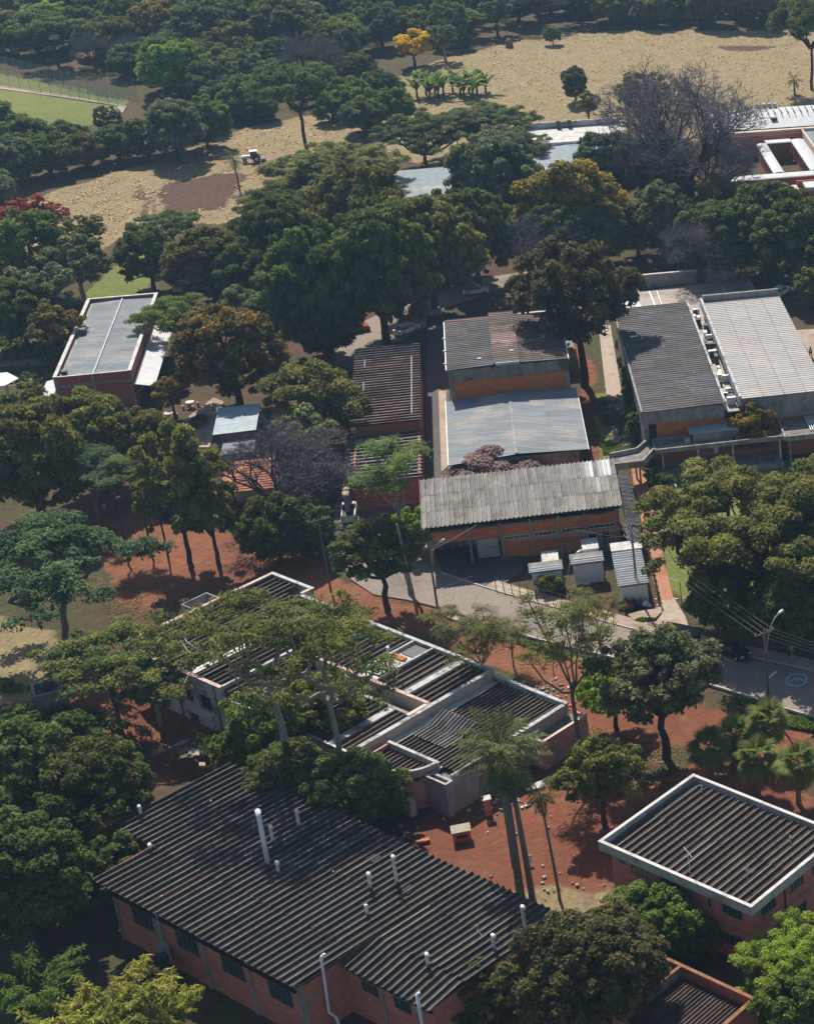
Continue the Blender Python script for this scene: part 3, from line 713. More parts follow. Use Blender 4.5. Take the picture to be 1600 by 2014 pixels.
b.box('string_course', -90.098, -90.06, 99.05, 110.2, 3.2, 3.42, 'concrete')
for k, o in enumerate(front_open):
    w = o[1] - o[0]
    b.window('x', 99.05, *o, 4 if w > 1.8 else (2 if w > 1 else 1), 1, 'concrete', 'glass_dark' if k in (1, 2) else 'glass_teal', bar=.035)
for o in side_open:
    b.window('y', -90.1, *o, 4, 1, 'concrete', 'glass_teal', sgn=1, bar=.035)
b.box('downpipe', -90.06, -89.96, 103.4, 103.5, 0, 6.2, 'metal_dark')
mb = MB()   # parapet ring with overhang
x0, x1, y0, y1 = -106.8, -89.4, 98.35, 110.95
for (a, c, d, e) in ((x0, x1, y0, y0 + .28), (x0, x1, y1 - .28, y1), (x0, x0 + .28, y0 + .28, y1 - .28), (x1 - .28, x1, y0 + .28, y1 - .28)):
    mb.box(a, c, d, e, 6.1, 7.0)
b.add('parapet', mb, 'parapet_pale')
mb = MB()
for (a, c, d, e) in ((x0 - .03, x1 + .03, y0 - .03, y0 + .31), (x0 - .03, x1 + .03, y1 - .31, y1 + .03), (x0 - .03, x0 + .31, y0 + .31, y1 - .31), (x1 - .31, x1 + .03, y0 + .31, y1 - .31)):
    mb.box(a, c, d, e, 7.0, 7.06)
b.add('coping', mb, 'concrete_pale')
roof = b.box('roof', x0 + .281, x1 - .281, y0 + .281, y1 - .281, 6.11, 6.16, 'concrete_dirty')
sheets(b, roof, (x0 + .55, y0 + .5, 6.2), (1, 0, 0), (0, 1, 0.012), 16.3, 11.4, 0.79, 2, 'channel', 'sheet_dark', 0.014)
mb = MB(); mb.tube([(-97.2, 99.5, 6.7), (-97.2, 99.5, 9.0)], .03, 5); mb.tube([(-98.0, 99.9, 8.9), (-96.4, 99.1, 8.95)], .025, 4); b.add('antenna', mb, 'pipe_white')
mb = MB(); mb.tube([(-92.0, 101.0, 6.7), (-92.0, 101.0, 8.2)], .025, 5)
for k in range(5): mb.tube([(-92.6, 101.0 + .1 * k, 8.1), (-91.4, 101.0 + .1 * k, 8.1)], .012, 4)
b.add('antenna', mb, 'metal_grey')
for x, y in ((-104.6, 109.6), (-92.8, 107.8)):
    mb = MB(); mb.tube([(x, y, 6.3), (x, y, 7.3), (x + .15, y - .1, 7.4)], .06, 6); b.add('vent_pipe', mb, 'pipe_white', smooth=True)

# --- long brick workshop with dark ribbed roof and white vent pipes (left foreground)
b = Bld('brick_workshop', 'long red brick workshop with dark ribbed roof dotted with white vent pipes, bottom left', 3, -122, 80)
def zr(y): return 6.0 - (y - 71.6) * 0.038
wins = []
for k in range(4):
    x = -139.2 + 6 * k
    wins.append((x + 2.3, x + 5.2, 2.7, 4.45))
b.wall('wall', 'x', 72.3, 72.55, -139.2, -114.75, -0.3, 5.9, 'brick_red', wins)
b.wall('wall', 'y', -114.75, -115.0, 72.552, 89.348, -0.3, 5.28, 'brick_red')
b.wall('wall', 'y', -139.2, -138.95, 72.552, 78, -0.3, 5.75, 'brick_red')
b.wall('wall', 'x', 78, 78.25, -145.8, -138.95, -0.3, 5.6, 'brick_red')
b.wall('wall', 'y', -145.8, -145.55, 78.252, 89.6, -0.3, 5.2, 'brick_red')
b.wall('wall', 'x', 89.6, 89.35, -145.8, -115.002, -0.3, 5.1, 'brick_red')
wins2 = [(-112.9, -110.9, 3.0, 4.1), (-109.0, -107.0, 3.0, 4.1)]
b.wall('wall', 'x', 76.7, 76.95, -114.748, -104.2, -0.3, 5.0, 'brick_red', wins2)
b.wall('wall', 'y', -104.2, -104.45, 76.952, 89.8, -0.3, 4.95, 'brick_red')
for k in range(5):
    x = -139.2 + 6 * k + (.36 if k == 4 else 0)
    b.box('pilaster', x - (.06 if k == 0 else .16), x + (.2 if k < 4 else .06), 72.16, 72.298, -0.2, 5.88, 'concrete')
b.box('pilaster', -114.748, -114.65, 72.3, 72.62, -0.2, 5.88, 'concrete')
for x in (-110.3, -106.2):
    b.box('pilaster', x - .13, x + .13, 76.58, 76.698, -0.2, 5.15, 'concrete')
for k in range(4):
    x = -139.2 + 6 * k
    b.box('lintel_band', x + .2, x + 5.84, 72.24, 72.298, 4.52, 4.7, 'concrete')
b.box('lintel_band', -114.748, -114.7, 72.7, 76.6, 3.6, 3.78, 'concrete')
b.box('lintel_band', -114.65, -104.2, 76.63, 76.698, 4.25, 4.38, 'concrete')
for o in wins: b.window('x', 72.3, *o, 4, 5, 'metal_slate', 'glass_dark', panes=False, bar=.045)
for o in wins2: b.window('x', 76.7, *o, 3, 2, 'metal_slate', 'glass_dark', panes=False)
mb = MB(); mb.prism([(-140.3, 71.85), (-114.8, 71.85), (-114.8, 90), (-146, 90), (-146, 77.9), (-140.3, 77.9)], 5.05, 5.06); roof = b.add('roof', mb, 'void_dark')
def zroof(x, y): return zr(y)
sheets(b, roof, (-140.5, 71.6, zr(71.6)), (1, 0, 0), (0, 1, -0.038), 26.0, 6.0, 0.78, 1, 'channel', 'sheet_slate', 0.02, lap=0.2)
sheets(b, roof, (-140.5, 77.6, zr(77.6) + .03), (1, 0, 0), (0, 1, -0.038), 26.0, 12.6, 0.78, 2, 'channel', 'sheet_slate', 0.02, lap=0.2)
sheets(b, roof, (-146.7, 77.7, zr(77.7)), (1, 0, 0), (0, 1, -0.038), 6.2, 12.4, 0.78, 2, 'channel', 'sheet_slate', 0.02)
mb = MB(); mb.prism([(-114.3, 76.4), (-104.2, 76.4), (-104.2, 90), (-114.3, 90)], 4.6, 4.61); roof2 = b.add('roof', mb, 'void_dark')
sheets(b, roof2, (-114.5, 76.1, 5.12), (1, 0, 0), (0, 1, 0.14), 10.6, 3.8, 0.78, 1, 'channel', 'sheet_slate', 0.02)
sheets(b, roof2, (-114.5, 79.8, zr(79.8) - .04), (1, 0, 0), (0, 1, -0.038), 10.8, 10.6, 0.78, 2, 'channel', 'sheet_slate', 0.02, lap=0.2)
mb = MB(); mb.box(-140.62, -140.5, 71.6, 77.6, 5.86, 6.14); b.add('verge_board', mb, 'metal_rust')
mb = MB(); mb.box(-114.52, -114.46, 71.7, 79.4, 5.74, 5.92); b.add('verge_board', mb, 'wood_dark')
def vent(q, h, lean=(0, 0), elbow=True, r=0.15, z0=None, ed=(1, -.5)):
    x, y = q; z = (zr(y) if z0 is None else z0)
    mb = MB(); p = [(x, y, z - .1), (x + lean[0] * .5, y + lean[1] * .5, z + h * .55), (x + lean[0], y + lean[1], z + h)]
    if elbow:
        p += [(x + lean[0] + .05 * ed[0], y + lean[1] + .05 * ed[1], z + h + .12), (x + lean[0] + .22 * ed[0], y + lean[1] + .22 * ed[1], z + h + .22), (x + lean[0] + .55 * ed[0], y + lean[1] + .55 * ed[1], z + h + .18)]
    mb.tube(p, [r, r, r] + [r * 1.2] * (len(p) - 3), 8); b.add('vent_pipe', mb, 'pipe_white', smooth=True)
vent((-130.23, 81.53), 4.7, (-.35, .3), True, .21, ed=(-1.3, .8))
for q, top in (((-128.46, 81.26), 1.1), ((-132.67, 84.00), 1.7), ((-132.88, 86.98), 1.7), ((-146.04, 80.09), 1.0), ((-140.62, 77.23), .5)):
    vent(q, top)
vent((-118.62, 85.82), 3.0, z0=5.4); vent((-119.98, 84.10), 1.6); vent((-117.26, 81.44), 1.1, elbow=False)
vent((-107.87, 79.60), 1.3, z0=5.5); vent((-104.17, 86.83), 3.0, z0=5.4); vent((-105.01, 84.11), 1.4, z0=5.5)
for q in ((-129.40, 86.91), (-124.46, 83.84), (-133.47, 73.33), (-142.68, 85.01)): vent(q, .3, elbow=False, r=.06)
mb = MB(); mb.tube([(-114.3, 74.6, 7.3), (-114.3, 74.5, 7.2), (-114.3, 74.4, 6.2), (-114.45, 74.3, 1.6), (-113.6, 74.3, 1.5), (-113.3, 74.3, .2)], .13, 8)
mb.tube([(-114.3, 74.62, 7.28), (-114.3, 74.85, 7.25)], .15, 8); b.add('drain_pipe', mb, 'pipe_white', smooth=True)
mb = MB(); mb.tube([(-104.9, 75.95, 6.6), (-104.9, 75.95, .2)], .13, 8); mb.tube([(-104.9, 75.95, 6.6), (-104.8, 76.2, 6.65)], .15, 8); b.add('drain_pipe', mb, 'pipe_white', smooth=True)
mb = MB(); mb.tube([(-132.6, 72.0, 5.5), (-132.6, 72.0, 2.6)], .09, 6); mb.box(-132.9, -132.1, 71.5, 72.15, .8, 2.5); b.add('meter_box', mb, 'metal_grey')
mb = MB(); mb.tube([(-107.9, 84.9, 5.5), (-108.1, 85.6, 6.3), (-108.0, 85.0, 5.7), (-106.9, 84.6, 5.75)], .025, 4); b.add('loose_cable', mb, 'wire')
for x, y in ((-117.25, 85.68), (-123.11, 87.14)):
    mb = MB(); mb.prism([(x - .6, y - .4), (x + .7, y - .5), (x + .5, y + .5), (x - .5, y + .6)], 5.66, 5.7); b.add('roof_hole', mb, 'void_dark')

# --- abandoned white building with ribbed roofs at two levels
b = Bld('abandoned_building', 'derelict white building with missing roof sheets and pink rounded walls, between the trees', 3, -150, 108)
b.wall('wall', 'x', 99.0, 99.3, -172.5, -160.2, -2.6, 5.0, 'wall_white', [(-166.7, -165.2, 1.5, 3.2), (-164.3, -162.2, 1.2, 3.1), (-166.6, -165.0, -1.4, .1)])
b.wall('wall', 'y', -176.6, -176.3, 101.0, 118.5, -0.3, 5.0, 'wall_white')
b.wall('wall', 'x', 101.0, 101.25, -176.298, -172.5, -0.3, 5.0, 'wall_white'); b.wall('wall', 'y', -172.5, -172.25, 99.302, 100.998, -2.6, 5.0, 'wall_white')
b.wall('wall', 'x', 118.5, 118.2, -176.298, -169.6, -0.3, 5.0, 'wall_white')
b.wall('wall', 'y', -169.6, -169.9, 116.9, 118.198, -0.3, 5.0, 'wall_white')
b.wall('wall', 'x', 116.9, 116.6, -169.598, -139.5, -0.3, 4.9, 'wall_white'); b.wall('wall', 'x', 116.9, 116.6, -139.498, -129.0, -0.3, 4.25, 'wall_white')
b.wall('wall', 'y', -160.2, -160.45, 99.302, 108.2, -0.3, 5.0, 'wall_white')
for x in (-167.6, -161.2): b.box('pilaster', x - .14, x + .14, 98.85, 98.998, -2.6, 4.9, 'concrete')
b.box('void', -172.0, -160.6, 99.6, 99.7, -2.4, 4.6, 'void_dark')
for (a, c, d, e, z, mt) in ((-176.7, -176.25, 100.9, 118.6, 5.0, 'coping_rust'), (-176.25, -169.5, 118.15, 118.6, 5.0, 'coping_white'), (-169.95, -169.5, 116.95, 118.15, 5.0, 'coping_rust'),
                            (-172.6, -160.1, 98.9, 99.35, 5.0, 'coping_rust'), (-169.5, -139.5, 116.55, 116.98, 4.9, 'coping_white'), (-139.49, -129, 116.55, 116.98, 4.25, 'coping_white'), (-157.4, -157.0, 108.5, 116.5, 5.15, 'coping_rust')):
    b.box('coping', a, c, d, e, z, z + .09, mt)
roof = b.box('roof', -176.2, -157.5, 99.4, 116.5, 4.25, 4.3, 'void_dark')
missing = {(4, 0), (10, 0), (15, 1), (9, 2), (3, 2)}
sheets(b, roof, (-176.2, 101.4, 4.4), (1, 0, 0), (0, 1, 0.006), 4.0, 16.8, 0.8, 3, 'channel', 'sheet_dark', 0.03)
sheets(b, roof, (-172.2, 99.5, 4.4), (1, 0, 0), (0, 1, 0.006), 14.6, 16.9, 0.8, 3, 'channel', 'sheet_dark', 0.03, skip=missing)
b.box('roof_patch', -166.2, -165.3, 99.8, 113.0, 4.62, 4.70, 'concrete_pale')
mb = MB(); mb.box(-178.6, -176.72, 108.0, 108.15, 3.6, 5.1); mb.box(-178.6, -176.72, 111.2, 111.35, 3.6, 5.1); mb.box(-178.75, -178.6, 108.0, 111.35, 3.6, 5.1); mb.box(-178.6, -176.72, 108.15, 111.2, 3.6, 3.8); b.add('roof_box', mb, 'concrete')
b.box('parapet', -157.45, -156.95, 108.4, 116.5, 3.6, 5.15, 'wall_white')
# back range (higher) and front range (lower)
roof = b.box('roof', -156.9, -140.1, 108.7, 116.5, 4.2, 4.25, 'void_dark')
sheets(b, roof, (-156.8, 108.8, 4.36), (1, 0, 0), (0, 1, 0.01), 5.6, 7.7, 0.8, 1, 'channel', 'sheet_dark', 0.02)
sheets(b, roof, (-148.0, 108.8, 4.36), (1, 0, 0), (0, 1, 0.01), 3.6, 7.7, 0.8, 1, 'channel', 'sheet_dark', 0.02)
sheets(b, roof, (-143.2, 108.8, 4.36), (1, 0, 0), (0, 1, 0.01), 3.2, 7.7, 0.8, 1, 'channel', 'sheet_dark', 0.02)
b.box('roof_tray', -151.0, -148.3, 108.9, 116.4, 4.5, 4.56, 'concrete_pale')
b.box('beam', -151.25, -151.0, 108.8, 116.5, 4.4, 4.95, 'coping_white'); b.box('beam', -148.3, -148.05, 108.8, 116.5, 4.4, 4.95, 'coping_white')
b.box('beam', -144.2, -143.4, 108.8, 116.5, 4.4, 4.75, 'coping_white')
for k in range(9): b.box('grating_bar', -150.7, -148.6, 110.6 + .28 * k, 110.75 + .28 * k, 4.57, 4.62, 'metal_grey')
b.box('brick_patch', -150.8, -149.2, 113.2, 113.9, 4.57, 4.75, 'orange_brick')
b.box('grille', -150.6, -148.5, 114.3, 116.3, 4.6, 4.66, 'metal_dark')
mb = MB(); mb.tube([(-148.9, 111.4, 4.5), (-149.0, 111.5, 7.0), (-148.8, 111.4, 7.35), (-148.4, 111.2, 7.3)], .16, 8); b.add('vent_pipe', mb, 'pipe_white', smooth=True)
b.wall('inner_wall', 'x', 108.3, 108.6, -157.0, -140.2, 3.4, 5.0, 'wall_cream', [(-155.5, -154.3, 3.8, 4.5), (-151.8, -149.8, 3.7, 4.55), (-147.6, -146.8, 3.8, 4.5)])
b.box('void', -157.0, -140.3, 108.62, 108.66, 3.4, 4.9, 'void_dark')
b.box('coping', -157.0, -139.9, 108.25, 108.65, 5.0, 5.08, 'coping_rust')
b.box('gutter', -157.0, -140.2, 106.9, 107.3, 3.75, 4.0, 'concrete'); b.box('gutter', -157.0, -140.2, 107.31, 108.29, 3.4, 3.5, 'concrete_dirty')
b.box('coping', -140.2, -139.75, 105.8, 108.6, 4.3, 5.0, 'wall_cream')
roof = b.box('roof', -160.1, -139.9, 99.4, 106.9, 3.45, 3.5, 'void_dark')
sheets(b, roof, (-160.1, 99.4, 3.62), (1, 0, 0), (0, 1, 0.01), 16.0, 7.5, 0.8, 1, 'channel', 'sheet_dark', 0.02)
sheets(b, roof, (-143.2, 99.4, 3.62), (1, 0, 0), (0, 1, 0.01), 3.2, 7.5, 0.8, 1, 'channel', 'sheet_dark', 0.02)
b.box('beam', -144.2, -143.3, 99.4, 106.9, 3.65, 3.95, 'coping_white')
b.wall('wall', 'x', 99.0, 99.3, -160.198, -139.8, -0.3, 3.9, 'wall_white')
# the pale cross wall and the lower wing with its pink curved front
b.wall('cross_wall', 'y', -139.75, -139.35, 99.0, 116.5, -0.3, 4.85, 'wall_cream')
b.box('coping', -139.82, -139.28, 98.95, 116.5, 4.85, 4.95, 'coping_white')
b.box('gutter', -139.3, -138.3, 102.6, 116.4, 3.7, 3.82, 'concrete_pale')
roof = b.box('roof', -138.2, -129.4, 102.5, 116.4, 3.5, 3.56, 'void_dark')
sheets(b, roof, (-138.2, 109.0, 3.72), (1, 0, 0), (0, 1, 0.01), 8.8, 7.4, 0.56, 1, 'channel', 'sheet_dark', 0.015)
sheets(b, roof, (-134.8, 102.5, 3.72), (1, 0, 0), (0, 1, 0.01), 5.4, 6.5, 0.56, 1, 'channel', 'sheet_dark', 0.015)
sheets(b, roof, (-138.2, 102.5, 3.72), (1, 0, 0), (0, 1, 0.01), 3.3, 2.6, 0.56, 1, 'channel', 'sheet_dark', 0.015)
me_s = sheet_mesh('channel', 0.5, 2.2)
for i in range(10):      # sheets that slid down and fold over the edge
    for j, (dy, tz, a) in enumerate(((0.0, 3.98, 0.02), (2.1, 4.04, 0.34))):
        o = sheet_obj(me_s, roof, 'sheet_grey')
        o.location = (-138.0 + 0.46 * i + 150, 104.6 + dy - 108 + .02 * (i % 3), tz + .01 * (i % 2)); o.rotation_euler = (a, 0, 0)
b.wall('wall', 'y', -129.4, -129.1, 101.5, 116.598, -0.3, 4.12, 'wall_grey')
b.box('coping', -129.5, -129.0, 108.5, 116.5, 4.12, 4.21, 'coping_white')
b.wall('wall', 'x', 101.2, 101.5, -131.6, -129.1, -0.3, 3.6, 'wall_grey')
mb = MB(); mb.box(-131.7, -128.9, 100.4, 100.6, 3.6, 3.75); mb.box(-129.1, -128.9, 100.6, 103.4, 3.6, 3.75); mb.box(-131.7, -131.5, 100.6, 103.4, 3.6, 3.75); mb.box(-131.5, -129.1, 103.2, 103.4, 3.6, 3.75); b.add('coping', mb, 'coping_white')
b.wall('wall', 'x', 100.45, 100.6, -131.6, -129.0, -0.3, 3.6, 'wall_grey'); b.wall('wall', 'y', -129.0, -129.2, 100.602, 101.198, -0.3, 3.6, 'wall_grey')
b.box('roof_pocket', -131.45, -129.15, 100.65, 103.15, 3.2, 3.3, 'roof_debris')
mb = MB(); mb2 = MB(); ring = []
for k in range(13):
    t = -0.5 * PI + 0.5 * PI * k / 12
    ring.append((-135.4 + 3.6 * math.sin(t + .5 * PI), 102.1 - 3.6 * math.cos(t + .5 * PI)))
ring = [(-138.6, 98.5)] + ring
for k in range(len(ring) - 1):
    (xa, ya), (xb, yb) = ring[k], ring[k + 1]
    mb.quad((xa, ya, -.3), (xb, yb, -.3), (xb, yb, 4.3), (xa, ya, 4.3)); mb.quad((xb, yb + .25, -.3), (xa, ya + .25, -.3), (xa, ya + .25, 4.3), (xb, yb + .25, 4.3))
    d = Vector((yb - ya, xa - xb)).normalized() * .04; e = Vector((ya - yb, xb - xa)).normalized() * .26
    mb2.quad((xa + d.x, ya + d.y, 4.36), (xb + d.x, yb + d.y, 4.36), (xb + e.x, yb + e.y, 4.36), (xa + e.x, ya + e.y, 4.36))
    mb2.quad((xa + d.x, ya + d.y, 4.24), (xb + d.x, yb + d.y, 4.24), (xb + d.x, yb + d.y, 4.36), (xa + d.x, ya + d.y, 4.36))
b.add('curved_wall', mb, 'wall_pink', smooth=True); b.add('coping', mb2, 'coping_white')
b.box('coping', -138.7, -131.6, 101.95, 102.3, 4.2, 4.37, 'coping_white'); b.wall('wall', 'x', 102.0, 102.25, -138.6, -131.7, 3.2, 4.2, 'wall_white'); b.wall('wall', 'y', -138.7, -138.5, 98.5, 101.9, -.3, 4.2, 'wall_pink')
roof = b.box('roof', -138.4, -132.0, 99.6, 101.9, 3.4, 3.46, 'void_dark')
sheets(b, roof, (-138.4, 98.9, 3.55), (1, 0, 0), (0, 1, 0.01), 5.6, 3.0, 0.56, 1, 'channel', 'sheet_dark', 0.02)
# low pink annex on the right end
b.wall('annex_wall', 'x', 111.4, 111.6, -129.098, -127.2, -0.3, 3.1, 'wall_pink'); b.wall('annex_wall', 'y', -127.2, -127.4, 111.602, 117.6, -0.3, 3.1, 'wall_pink')
b.wall('annex_wall', 'x', 117.6, 117.4, -129.098, -127.402, -0.3, 3.1, 'wall_pink')
b.box('annex_roof', -129.05, -127.42, 111.62, 117.38, 2.75, 2.8, 'roof_debris')
b.box('doorway', -127.19, -127.15, 112.4, 113.7, 0, 2.0, 'wall_grey')
mb = MB(); mb.box(-129.05, -127.15, 111.35, 111.65, 3.1, 3.17); mb.box(-127.45, -127.15, 111.65, 117.65, 3.1, 3.17); b.add('coping', mb, 'wall_cream')

# --- small low-roofed outbuilding at the bottom right corner
b = Bld('outbuilding', 'small outbuilding with sunken brown roof inside a rust-stained parapet, bottom right corner', 3, -88, 88)
b.wall('wall', 'x', 85.0, 85.25, -97.0, -84.7, -0.3, 3.3, 'brick_red'); b.wall('wall', 'y', -84.7, -84.95, 85.252, 92.9, -0.3, 3.3, 'brick_red')
b.wall('wall', 'x', 92.9, 92.65, -97.0, -84.952, -0.3, 3.3, 'brick_dark'); b.wall('wall', 'y', -97.0, -96.75, 85.252, 92.648, -0.3, 3.3, 'brick_dark')
b.wall('wall', 'y', -92.7, -92.5, 85.252, 92.648, 2.0, 3.3, 'concrete_dirty')
mb = MB(); mb.box(-97.1, -84.6, 92.62, 92.95, 3.3, 3.4); mb.box(-84.98, -84.6, 84.95, 92.62, 3.3, 3.4); mb.box(-92.75, -92.45, 85.3, 92.62, 3.3, 3.38); b.add('coping', mb, 'metal_rust')
roof = b.box('roof', -96.7, -84.96, 85.3, 92.64, 2.1, 2.15, 'void_dark')
sheets(b, roof, (-92.4, 85.4, 2.22), (1, 0, 0), (0, 1, 0.0), 7.4, 7.1, 0.37, 1, 'channel', 'sheet_brown', 0.015)
sheets(b, roof, (-96.7, 85.4, 2.6), (1, 0, 0), (0, 1, 0.0), 3.9, 7.1, 0.37, 1, 'channel', 'sheet_brown', 0.015)

# --- long shed with pale ribbed roof, centre right
b = Bld('workshop_shed', 'long orange brick shed with pale grey ribbed shed roof, behind the transformer huts', 1, 0, 217)
bays = [-11.5, -6.9, -3.2, 0.3, 3.6, 6.8, 10.6]
ops = [(-2.9, 0.0, 2.35, 2.85), (0.6, 3.3, 2.4, 2.9), (3.9, 6.5, 2.45, 2.95), (7.1, 10.3, 2.5, 3.0)]
b.wall('wall', 'x', 217.4, 217.65, -3.2, 10.9, -0.2, 4.4, 'brick_orange', ops + [(7.0, 8.0, .0, 2.0), (8.5, 9.6, .0, 2.1)])
b.wall('wall', 'x', 217.4, 217.65, -11.5, -3.2, 3.0, 4.3, 'brick_orange')
b.wall('wall', 'x', 221.5, 221.7, -11.2, -3.3, -0.2, 3.0, 'concrete_dirty'); b.box('roller_door', -6.2, -3.6, 217.7, 217.8, 0.2, 2.7, 'metal_grey')
b.wall('wall', 'y', -11.5, -11.25, 217.652, 225.4, -0.2, 5.8, 'brick_orange', [(218.2, 220.8, -.1, 2.6)]); b.wall('wall', 'y', 10.9, 10.65, 217.652, 225.4, -0.2, 5.8, 'brick_orange')
b.wall('wall', 'x', 225.4, 225.65, -11.5, 10.9, -0.2, 6.4, 'brick_orange')
for x in bays: b.box('column', x - .13, x + .13, 217.1, 217.398, 0, 5.2, 'concrete')
b.box('beam', -11.6, 10.95, 217.15, 217.38, 4.4, 4.62, 'concrete_dirty')
for k, x in enumerate((-11.0, -7.4, -3.6, 0.0, 3.3)): b.box('clerestory_void', x + .3, x + 3.1, 217.68, 217.74, 4.63, 5.3, 'void_dark')
for o in ops: b.window('x', 217.4, *o, 5, 1, 'concrete_pale', 'glass_dark', panes=False, bar=.07)
b.window('x', 217.4, 7.0, 8.0, 0, 2.0, 1, 2, 'concrete_pale', 'glass_dark', panes=False, name='door'); b.window('x', 217.4, 8.5, 9.6, 0, 2.1, 1, 2, 'concrete_pale', 'glass_dark', panes=False, name='door')
slope = (7.35 - 5.75) / 10.2
mb = MB(); mb.prism([(-12.0, 216.3), (11.2, 216.3), (11.2, 226.2), (-12.0, 226.2)], 5.3, 5.31); roof = b.add('roof', mb, 'void_dark')
alt = {(k, 2): 'sheet_bright' for k in (38, 41, 42)}; alt.update({(37, 2): 'sheet_white', (40, 2): 'sheet_white', (39, 1): 'sheet_white'})
sheets(b, roof, (-12.1, 216.1, 5.72), (1, 0, 0), (0, 1, slope), 23.4, 10.35, 0.535, 3, 'channel', 'sheet_grey', 0.012, lap=0.15, alt=alt)
roof = b.box('side_roof', 11.5, 13.0, 214.5, 227.5, 3.9, 3.94, 'void_dark')
me_s = sheet_mesh('channel', 0.42, 1.9)
for i in range(34):
    o = sheet_obj(me_s, roof, 'sheet_grey')
    o.location = (13.2, 213.3 + .42 * i - 217, 4.0 + .01 * (i % 3)); o.rotation_euler = (math.radians(16), 0, PI / 2)
b.wall('side_wall', 'y', 13.0, 12.8, 213.6, 227.4, -.2, 3.85, 'wall_white'); b.wall('side_wall', 'x', 213.4, 213.6, 11.3, 13.0, -.2, 3.85, 'wall_white')

# --- the two joined workshops north of it
b = Bld('tall_hall', 'tall orange brick hall with dark roof, raised strip and stained concrete fascia', 1, 0, 266)
b.wall('wall', 'x', 256.2, 256.5, -7.4, 7.5, -.2, 8.3, 'brick_orange'); b.wall('wall', 'x', 275, 274.7, -7.9, 8.0, -.2, 9.9, 'brick_orange')
b.wall('wall', 'y', -7.9, -7.6, 256.502, 274.698, -.2, 9.9, 'brick_orange'); b.wall('wall', 'y', 8.0, 7.7, 256.502, 274.698, -.2, 9.9, 'brick_orange')
b.box('fascia', -8.0, 8.1, 255.9, 256.5, 8.3, 10.0, 'concrete_dirty'); b.box('column', -7.95, -7.4, 256.05, 256.5, -.2, 8.298, 'concrete'); b.box('column', 7.5, 8.05, 256.05, 256.5, -.2, 8.298, 'concrete')
roof = b.box('roof', -8.0, 8.1, 256.502, 275.0, 9.95, 10.05, 'concrete_dirty')
def cross_sheets(b, parent, x0, x1, y0, y1, z, zslope, ncol, nrow, kind, mat, jit=.008, alt=None):
    """sheets whose ribs run across (along x)"""
    me = sheet_mesh(kind, (y1 - y0) / nrow, (x1 - x0) / ncol + .12)
    for c in range(ncol):
        for r in range(nrow):
            o = sheet_obj(me, parent, (alt or {}).get((c, r), mat))
            xs = x0 + (x1 - x0) * c / ncol
            tilt = -math.atan(zslope)
            ex = xs + (x1 - x0) / ncol - b.o[0]
            zz = z + (zslope * (ex + b.o[0] - x0))
            o.location = (ex, y0 + (y1 - y0) * r / nrow - b.o[1], zz + .012 * c + random.uniform(-jit, jit))
            o.rotation_euler = Matrix(((0, -math.cos(tilt), math.sin(tilt)), (1, 0, 0), (0, math.sin(tilt), math.cos(tilt)))).to_euler()
alt = {}
cross_sheets(b, roof, -8.05, -1.75, 256.0, 275.1, 10.1, 0.03, 2, 13, 'wave', 'sheet_black')
cross_sheets(b, roof, 1.65, 8.1, 256.0, 275.1, 10.3, -0.03, 2, 13, 'wave', 'sheet_black', alt={(1, r): 'sheet_brown' for r in range(13)} | {(0, r): 'sheet_brown' for r in range(13)})
b.box('raised_strip', -1.75, 1.65, 256.3, 275.6, 10.06, 10.5, 'concrete_dirty')
cross_sheets(b, roof, -1.75, 1.65, 256.1, 276.3, 10.56, 0.0, 1, 14, 'wave', 'sheet_brown', alt={(0, r): 'sheet_rust' for r in (4, 5, 6, 7, 9)})
b.box('flashing', -1.6, 1.6, 255.8, 256.1, 10.1, 10.5, 'sheet_blue'); b.box('gutter', -8.2, -8.06, 256, 275.2, 9.9, 10.2, 'paint_white'); b.box('gutter', 8.12, 8.24, 256, 275.2, 9.9, 10.2, 'paint_white')
b.box('ridge_tile', -8.1, -1.8, 275.12, 275.35, 10.1, 10.3, 'tile_terracotta')
b.box('loose_sheet', -3.9, -3.4, 258.6, 258.9, 10.35, 10.38, 'paint_white'); b.box('loose_sheet', .5, 1.0, 259.6, 259.85, 10.7, 10.73, 'paint_white')
for y in (258, 263, 268): b.box('bracket', -8.4, -8.0, y, y + .2, 10.2, 10.35, 'paint_white')

b = Bld('low_hall', 'low hall with broad silvery metal roof in front of the tall orange brick hall', 1, 0, 245)
b.wall('wall', 'x', 234.9, 235.2, -6.6, 7.4, -.2, 5.45, 'brick_orange'); b.wall('wall', 'y', -7.2, -6.9, 234.9, 256, -.2, 5.2, 'brick_orange'); b.wall('wall', 'y', 7.4, 7.1, 235.202, 256, -.2, 5.2, 'brick_orange')
b.box('fascia', -7.0, 7.5, 234.5, 234.88, 3.9, 5.6, 'concrete_dirty'); b.box('column', 7.0, 7.5, 234.55, 234.9, 0, 3.898, 'concrete')
roof = b.box('roof', -7.4, 7.4, 235.21, 255.9, 5.2, 5.25, 'void_dark')
cross_sheets(b, roof, -8.7, -.3, 234.4, 256.1, 5.55, 0.06, 2, 11, 'wave_small', 'sheet_zinc')
cross_sheets(b, roof, -.3, 8.75, 234.4, 256.1, 6.12, -0.05, 2, 11, 'wave_small', 'sheet_zinc')
mb = MB(); mb.box(-.45, -.1, 234.4, 256.1, 6.16, 6.22); b.add('ridge_cap', mb, 'sheet_zinc')
b.box('edge_trim', 8.76, 8.84, 234.3, 256.1, 5.55, 5.72, 'paint_white'); b.box('edge_trim', -8.84, -8.72, 234.3, 256.1, 5.45, 5.62, 'paint_white')
b.wall('eaves_wall', 'y', 8.0, 7.8, 235.3, 255.5, -.2, 2.0, 'concrete_dirty')

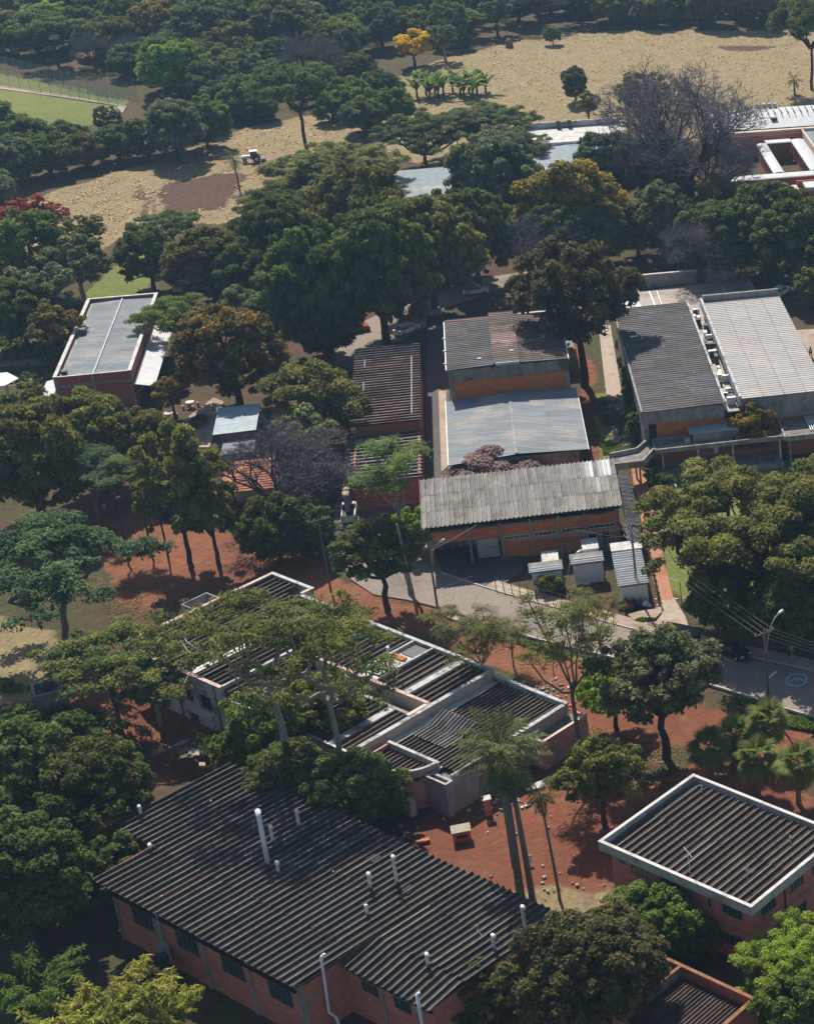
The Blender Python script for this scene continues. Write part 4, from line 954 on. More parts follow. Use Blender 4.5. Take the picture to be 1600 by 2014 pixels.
# --- dark-roofed and white-roofed halls, right
b = Bld('dark_roof_hall', 'brick hall with broad blackish corrugated roof, left of the white-roofed hall', 1, 21, 260)
b.wall('wall', 'x', 239.6, 239.9, 16.4, 27.0, -.2, 6.1, 'brick_orange', [(17.0, 18.0, 3.0, 6.0)]); b.wall('wall', 'y', 16.4, 16.7, 239.902, 280, -.2, 7.7, 'concrete_dirty'); b.wall('wall', 'y', 27.0, 26.7, 239.902, 280, -.2, 7.7, 'concrete_dirty')
b.wall('wall', 'x', 280, 279.7, 16.702, 26.698, -.2, 7.7, 'concrete_dirty')
b.box('fascia', 16.3, 27.1, 239.3, 239.6, 6.1, 7.85, 'concrete'); b.box('column', 16.3, 16.9, 239.3, 239.598, 0, 6.098, 'concrete'); b.box('door', 17.02, 17.98, 239.65, 239.7, 3.0, 6.0, 'void_dark')
roof = b.box('roof', 16.75, 26.65, 239.95, 279.65, 7.5, 7.6, 'void_dark')
cross_sheets(b, roof, 16.25, 27.0, 239.3, 280.2, 7.95, 0.008, 3, 26, 'wave', 'sheet_black', .01)
b.box('parapet', 27.1, 27.42, 239.2, 280.4, 7.2, 8.3, 'coping_white'); b.box('coping', 16.1, 16.35, 239.2, 280.3, 7.6, 8.12, 'concrete')
for x, y in ((20.5, 258), (21.6, 262), (24.5, 251), (23, 246), (18.9, 266), (25.5, 273)): b.box('loose_sheet', x, x + .18, y, y + .12, 8.12, 8.2, 'paint_white')

b = Bld('white_roof_hall', 'hall with broad off-white corrugated roof, right of the blackish roof', 1, 35, 260)
b.wall('wall', 'x', 240.9, 241.2, 29.6, 41.0, -.2, 4.6, 'brick_orange'); b.box('fascia', 29.5, 41.1, 240.5, 240.88, 4.6, 7.85, 'concrete'); b.wall('wall', 'y', 29.6, 29.9, 241.202, 279.6, -.2, 7.6, 'concrete_dirty'); b.wall('wall', 'y', 41.0, 40.7, 241.202, 279.6, -.2, 7.6, 'concrete_dirty')
roof = b.box('roof', 29.95, 40.65, 241.25, 279.6, 7.5, 7.6, 'void_dark')
cross_sheets(b, roof, 29.65, 41.2, 240.4, 279.6, 7.95, -0.004, 4, 26, 'rib', 'sheet_white', .006)
for x in (32.5, 35.4, 38.3): b.box('lap_seam', x, x + .07, 240.5, 279.5, 8.0, 8.055, 'concrete')
b.box('parapet', 29.25, 29.6, 240.3, 280.4, 6.9, 8.35, 'coping_white'); b.box('back_parapet', 29.6, 41.2, 279.9, 280.3, 7.2, 8.9, 'concrete')
b.box('back_wall', 29.6, 41.2, 279.62, 279.88, 0, 7.6, 'concrete_dirty')
b.box('gutter_slab', 27.45, 29.2, 240.0, 280.0, 6.3, 6.42, 'court_concrete')

# air-conditioning units standing in the gutter between the two halls
r2 = random.Random(5)
mba = MB(); mba.box(-.42, .42, -.2, .2, .08, .72)
body_me = mba.mesh('casing', 'paint_white')
mbf = MB(); mbf.prism([(.26 * math.cos(t * PI / 6) - .08, .26 * math.sin(t * PI / 6)) for t in range(12)], .205, .225)
fan = mbf.mesh('fan', 'metal_dark')
mbl = MB(); mbl.box(-.36, -.3, -.18, .18, 0, .08); mbl.box(.3, .36, -.18, .18, 0, .08); foot = mbl.mesh('feet', 'metal_grey')
a1 = GRID[1]
for k in range(22):
    q1 = 27.75 + r2.random() * 1.1; q2 = 241 + 38 * (k + r2.uniform(.1, .9)) / 22; dark = r2.random() < .4
    big = r2.uniform(.9, 1.45)
    e = empty('air_conditioner', (q1 * math.cos(a1) - q2 * math.sin(a1), q1 * math.sin(a1) + q2 * math.cos(a1), 6.42), a1 + r2.choice((0, PI / 2, PI)) + r2.uniform(-.1, .1),
              ('dark grey' if dark else 'white') + ' air-conditioning unit in the gutter between the black and white roofs', 'air conditioner', 'air conditioners in the roof gutter')
    e.scale = (big, big, big * r2.uniform(.8, 1.5))
    o = link('casing', body_me, e); o.material_slots[0].link = 'OBJECT'; o.material_slots[0].material = MAT['metal_dark' if dark else 'paint_white']
    o = link('fan', fan, e); o.rotation_euler = (PI / 2, 0, 0); o.location = (0, 0, .4); link('feet', foot, e)

# --- concrete walkway canopies in front of the halls
b = Bld('walkway_canopy', 'stained concrete walkway canopy on slim columns in front of the dark-roofed hall', 1, 22, 236)
b.box('canopy_slab', 17.4, 27.6, 235.6, 238.9, 3.6, 3.8, 'concrete_dirty')
mb = MB(); mb.box(17.4, 34.3, 235.35, 235.6, 3.5, 4.1); mb.box(17.2, 17.4, 235.35, 238.9, 3.5, 4.1); mb.box(17.4, 27.4, 238.9, 239.1, 3.5, 4.15); b.add('edge_beam', mb, 'concrete')
b.box('canopy_slab', 27.6, 34.3, 235.6, 238.0, 3.6, 3.8, 'concrete_dirty')
b.box('upper_slab', 22.0, 28.5, 237.2, 241.0, 4.9, 5.1, 'sheet_blue'); b.box('upper_wall', 22.5, 28.5, 237.3, 237.5, 3.82, 4.9, 'concrete')
for x in (18.2, 22.9, 27.5, 33.8): b.box('column', x - .12, x + .12, 236.2, 236.45, 0, 3.6, 'concrete_pale')
b.box('back_wall', 18.5, 34, 238.6, 238.85, 0, 3.55, 'brick_dark'); b.box('platform', 17.6, 34, 234.6, 238.5, -.2, .5, 'concrete'); b.box('notice', 25.2, 25.8, 238.5, 238.58, 1.3, 2.3, 'paint_white')
b.box('step_ramp', 18.3, 19.3, 231.4, 234.55, -.2, .35, 'concrete_pale'); b.box('hvac_frame', 21.3, 22.0, 236.8, 237.3, 3.82, 4.5, 'metal_grey')
b = Bld('covered_ramp', 'kinked concrete canopy over the ramp beside the long pale-roofed shed', 1, 14, 234)
mb = MB(); mb.prism([(16.2, 236.0), (17.1, 236.2), (17.1, 239.0), (16.6, 239.0), (15.0, 236.4), (11.6, 235.5), (11.2, 232.6), (15.2, 232.6)], 3.3, 3.55); b.add('canopy_slab', mb, 'concrete_dirty')
mb = MB()
for (xa, ya), (xb, yb) in (((17.1, 235.9), (15.3, 232.4)), ((15.3, 232.4), (11.2, 232.4)), ((16.6, 239.1), (15.0, 236.6)), ((15.0, 236.6), (11.4, 235.8))):
    d = Vector((xb - xa, yb - ya)).normalized(); n_ = Vector((-d.y, d.x)) * .14
    mb.prism(ccw([(xa - n_.x, ya - n_.y), (xb - n_.x, yb - n_.y), (xb + n_.x, yb + n_.y), (xa + n_.x, ya + n_.y)]), 3.2, 4.15)
b.add('edge_beam', mb, 'concrete')
for x, y in ((12, 233), (14.9, 233), (14.6, 235.8)): b.box('column', x - .12, x + .12, y - .12, y + .12, 0, 3.3, 'concrete')
b = Bld('canopy_block', 'low flat-roofed concrete canopy with white louvres, behind the big spreading tree', 1, 37, 237)
b.box('canopy_slab', 34.5, 39.5, 234.8, 240.6, 3.7, 4.0, 'concrete_dirty')
mb = MB(); mb.box(34.4, 39.6, 234.5, 234.8, 3.6, 4.3); mb.box(34.2, 34.5, 234.5, 240.6, 3.6, 4.3); b.add('edge_beam', mb, 'concrete')
for k in range(5): b.box('louvre', 38.0 + .3 * k, 38.12 + .3 * k, 236.0, 240.8, 4.02, 4.3, 'paint_white')
roof = b.box('side_roof', 39.6, 44, 233, 237, 3.5, 3.56, 'concrete')
sheets(b, roof, (39.6, 233.0, 3.6), (1, 0, 0), (0, 1, 0), 4.5, 4.0, .45, 1, 'channel', 'sheet_white')
b.box('wall', 35, 39.4, 238, 238.2, 0, 3.7, 'brick_dark')
for x in (35, 39): b.box('column', x - .12, x + .12, 235.2, 235.45, 0, 3.7, 'concrete')

# --- rusty-roofed building
b = Bld('rusty_roof_building', 'long brick building with streaked rust-brown ribbed roof and lower grey ribbed end', 1, -16, 255)
b.wall('wall', 'x', 235.2, 235.5, -20.6, -12.3, -.2, 4.1, 'brick_dark'); b.wall('wall', 'y', -20.6, -20.3, 235.502, 277.5, -.2, 4.6, 'brick_dark'); b.wall('wall', 'y', -12.3, -12.6, 235.502, 277.5, -.2, 4.6, 'brick_dark'); b.wall('wall', 'x', 277.5, 277.2, -20.298, -12.602, -.2, 5.8, 'brick_dark')
b.wall('gable_wall', 'x', 249.3, 249.6, -20.4, -12.4, 4.0, 5.95, 'brick_dark')
b.wall('upper_wall', 'y', -20.4, -20.2, 249.602, 277.2, 4.0, 5.9, 'brick_dark'); b.wall('upper_wall', 'y', -12.4, -12.6, 249.602, 277.2, 4.0, 5.9, 'brick_dark')
b.box('band', -20.65, -12.25, 235.1, 235.198, .5, .9, 'concrete')
roof = b.box('roof', -20.1, -12.7, 249.65, 277.1, 5.6, 5.66, 'void_dark')
cross_sheets(b, roof, -20.9, -11.95, 248.9, 277.9, 6.1, 0.0, 1, 30, 'channel', 'sheet_rust', .02, alt={(0, r): 'sheet_slate' for r in (26, 27, 28, 29)})
b.box('loose_sheet', -20.8, -19.3, 259.2, 259.6, 6.42, 6.46, 'timber'); b.box('gutter', -20.9, -20.2, 248.4, 248.8, 5.4, 5.9, 'timber')
b.box('flashing', -13.2, -13.05, 251, 273, 6.4, 6.43, 'sheet_zinc')
for y0_ in (252, 261, 270): b.box('flashing', -19.6, -19.45, y0_, y0_ + 3.2, 6.36, 6.4, 'sheet_zinc')
roof = b.box('lower_roof', -20.1, -12.7, 235.6, 249.2, 4.0, 4.06, 'void_dark')
cross_sheets(b, roof, -20.9, -12.1, 233.9, 249.1, 4.45, 0.0, 1, 14, 'channel', 'sheet_pale', .02)
b = Bld('boundary_wall', 'weathered ochre wall along the left side of the rusty-roofed building', 1, -22, 246, 'wall')
b.wall('wall', 'y', -21.9, -21.3, 233.5, 253.5, -.2, 3.2, 'concrete'); b.box('coping', -21.98, -21.2, 233.4, 253.6, 3.2, 3.3, 'timber')

# --- hall at the left with grey metal roof inside a parapet
b = Bld('parapet_hall', 'dark red brick hall with grey metal roof and bright metal awnings, left side', 1, -56.5, 296)
b.wall('wall', 'x', 279.7, 280.0, -61.6, -51.6, -.2, 5.7, 'brick_dark'); b.wall('wall', 'y', -61.6, -61.3, 280.002, 313.5, -.2, 5.7, 'brick_dark'); b.wall('wall', 'y', -51.6, -51.9, 280.002, 313.5, -.2, 5.7, 'brick_dark'); b.wall('wall', 'x', 313.5, 313.2, -61.298, -51.902, -.2, 5.7, 'brick_dark')
for x in (-61.7, -56.8, -51.9): b.box('column', x, x + .35, 279.58, 279.698, -.2, 5.6, 'concrete')
for x0_, x1_ in ((-61.35, -56.8), (-56.45, -51.9)): b.box('band', x0_, x1_, 279.6, 279.698, 4.1, 4.5, 'concrete')
mb = MB(); mb.box(-61.75, -61.25, 279.6, 313.6, 5.7, 5.8); mb.box(-51.95, -51.45, 279.6, 313.6, 5.7, 5.8); mb.box(-61.25, -51.95, 313.15, 313.6, 5.7, 5.8); mb.box(-61.25, -51.95, 279.6, 279.9, 5.7, 5.76); b.add('coping', mb, 'concrete_pale')
roof = b.box('roof', -61.25, -51.95, 280.05, 313.1, 5.1, 5.2, 'concrete')
cross_sheets(b, roof, -60.6, -56.6, 280.1, 313.1, 5.25, 0.03, 2, 15, 'wave_small', 'sheet_zinc'); cross_sheets(b, roof, -56.6, -52.0, 280.1, 313.1, 5.38, -0.03, 2, 15, 'wave_small', 'sheet_zinc')
b.box('ridge_cap', -56.72, -56.5, 280.2, 313.0, 5.5, 5.56, 'sheet_blue')
for y, s_ in ((281.3, .5), (298, .7), (300.5, .45)): b.box('roof_unit', -60.9, -60.9 + s_ * 1.4, y, y + s_ * 1.6, 5.3, 5.4 + s_, 'metal_dark')
def awning(x0_, x1_, y0_, y1_, za, zb):
    mb = MB(); mb.quad((x0_, y0_, za), (x1_, y0_, zb), (x1_, y1_, zb), (x0_, y1_, za)); mb.quad((x0_, y1_, za - .06), (x1_, y1_, zb - .06), (x1_, y0_, zb - .06), (x0_, y0_, za - .06)); mb.quad((x0_, y0_, za - .06), (x1_, y0_, zb - .06), (x1_, y0_, zb), (x0_, y0_, za)); b.add('awning', mb, 'sheet_bright')
    mb = MB(); mb.tube([(x0_ if abs(x0_ + 51.5) < 1 else x1_, y0_ + .1, za - 1.5), ((x1_ + x0_) / 2, y0_ + .1, (za + zb) / 2 - .1)], .05, 5); b.add('awning_strut', mb, 'metal_grey')
awning(-51.4, -48.7, 279.0, 303.5, 3.9, 3.3); awning(-63.8, -61.8, 278.6, 285.0, 3.3, 3.7)
b = Bld('metal_canopy', 'bright white metal canopy roof at the left edge beside the brick hall', 1, -70, 287, 'canopy')
mb = MB(); mb.prism([(-74, 285), (-69.4, 285.6), (-68, 288.0), (-70, 291), (-74, 291)], 3.0, 3.08); b.add('roof', mb, 'sheet_bright')
for x, y in ((-73, 286), (-69.6, 286.4), (-70.2, 290), (-73, 290)): b.box('post', x - .08, x + .08, y - .08, y + .08, -.2, 3.0, 'metal_grey')

# --- small blue-grey shed and the red-tiled pavilion
b = Bld('lean_shed', 'small shed with blue-grey sheet roof in the tree shade beside the paved path', 1, -36, 260)
b.wall('wall', 'x', 257.6, 257.8, -38.4, -34.2, -.2, 3.6, 'concrete_dirty'); b.wall('wall', 'y', -38.4, -38.2, 257.802, 266, -.2, 3.6, 'concrete_dirty'); b.wall('wall', 'y', -34.2, -34.4, 257.802, 266, -.2, 3.6, 'concrete_dirty')
roof = b.box('roof', -38.8, -33.8, 257.4, 266.6, 3.62, 3.7, 'concrete_dirty'); cross_sheets(b, roof, -39.0, -33.6, 257.2, 266.8, 3.75, 0.02, 1, 6, 'wave_small', 'sheet_blue')
roof = b.box('porch_roof', -37.6, -33.9, 252.6, 256.9, 2.6, 2.66, 'concrete_dirty'); cross_sheets(b, roof, -37.8, -33.8, 252.4, 257.0, 2.7, 0.02, 1, 3, 'wave_small', 'sheet_zinc')
for x in (-37.5, -34.1): b.box('post', x - .07, x + .07, 252.8, 252.95, -.2, 2.6, 'timber')
b = Bld('tiled_pavilion', 'pavilion with faded red clay tile hip roof behind the bare grey tree', 1, -32, 243)
X0, X1, Y0, Y1, ZE, ZR = -36.8, -27.2, 238.6, 248.4, 3.2, 5.2
for x in (-36, -32, -28): 
    for y in (239.4, 247.6): b.box('post', x - .12, x + .12, y - .12, y + .12, -.2, ZE, 'brick_dark')
b.wall('wall', 'x', 243.0, 243.2, -35.9, -28.1, -.2, 3.1, 'wall_cream')
rx0, rx1, ry = -33.0, -31.0, (Y0 + Y1) / 2
mb = MB()
mb.quad((X0, Y0, ZE), (X1, Y0, ZE), (rx1, ry, ZR), (rx0, ry, ZR)); mb.quad((X1, Y1, ZE), (X0, Y1, ZE), (rx0, ry, ZR), (rx1, ry, ZR)); mb.poly([(X1, Y0, ZE), (X1, Y1, ZE), (rx1, ry, ZR)]); mb.poly([(X0, Y1, ZE), (X0, Y0, ZE), (rx0, ry, ZR)])
roof = b.add('roof', mb, 'tile_terracotta')
mb = MB()
for i in range(12):        # courses of tiles, front and sides
    t0, t1 = i / 12, (i + 1) / 12
    def lerp(a, c, t): return a + (c - a) * t
    for (pa, pb, pr0, pr1) in (((X0, Y0), (X1, Y0), (rx0, ry), (rx1, ry)), ((X1, Y0), (X1, Y1), (rx1, ry), (rx1, ry)), ((X0, Y1), (X0, Y0), (rx0, ry), (rx0, ry)), ((X1, Y1), (X0, Y1), (rx1, ry), (rx0, ry))):
        za, zb_ = lerp(ZE, ZR, t0) + .10, lerp(ZE, ZR, t1) + .03
        mb.quad((lerp(pa[0], pr0[0], t0), lerp(pa[1], pr0[1], t0), za), (lerp(pb[0], pr1[0], t0), lerp(pb[1], pr1[1], t0), za), (lerp(pb[0], pr1[0], t1), lerp(pb[1], pr1[1], t1), zb_), (lerp(pa[0], pr0[0], t1), lerp(pa[1], pr0[1], t1), zb_))
        mb.quad((lerp(pa[0], pr0[0], t0), lerp(pa[1], pr0[1], t0), za - .08), (lerp(pb[0], pr1[0], t0), lerp(pb[1], pr1[1], t0), za - .08), (lerp(pb[0], pr1[0], t0), lerp(pb[1], pr1[1], t0), za), (lerp(pa[0], pr0[0], t0), lerp(pa[1], pr0[1], t0), za))
o = b.add('tile_course', mb, 'tile_terracotta', roof); o['kind'] = 'stuff'
b = Bld('brown_roof_annex', 'brown-roofed dark brick annex half hidden under the leafy tree', 1, -24, 260)
b.wall('wall', 'x', 254.6, 254.8, -27.5, -22.6, -.2, 3.8, 'brick_dark'); b.wall('wall', 'y', -22.6, -22.8, 254.802, 266, -.2, 3.8, 'brick_dark'); b.wall('wall', 'y', -27.5, -27.3, 254.802, 266, -.2, 3.8, 'brick_dark')
roof = b.box('roof', -27.6, -22.5, 254.5, 266.2, 3.82, 3.9, 'concrete_dirty'); cross_sheets(b, roof, -28, -22.2, 254, 266.6, 3.95, 0.02, 1, 9, 'wave', 'sheet_brown')

# --- far buildings
b = Bld('far_pale_block', 'pale flat-roofed block with white parapet at the edge of the dry field', 1, 19, 390)
b.box('wall', 9.0, 28.2, 388.5, 400.5, -.2, 5.0, 'wall_white'); b.box('roof_slab', 9.2, 28.0, 388.8, 400.2, 5.0, 5.2, 'concrete_pale')
b.box('parapet', 9.0, 28.3, 400.2, 400.6, 5.0, 6.4, 'coping_white'); b.box('parapet', 28.0, 28.3, 388.5, 400.2, 5.0, 6.2, 'coping_white'); b.box('side_wall', 28.2, 28.4, 388.4, 396, 0, 5.0, 'brick_dark')
roof = b.box('lower_roof', 8.0, 26.0, 372, 388.4, 4.2, 4.3, 'concrete'); cross_sheets(b, roof, 8.0, 17, 371.8, 388.4, 4.35, 0.04, 1, 7, 'wave', 'sheet_blue'); cross_sheets(b, roof, 17, 26.2, 371.8, 388.4, 4.72, -0.04, 1, 7, 'wave', 'sheet_blue')
b.box('lower_wall', 8.3, 25.8, 372.3, 388.3, -.2, 4.2, 'wall_white')
for x in (15.4, 17.6): b.box('roof_unit', x, x + .8, 399.0, 399.9, 5.2, 6.9, 'metal_dark')
b = Bld('far_blue_roof', 'long building with pale blue-grey metal roof between the tree crowns', 1, -8, 368)
b.box('wall', -20, -2.2, 359.3, 377, -.2, 4.6, 'wall_white'); roof = b.box('roof', -20.3, -2, 359, 377.4, 4.6, 4.7, 'concrete')
cross_sheets(b, roof, -20.5, -1.8, 358.8, 377.6, 4.8, 0.01, 2, 9, 'wave', 'sheet_blue', alt={(1, 2): 'concrete_pale', (0, 2): 'concrete_pale'})
b = Bld('far_white_hall', 'white metal-roofed hall with curved eaves at the right edge by the dry field', 1, 62, 390)
b.box('wall', 46, 84, 388.8, 396.5, -.2, 5.2, 'brick_dark'); 
mb = MB(); n_ = 7
for i in range(n_):
    t0, t1 = i / n_, (i + 1) / n_; ya, yb = 388.0 + 9 * t0, 388.0 + 9 * t1; za, zb_ = 5.2 + 1.9 * math.sin(t0 * PI / 2), 5.2 + 1.9 * math.sin(t1 * PI / 2)
    mb.quad((45.8, ya, za), (84.2, ya, za), (84.2, yb, zb_), (45.8, yb, zb_))
mb.quad((45.8, 397, 0), (45.8, 388, 0), (45.8, 388, 5.2), (45.8, 397, 7.1)); b.add('roof', mb, 'sheet_bright')
for k in range(28): b.box('roof_rib', 47 + 1.35 * k, 47.12 + 1.35 * k, 392.0, 396.8, 6.85, 7.25, 'sheet_zinc')
b.box('ledge', 45.8, 84.2, 386.8, 387.98, 4.4, 5.0, 'wall_cream'); b.box('hatch', 58.0, 59.3, 390.4, 391.2, 6.2, 6.6, 'metal_dark')
for k, x in enumerate((54.2, 56.6, 57.7, 58.8, 59.9)):
    mb = MB(); mb.prism([(x + .42 * math.cos(t * PI / 4), 397.2 + .42 * math.sin(t * PI / 4)) for t in range(8)], 6.9, 8.0 if k else 7.6); b.add('roof_vent', mb, 'concrete_pale')
b = Bld('courtyard_wing', 'white vaulted gallery around a small planted courtyard, right edge', 1, 58, 370)
def vault(x0_, x1_, y0_, y1_, along):
    mb = MB(); n_ = 6
    for i in range(n_):
        t0, t1 = PI * i / n_, PI * (i + 1) / n_
        if along == 'y':
            xc, r = (x0_ + x1_) / 2, (x1_ - x0_) / 2
            mb.quad((xc - r * math.cos(t0), y0_, 3.6 + .3 * math.sin(t0)), (xc - r * math.cos(t0), y1_, 3.6 + .3 * math.sin(t0)), (xc - r * math.cos(t1), y1_, 3.6 + .3 * math.sin(t1)), (xc - r * math.cos(t1), y0_, 3.6 + .3 * math.sin(t1)))
        else:
            yc, r = (y0_ + y1_) / 2, (y1_ - y0_) / 2
            mb.quad((x0_, yc - r * math.cos(t0), 3.6 + .3 * math.sin(t0)), (x1_, yc - r * math.cos(t0), 3.6 + .3 * math.sin(t0)), (x1_, yc - r * math.cos(t1), 3.6 + .3 * math.sin(t1)), (x0_, yc - r * math.cos(t1), 3.6 + .3 * math.sin(t1)))
    b.add('vault_roof', mb, 'sheet_bright', smooth=True)
    b.box('gallery_wall', x0_ + .4, x1_ - .4, y0_ + .3, y1_ - .3, -.2, 3.55, 'brick_dark')
vault(60.6, 63.4, 360.5, 383.5, 'y'); vault(53.4, 55.6, 360.5, 382, 'y'); vault(44.0, 66, 357.2, 360.4, 'x'); vault(55.4, 60.6, 382.0, 384.6, 'x')
roof = b.box('hall_roof', 63.9, 76, 361, 386.4, 4.3, 4.4, 'concrete'); cross_sheets(b, roof, 64.0, 76, 361, 386.2, 4.45, .01, 1, 12, 'wave', 'sheet_blue'); b.box('hall_wall', 63.5, 63.85, 360.6, 386.6, -.2, 4.9, 'wall_cream'); b.box('cross_wall', 49, 63.4, 386.2, 386.7, -.2, 4.4, 'brick_red')
b.box('outer_wall', 57.0, 66, 355.5, 355.8, -.2, 3.3, 'brick_red'); b.box('outer_ramp', 55.8, 57.0, 350, 356.5, -.2, 2.4, 'wall_cream'); b.box('side_vault', 58.0, 60.5, 351, 355, 2.6, 3.2, 'sheet_bright')
b = Bld('hidden_red_building', 'red-walled building with pale roof half hidden behind the golden-crowned tree', 1, 18, 345)
b.box('wall', 8, 29, 339, 349, -.2, 3.4, 'brick_red'); b.box('roof', 7.7, 29.3, 338.7, 349.3, 3.4, 3.7, 'concrete_pale'); b.box('parapet', 7.6, 29.4, 338.5, 338.7, 3.0, 3.9, 'wall_cream')
for k in range(8): b.window('x', 339, 9 + 2.5 * k, 10.3 + 2.5 * k, 1.1, 2.3, 2, 1, 'wall_cream', 'glass_dark', panes=False, bar=.03, proud=.01)
b = Bld('grey_roof_house', 'low white house with grey roof glimpsed behind the umbrella trees', 1, -42, 335)
b.box('wall', -52, -34, 331, 341, -.2, 3.4, 'wall_white'); roof = b.box('roof', -52.4, -33.6, 330.6, 341.4, 3.4, 3.5, 'concrete'); cross_sheets(b, roof, -52.4, -33.6, 330.6, 341.4, 3.55, .01, 2, 6, 'wave', 'sheet_zinc')
b = Bld('court_wall', 'grey concrete wall at the back of the paved court', 1, 30, 312, 'wall')
b.wall('wall', 'x', 311.6, 311.9, 22.6, 38.9, -.2, 2.2, 'concrete'); b.box('coping', 22.5, 39.0, 311.5, 312.0, 2.2, 2.32, 'concrete_pale')
mb = MB()
for k in range(6): mb.tube([(39.6 + .18 * k, 311 - 2 * k, -.1), (39.6 + .18 * k, 311 - 2 * k, 1.9)], .05, 5)
mb.tube([(39.6, 311, 1.85), (40.5, 301, 1.85)], .05, 5); mb.tube([(39.6, 311, .9), (40.5, 301, .9)], .04, 5); b.add('railing', mb, 'metal_grey')
b = Bld('yard_wall', 'long grey wall in shade behind the tall orange brick hall', 1, 0, 300, 'wall')
b.wall('wall', 'x', 297.6, 297.9, -8.2, 12.5, -.2, 2.4, 'concrete'); b.box('coping', -8.3, 12.6, 297.5, 298.0, 2.4, 2.5, 'concrete_pale')
b = Bld('rear_lean_roof', 'grey sheet roof in shade behind the tall orange brick hall', 1, 2, 285)
b.box('wall', -5.5, 9.5, 276.5, 289.5, -.2, 4.0, 'concrete_dirty'); roof = b.box('roof', -5.7, 9.7, 276.2, 289.7, 4.0, 4.1, 'concrete')
cross_sheets(b, roof, -5.8, 2, 276, 290, 4.15, .06, 1, 6, 'wave_small', 'sheet_zinc'); cross_sheets(b, roof, 2, 9.8, 276, 290, 4.63, -.06, 1, 6, 'wave_small', 'sheet_zinc')

# --- three transformer huts
def hut(label, x0, x1, y0, y1, ze, zb, ribs_along, group='white transformer huts'):
    b = Bld('transformer_hut', label, 1, (x0 + x1) / 2, (y0 + y1) / 2, 'hut', group)
    b.wall('wall', 'x', y0 + .15, y0 + .3, x0 + .2, x1 - .2, -.1, ze - .15, 'hut_white'); b.wall('wall', 'x', y1 - .15, y1 - .3, x0 + .2, x1 - .2, -.1, zb - .15, 'hut_white')
    b.wall('wall', 'y', x0 + .2, x0 + .35, y0 + .302, y1 - .302, -.1, ze - .12, 'hut_white'); b.wall('wall', 'y', x1 - .2, x1 - .35, y0 + .302, y1 - .302, -.1, ze - .12, 'hut_white')
    mb = MB(); mb.prism([(x0 + .1, y0 + .1, 0), (x1 - .1, y0 + .1, 0), (x1 - .1, y1 - .1, zb - ze), (x0 + .1, y1 - .1, zb - ze)], ze - .14, ze - .08); roof = b.add('roof', mb, 'concrete')
    if ribs_along == 'y':
        sheets(b, roof, (x0, y0, ze), (1, 0, 0), (0, 1, (zb - ze) / (y1 - y0)), x1 - x0, y1 - y0, .45, 1, 'channel', 'sheet_bright', .01)
    else:
        cross_sheets(b, roof, x0, x1, y0, y1, ze, 0, 1, round((y1 - y0) / .6), 'channel', 'sheet_bright')
    return b
hut('left of three white huts, with a rust-stained metal box behind it', -.4, 3.4, 207.4, 209.6, 2.5, 2.9, 'x')
hut('middle white hut with ribbed metal roof and a grey cabinet behind', 4.4, 8.2, 208.0, 210.4, 2.6, 3.0, 'x')
b = hut('right-hand white hut with long ribbed roof beside the utility pole', 9.3, 12.7, 201.2, 209.6, 2.5, 2.6, 'x')
b.box('rear_roof', 9.2, 12.9, 210.2, 212.4, 2.6, 2.7, 'concrete_pale'); b.box('rear_wall', 9.4, 12.7, 210.4, 212.2, -.1, 2.6, 'hut_white')
for (nm, lab, x0, x1, y0, y1, h) in (('transformer_cabinet', 'pale grey transformer cabinet behind the left white hut', 1.2, 3.0, 211.0, 213.5, 2.0), ('transformer_cabinet', 'pale grey transformer cabinet behind the middle white hut', 6.0, 7.8, 212.0, 214.8, 2.4)):
    c = Bld(nm, lab, 1, (x0 + x1) / 2, (y0 + y1) / 2, 'cabinet', 'transformer cabinets behind the huts')
    c.box('body', x0, x1, y0, y1, 0, h, 'hut_white'); c.box('lid', x0 - .08, x1 + .08, y0 - .08, y1 + .08, h, h + .1, 'concrete_pale')
    for k in range(6): c.box('cooling_fin', x0 + .15 + .27 * k, x0 + .21 + .27 * k, y0 - .2, y0 - .001, .3, h - .3, 'metal_grey')
    c.box('side_panel', x0 - .3, x0 - .2, y0 - .2, y1, 0, h * .7, 'timber')

# ------------------------------------------------------------------ vegetation
def mesh_np(name, co, quads, tint=None, nverts=4):
    me = bpy.data.meshes.new(name)
    n = len(quads)
    me.vertices.add(len(co)); me.vertices.foreach_set('co', co.astype(np.float32).ravel())
    me.loops.add(n * nverts); me.loops.foreach_set('vertex_index', quads.astype(np.int32).ravel())
    me.polygons.add(n); me.polygons.foreach_set('loop_start', (np.arange(n) * nverts).astype(np.int32))
    if tint is not None:
        a = me.attributes.new('tint', 'FLOAT', 'POINT'); a.data.foreach_set('value', tint.astype(np.float32))
    me.update(calc_edges=True)
    return me

def unit(v): return v / (np.linalg.norm(v, axis=-1, keepdims=True) + 1e-9)

def leaves(r, pts, nrm, size, elong, tint, tang=None, droop=0.0, cup=0.15):
    """one rhombic leaf face per point"""
    n = len(pts)
    if tang is None:
        tang = r.normal(size=(n, 3))
    tang = unit(tang - (tang * nrm).sum(1, keepdims=True) * nrm)
    bi = np.cross(nrm, tang)
    s = size * r.uniform(0.5, 1.5, (n, 1))
    a = pts + tang * s * elong * 0.5; c = pts - tang * s * elong * 0.5
    a[:, 2] -= droop * s[:, 0] * elong
    b_ = pts + bi * s * 0.5 + nrm * s * cup; d = pts - bi * s * 0.5 + nrm * s * cup
    co = np.stack([a, b_, c, d], 1).reshape(-1, 3)
    return co, np.arange(n * 4).reshape(n, 4), np.repeat(tint, 4)

